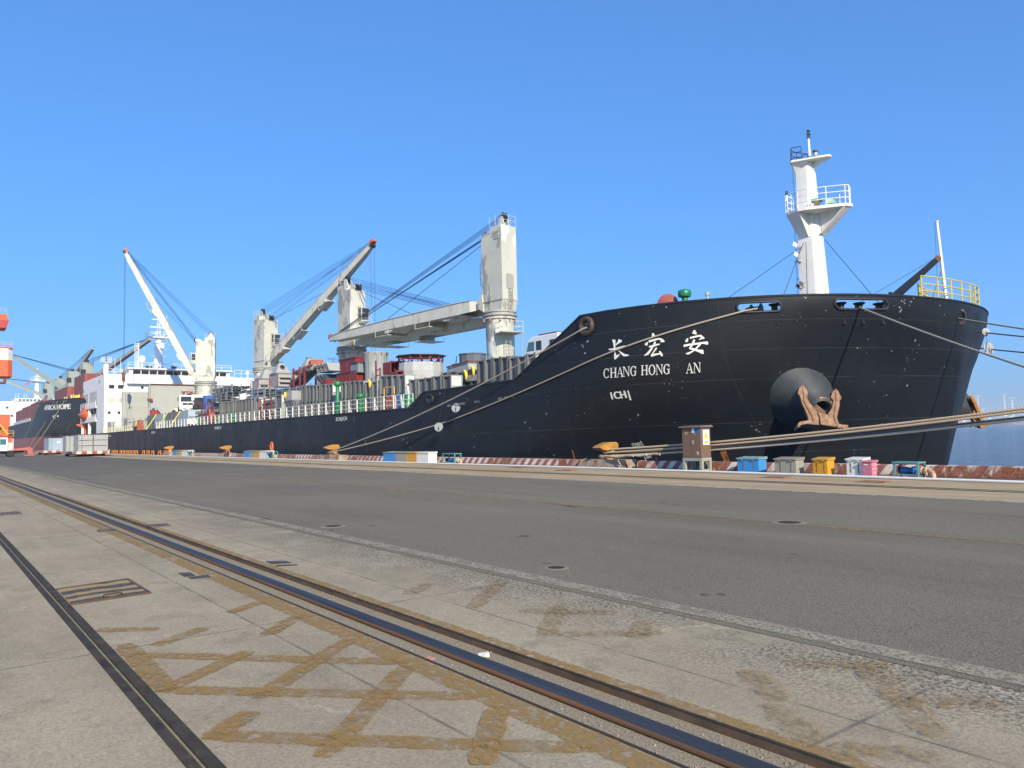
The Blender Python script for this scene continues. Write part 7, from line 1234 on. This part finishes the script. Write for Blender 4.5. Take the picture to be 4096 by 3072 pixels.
o = MB().pipe([(-25.0, 25.3, .5), (-24.7, 25.2, .38), (-24.55, 25.22, .15), (-24.65, 25.15, .04), (-24.4, 25.1, .03)], .025, 6).pipe([(-26.9, 25.3, .45), (-27.1, 25.2, .3), (-27.3, 25.1, .05), (-27.35, 25.05, .03)], .02, 6).build('rope_tail', RTAN, smooth=60); tag(o, 'thin frayed rope tails hanging over the base of the near bollard', 'rope'); recenter(o, (-25, 25.2, 0))
# rat guards
RGM = M('guard_zinc', (.30, .32, .33), .5, .12, 4)
def guard_disc(x, y, z, ax, label, top=None, r_=.27):
    t = thing('rat_guard', label, 'rat guard', (x, y, z), 'round rat guards on the ropes'); ax = Vector(ax).normalized(); MB().lathe([(.02, -.015), (r_, -.012), (r_, .012), (.02, .015)], (x, y, z), 28, axis=ax).build('guard_plate', RGM, t)
    s_ = ax.cross(Vector((0, 0, 1))).normalized(); up_ = s_.cross(ax); c = Vector((x, y, z)); pts = [c + ax * .018 + s_ * a + up_ * b for a, b in ((-.03, -.25), (.03, -.25), (.04, 0), (-.02, .04))]
    MB().prism(pts, ax * .002).build('guard_slot', DARK, t); MB().prism([p - ax * .036 for p in pts], -ax * .002).build('guard_slot', DARK, t)
    if top: MB().tube((x, y, z + r_ * .9), top, .008, n=4).build('guard_line', WIRE, t)
guard_disc(-40.6, 26.95, 3.45, (.55, -.8, .15), 'round zinc rat guard on the crossing of the two bow ropes', (-40.6, 27.42, 4.8), .29); guard_disc(-42.6, 26.9, 2.27, (.55, -.8, .15), 'lower zinc rat guard hanging on a line from the bulwark', (-42.6, 27.42, 4.8), .30)
guard_disc(-16.1, 44.2, 5.62, (.85, -.35, .1), 'zinc rat guard on the lowest dark rope beyond the stem', (-16.4, 43.2, 7.8), .34); guard_disc(-16.2, 44.25, 6.5, (.75, -.6, .1), 'small rat guard on the upper dark rope beyond the stem', (-16.4, 43.2, 7.8), .2)
for i, (x, y, r_) in enumerate(((-53.0, 25.55, .1), (-51.3, 25.7, .09))): pass
# ================================================================ FAR SHIP, PORTAL CRANE, TRACTOR, TRAILERS
S2 = thing('bulk_carrier', 'dark hulled ship with a red lower hull and red hatch boxes moored behind the stern', 'ship', (-330, 44, -2.2))
def hb2(X):
    d = (X + 268) / 40; return 16 if d <= 0 else (0 if d >= 1 else 16 * (1 - d * d) ** .5)
def h2(X, z, off=0):
    k = 1 - max(0, (6 - z)) * .028 * max(0, min(1, (X + 285) / 40))
    return Vector((X, 44 - hb2(X) * k - off, z))
def hull2_mat():
    m, nt, b = node_mat('far_hull_paint'); g = NG(nt); X, Y, Z = g.sep()
    c = g.mix(g.ramp(g.noise((.2, .2, .1), 4), .3, .7), (.022, .023, .028), (.035, .034, .036)); c = g.mix(g.ramp(Z, 4.25, 4.2), c, g.mix(g.ramp(g.noise((.3, .3, .1), 4), .3, .7), (.27, .075, .065), (.34, .11, .10)))
    c = g.mix(g.math('MULTIPLY', g.ramp(g.noise(.8, 4, .7, 5), .66, .68), g.ramp(Z, 9, 7)), c, (.4, .4, .4)); g.L(c, b.inputs['Base Color']); b.inputs['Roughness'].default_value = .5; b.inputs['Specular IOR Level'].default_value = .3; return m
X2 = [-450, -420, -390, -360, -340, -320, -305, -295, -287, -280, -274, -268] + [-268 + 40 * math.sin(R(a)) for a in range(2, 91, 2)]
def zt2(X): return 9.6 if X <= -288 else (14.5 if X >= -270 else 9.6 + 4.9 * ((X + 288) / 18) ** 1.4)
mb = MB()
for sd_ in (0, 1):
    rows = []
    for f in (0, .2, .35, .42, .5, .7, .85, 1):
        r_ = []
        for X in X2:
            z = -2.6 + f * (zt2(X) + 2.6); p = h2(X, z); r_.append(Vector((p.x, 88 - p.y, p.z)) if sd_ else p)
        rows.append(r_ if not sd_ else r_[::-1])
    mb.grid(rows)
H2 = mb.build('hull', hull2_mat(), S2, smooth=35)
mb = MB()
for i, (a, b) in enumerate(zip(X2, X2[1:])): mb.add([h2(a, zt2(a) - .2) + Vector((0, .05, 0)), h2(b, zt2(b) - .2) + Vector((0, .05, 0)), Vector((b, 44, zt2(b) - .2)), Vector((a, 44, zt2(a) - .2))], [(0, 1, 2, 3)])
mb.build('deck', DECKM, S2)
vs, fs = text_polys('AFRICA HOPE'); x0 = min(v.x for v in vs); x1 = max(v.x for v in vs); hh = max(v.y for v in vs); mb = MB()
for k, b in enumerate((-.3, -.1, .1, .3)): mb.add([h2(-258.6 + 18.5 * (v.x - x0) / (x1 - x0) + b, 11.85 - .35 * (v.x - x0) / (x1 - x0) + 1.4 * v.y / hh, .05 + .02 * k) for v in vs], fs)
mb.build('name_lettering', WPAINT, H2); mb = MB()
for a, b, w_, h_ in ((-250.6, 9.5, .9, .5), (-247.5, 9.5, 1.0, .5)): mb.add([h2(a, b, .05), h2(a + w_, b, .05), h2(a + w_, b + h_, .05), h2(a, b + h_, .05)], [(0, 1, 2, 3)])
mb.add([h2(-248.9, 9.0, .06), h2(-248.5, 9.0, .06), h2(-248.7, 10.3, .06), h2(-249.1, 10.3, .06)], [(0, 1, 2, 3)]); mb.build('hold_marking', WPAINT, H2)
MB().add([h2(-251, 14.05, .05), h2(-242, 13.95, .05), h2(-242, 13.6, .05), h2(-251, 13.6, .05)], [(0, 1, 2, 3)]).build('bow_slot', M('slot_rust', (.30, .12, .09), .6), H2); MB().pipe([h2(-236, 14.6), h2(-233, 13.8, .1), h2(-231, 14.4)], .4, 6).build('bow_lip', M('lip_red', (.30, .07, .06), .6), H2)
RB = M('hatch_red', (.25, .065, .05), .65, .15, .6, wear=[((.16, .05, .04), .6, (.5, .5, .25), .1)])
for (a, b, y0, y1, z0, z1) in ((-399, -374, 33, 55, 9, 16.6), (-373, -343, 33, 55, 9, 17.1), (-342, -306, 33, 55, 9, 17.4), (-285, -258, 34, 54, 13, 18.9), (-256, -238, 35.5, 52.5, 13, 21.3)):
    h_ = MB().box(a, b, y0, y1, z0, z1).build('hatch_box', RB, S2)
    for k in range(4): y = y0 + 1 + (y1 - y0 - 2) * k / 3; MB().box(b + .01, b + .3, y - .2, y + .2, z0, z1 - .3).build('hatch_rib', RB, h_)
MB().box(-303, -290, 40, 50, 9.5, 13.5).build('mast_house', RB, S2)
FCR = M('far_crane_grey', (.30, .35, .31), .6, .08, .3); 
def crane2(cx, piv, tip, zt, lx=3.6):
    e = empty('deck_crane', (cx, 44, 9.6), S2); MB().tube((cx, 44, 9), (cx, 44, 22), 1.7, n=18).build('pedestal', FCR, e, smooth=40); MB().obox((cx, 44, (22 + zt) / 2), (lx, 3.4, zt - 22), .15).build('crane_house', FCR, e, bevel=.1); MB().lathe([(.6, -.5), (.6, .5)], (cx + .6, 44, zt + .4), 14, axis=(0, 1, 0)).build('head_sheave', BLK, e); MB().obox((cx + 2.1, 42.6, zt - 3.2), (1, 1.2, 1.5), .15).build('operator_cab', CASTK, e)
    MB().beam(piv, tip, 1.7, 1.4, .9, .8).build('jib', FCR, e)
    for k in range(5): MB().tube((cx, 43.2 + .4 * k, zt + (.6 if k % 2 else .0)), (tip[0], tip[1] + .15 * k, tip[2] + .5), .06, n=4).build('luffing_wire', WIR, e)
crane2(-322, (-326, 42, 22.4), (-355.8, 28, 37), 28.7); crane2(-291, (-284, 46, 24.2), (-246, 54, 32.8), 29.2); crane2(-353, (-349, 45, 23.5), (-317.7, 50, 37.2), 28.3); crane2(-390, (-382, 42.5, 22.5), (-396.6, 27.5, 30.7), 28.7)
MB().tube((-317.7, 50, 37), (-317.7, 50, 24), .06, n=4).build('hoist_wire', WIR, S2)
A2 = empty('superstructure', (-432, 44, 9.6), S2); MB().box(-446, -430, 28.4, 60, 9.6, 22.8).build('house_block', SUP, A2); MB().box(-446, -429.5, 35, 53, 22.81, 24.3).build('wheelhouse', SUP, A2)
for k in range(11): y = 36.6 + k * 1.5; MB().box(-429.5, -429.45, y, y + 1.05, 23.1, 23.85).build('bridge_window', GLS, A2)
for y, z in ((31.6, 19.4), (40, 19.4), (41.5, 19.4), (33.5, 15.5)): MB().box(-430, -429.95, y, y + 1.0, z, z + .9).build('window', GLS, A2)
MB().tube((-432, 44.2, 24.3), (-432, 44.2, 34), 1.3, .8, n=14).build('radar_mast', SUP, A2, smooth=40); MB().box(-433.5, -430, 41.2, 47.2, 32.6, 33).build('mast_platform', SUP, A2); MB().tube((-432, 44.2, 33), (-432, 44.2, 39), .3, n=6).box(-432.3, -431.8, 42.6, 45.8, 35, 35.3).build('mast_top', SUP, A2); rails('platform_railing', [(-430, 41.2), (-430, 43), (-430, 45), (-430, 47.2)], 33, (1.1, .6), .08, SUP, A2)
for y in (35.4, 36.4, 38.8, 39.8): MB().tube((-430, y, 24.3), (-430, y, 26.6), .1, n=5).build('whip_aerial', SUP, A2)
MB().box(-431, -430, 47.4, 49.4, 24.3, 25.2).build('roof_box', M('cover_blue', (.03, .06, .2), .6), A2); MB().tube((-431, 41.2, 30), (-431, 41.2, 32), .05, n=4).build('flag_line', WIR, A2); MB().prism([(-431, 40.8, 31.2), (-431, 39.2, 30.7), (-431, 39.2, 31.4), (-431, 40.8, 31.9)], (.02, 0, 0)).build('flag', M('flag_red', (.6, .04, .04), .7), A2)
rails('guard_rail', [(X, 28.2) for X in range(-420, -285, 9)], 9.6, (1.1, .75, .4), .07, SUP, S2); MB().box(-345, -290, 28.02, 28.1, 9.6, 10.4).build('deck_bulwark', M('bulwark_pale', (.6, .62, .6), .6), S2)
e = empty('windlass', (-252, 35, 14.5), S2)
for x, c_ in ((-262, SUP), (-258, CWRAP), (-254, RED), (-249, SUP), (-245, CWRAP)): MB().lathe([(.9, -.8), (.9, -.6), (.5, -.6), (.5, .6), (.9, .6), (.9, .8)], (x, 34.5, 15.0), 14, axis=(0, 1, 0)).build('winch_drum', c_, e)
for lab, p, q in (('pale mooring rope from the far ship slot slanting left to the quay', h2(-247, 13.8, .2), (-276, 25.9, .6)), ('second mooring rope from the far ship slot, steeper, to the quay', h2(-243, 13.8, .2), (-262, 25.9, .6)), ('mooring rope at the shoulder of the far ship', h2(-267, 13.6, .2), (-300, 25.9, .6))): rope(lab, p, q, .6, .09, RWHT, 20)
# portal crane at the edge
ORG = M('crane_orange', (.62, .11, .035), .5, .08, .5); OWH = M('crane_offwhite', (.62, .64, .56), .5, .05, .5); ORD = M('crane_dark_orange', (.40, .035, .03), .5, .1, .5)
T = thing('portal_crane', 'orange and white harbour portal crane whose stacked boxes show at the frame edge', 'crane', (-202, 10, 0))
MB().prism([(-200, -2, 17.0), (-200, 14.9, 17.0), (-200.6, 15.75, 17.0), (-208, 15.75, 17.0), (-208, -2, 17.0)], (0, 0, 3.6)).build('machine_house', ORG, T); MB().prism([(-200, -2, 20.602), (-200, 14.9, 20.602), (-200.6, 15.72, 20.602), (-208, 15.72, 20.602), (-208, -2, 20.602)], (0, 0, 2.6)).build('house_band', OWH, T); MB().box(-208.2, -199.9, -2, 15.8, 23.21, 23.5).build('house_roof', ORG, T)
MB().hexa([(-200, 4, 27.7), (-200, 14.55, 27.7), (-206, 14.55, 27.7), (-206, 4, 27.7)], [(-200, 4, 29.4), (-200, 14.9, 29.4), (-206, 14.9, 29.4), (-206, 4, 29.4)]).build('counterweight', ORD, T); MB().hexa([(-200, 4, 29.41), (-200, 14.9, 29.41), (-206, 14.9, 29.41), (-206, 4, 29.41)], [(-201, 4, 30.9), (-201, 14.5, 30.9), (-206, 14.5, 30.9), (-206, 4, 30.9)]).build('top_box', ORG, T)
for z, y in ((30.9, 14.4), (23.5, 15.6)): rails('crane_railing', [(-200.2, y - k * 1.6) for k in range(5)], z, (1.1, .6), .05, M('railing_pale', (.5, .42, .32), .6), T)
MB().beam((-203, 12.5, 23.5), (-203, 13.2, 27.7), .5, .5).beam((-205, 6, 23.5), (-205, 6, 28), .8, .8).build('crane_frame', ORG, T); MB().tube((-204, 6, 10), (-204, 6, 17), 2.6, n=20).build('slewing_column', ORD, T)
MB().box(-201.5, -200.5, 14.2, 14.7, 15.8, 17.0).box(-202, -199.8, 13.4, 14.6, 15.4, 15.75).build('hook_gallery', M('gallery_dark', (.12, .03, .04), .6), T)
MB().box(-209, -200, 1.5, 15.5, 5.9, 8.6).build('portal_beam', ORG, T); MB().box(-209, -200, 14.0, 15.2, 0.8, 5.89).box(-209, -200, 2.6, 4, .8, 5.89).build('portal_leg', ORG, T); MB().box(-207, -199.9, 13.4, 16.3, 3.6, 3.9).build('portal_walkway', ORD, T); MB().box(-206, -200.2, 15.21, 16.0, .6, 3.59).build('portal_bogie', ORG, T)
YST = M('stair_yellow', (.65, .38, .03), .5); MB().beam((-199.7, 12.2, 8.4), (-199.7, 15.2, 4.2), .2, .3).build('portal_stair', YST, T); rails('stair_railing', [(-199.8, 12.6), (-199.8, 13.8), (-199.8, 15.0), (-199.8, 16.2)], 3.9, (1.1, .6), .06, YST, T)
for y in (13.6, 15.6): MB().lathe([(.4, -.25), (.4, .25)], (-200.6, y, .42), 14, axis=(0, 1, 0)).build('travel_wheel', CASTK, T)
# terminal tractor, crossing the road
TRD = M('gooseneck_red', (.42, .12, .10), .6, .12, 2, wear=[((.25, .10, .08), .6, 3, .1)]); CABW = M('tractor_white', (.68, .71, .66), .45, .04, 2)
t = thing('terminal_tractor', 'white harbour tractor with a red gooseneck frame crossing the road', 'tractor', (-141, 10.5, 0))
MB().prism([(-142.2, 6.8, .9), (-142.2, 10.65, .9), (-142.2, 10.65, 3.0), (-142.2, 6.8, 3.0)], (2.4, 0, 0)).build('cab', CABW, t, bevel=.08); MB().box(-139.799, -139.78, 9.6, 10.4, 1.9, 2.75).box(-139.799, -139.78, 8.0, 9.3, 1.9, 2.75).build('side_window', M('glass_teal', (.05, .16, .20), .12), t); MB().box(-142, -140.2, 10.651, 10.67, 1.9, 2.75).build('rear_window', GLS, t); MB().box(-142, -139.9, 10.7, 11.25, 1.0, 2.2).build('engine_cover', CABW, t)
MB().beam((-141, 6, .75), (-141, 12.8, .75), 1.0, .35).build('chassis', CASTK, t); MB().prism([(-141.6, 10.4, 1.15), (-141.6, 13.6, 1.45), (-141.6, 13.9, 1.2), (-141.6, 14.0, .3), (-141.6, 13.3, .25), (-141.6, 13.1, .95), (-141.6, 10.4, .9)], (1.6, 0, 0)).build('gooseneck', TRD, t, bevel=.04); MB().box(-141.9, -139.7, 12.7, 14.2, .12, .25).build('gooseneck_foot', TRD, t)
mb = MB()
for k in range(5): mb.box(-141.8, -140.0, 11.3, 11.36, 1.6 + .25 * k, 1.66 + .25 * k)
mb.box(-141.8, -141.72, 11.3, 11.38, 1.1, 2.8).box(-140.08, -140, 11.3, 11.38, 1.1, 2.8).build('headboard', CABW, t)
for y in (7.6, 11.0): 
    for x in (-139.9, -142.0): wheel(x, y, .52, .52, .55, t, axis=(1, 0, 0), hub=M('hub_rust', (.30, .22, .17), .7))
MB().lathe([(.12, 0), (.08, .12)], (-141, 8, 3.0), 12).build('roof_beacon', RED, t)
# low trailers with grey modules
def trailer_mat():
    m, nt, b = node_mat('trailer_stripes'); tc = nt.nodes.new('ShaderNodeTexCoord'); g = NG(nt); g.pos = tc.outputs['Object']; X, Y, Z = g.sep(); v = g.math('ADD', X, Y); st = g.ramp(g.math('FRACT', g.math('DIVIDE', v, 1.25)), .49, .51)
    c = g.mix(st, (.36, .075, .06), (.62, .52, .45)); c = g.mix(g.ramp(g.noise(3, 5, .7), .5, .7, 0, .7), c, (.24, .10, .08)); g.L(c, b.inputs['Base Color']); b.inputs['Roughness'].default_value = .7; return m
TRM = trailer_mat(); YAW = math.atan2(5.2, -8.7); MODG = M('module_grey', (.34, .35, .35), .5, .05, 1, obj=True); MODB = M('module_blue', (.30, .39, .46), .5, .05, 1, obj=True)
def trailer(px, py, L_, label, W_=4.0):
    t = thing('low_trailer', label, 'trailer', (0, 0, 0), 'low striped trailers')
    MB().prism([(0, -W_, .36), (L_, -W_, .34), (L_ + 1.5, -W_, .6), (L_ + 1.5, -W_, .72), (0, -W_, .72)], (0, W_, 0)).build('trailer_bed', TRM, t); MB().box(1.0, L_ - .5, -W_ + .4, -.4, .18, .33).build('trailer_frame', CASTK, t)
    for x in (1.5, L_ - 1.6, L_ - 2.8):
        for y in (-.5, -W_ + .5): wheel(x, y, .3, .3, .4, t, hub=CASTK)
    t.location = (px, py, 0); t.rotation_euler = (0, 0, math.pi); return t
def module(x0, x1, y0, y1, z0, z1, label, mat, cols=2, rows_=3):
    """steel module with its end face towards the bow side (+X)"""
    t = thing('steel_module', label, 'steel module', ((x0 + x1) / 2, (y0 + y1) / 2, z0), 'steel modules on the trailers'); MB().box(x0, x1, y0, y1, z0, z1).build('module_body', mat, t)
    for i in range(cols + 1): y = y0 + .05 + (y1 - y0 - .1) * i / cols; MB().box(x1 + .001, x1 + .09, y - .045, y + .045, z0, z1).build('module_rib', CDARK if 0 < i < cols else mat, t)
    for i in range(1, rows_): z = z0 + (z1 - z0) * i / rows_; MB().box(x1 + .001, x1 + .06, y0 + .1, y1 - .1, z - .03, z + .03).build('module_seam', CDARK, t)
    for k in range(7): z = z0 + .15 + (z1 - z0 - .3) * k / 6; MB().box(x1 - .4, x1 - .2, y0 - .06, y0 - .001, z - .05, z + .05).build('module_bolt', CDARK, t); MB().box(x1 + .001, x1 + .05, y0 + .42, y0 + .54, z - .05, z + .05).build('module_bolt', CDARK, t)
    MB().box(x0 - .04, x1 + .1, y0 - .04, y1 + .04, z1 + .001, z1 + .04).build('module_top', CDARK, t); return t
trailer(-118.0, 16.75, 14, 'low red and white striped trailer nearest the ship stern under the big grey modules'); module(-127, -118.3, 16.95, 20.6, .725, 3.0, 'big grey panelled steel module filling the nearer trailer', MODG, 2, 3); module(-124.5, -121.6, 15.95, 16.9, .725, 2.9, 'narrow grey module standing left of the big one on the nearer trailer', MODG, 1, 1)
trailer(-156.0, 17.1, 12, 'low red striped trailer further back under the pale blue module'); m_ = module(-163, -156.6, 17.9, 21.0, .725, 2.95, 'pale blue steel module with a small white label on the farther trailer', MODB, 1, 1); MB().box(-156.599, -156.58, 19.2, 19.7, 2.0, 2.3).build('paper_label', PAPER, m_)
for (x, y, z, s_, c_, lab) in ((-190, 24.5, .5, 1.0, TWH, 'white block lying at the foot of the far ship'), (-176, 24.8, .6, .9, BXC['yellow'], 'yellow block at the quay edge behind the farther trailer'), (-182, 22.5, .4, 1.1, TWH, 'second white block on the quay behind the farther trailer')):
    o = MB().box(x - s_, x + s_, y - s_, y + s_, 0, z * 2).box(x - s_ * .6, x + s_ * .6, y - s_ * .6, y + s_ * .6, z * 2, z * 2.4).build('quay_block', c_); tag(o, lab, 'block', 'blocks on the far quay'); recenter(o, (x, y, 0))
# ================================================================ HAZE
hz = bpy.data.materials.new('haze_air'); hz.use_nodes = True; n_ = hz.node_tree; n_.nodes.remove(n_.nodes['Principled BSDF']); pv = n_.nodes.new('ShaderNodeVolumePrincipled'); pv.inputs['Color'].default_value = (.80, .90, 1, 1); pv.inputs['Density'].default_value = HAZE; pv.inputs['Anisotropy'].default_value = 0
n_.links.new(pv.outputs[0], n_.nodes['Material Output'].inputs['Volume'])
o = MB().box(-3100, 6100, -600, 9100, -9.5, 130).build('haze', hz); tag(o, kind='stuff')
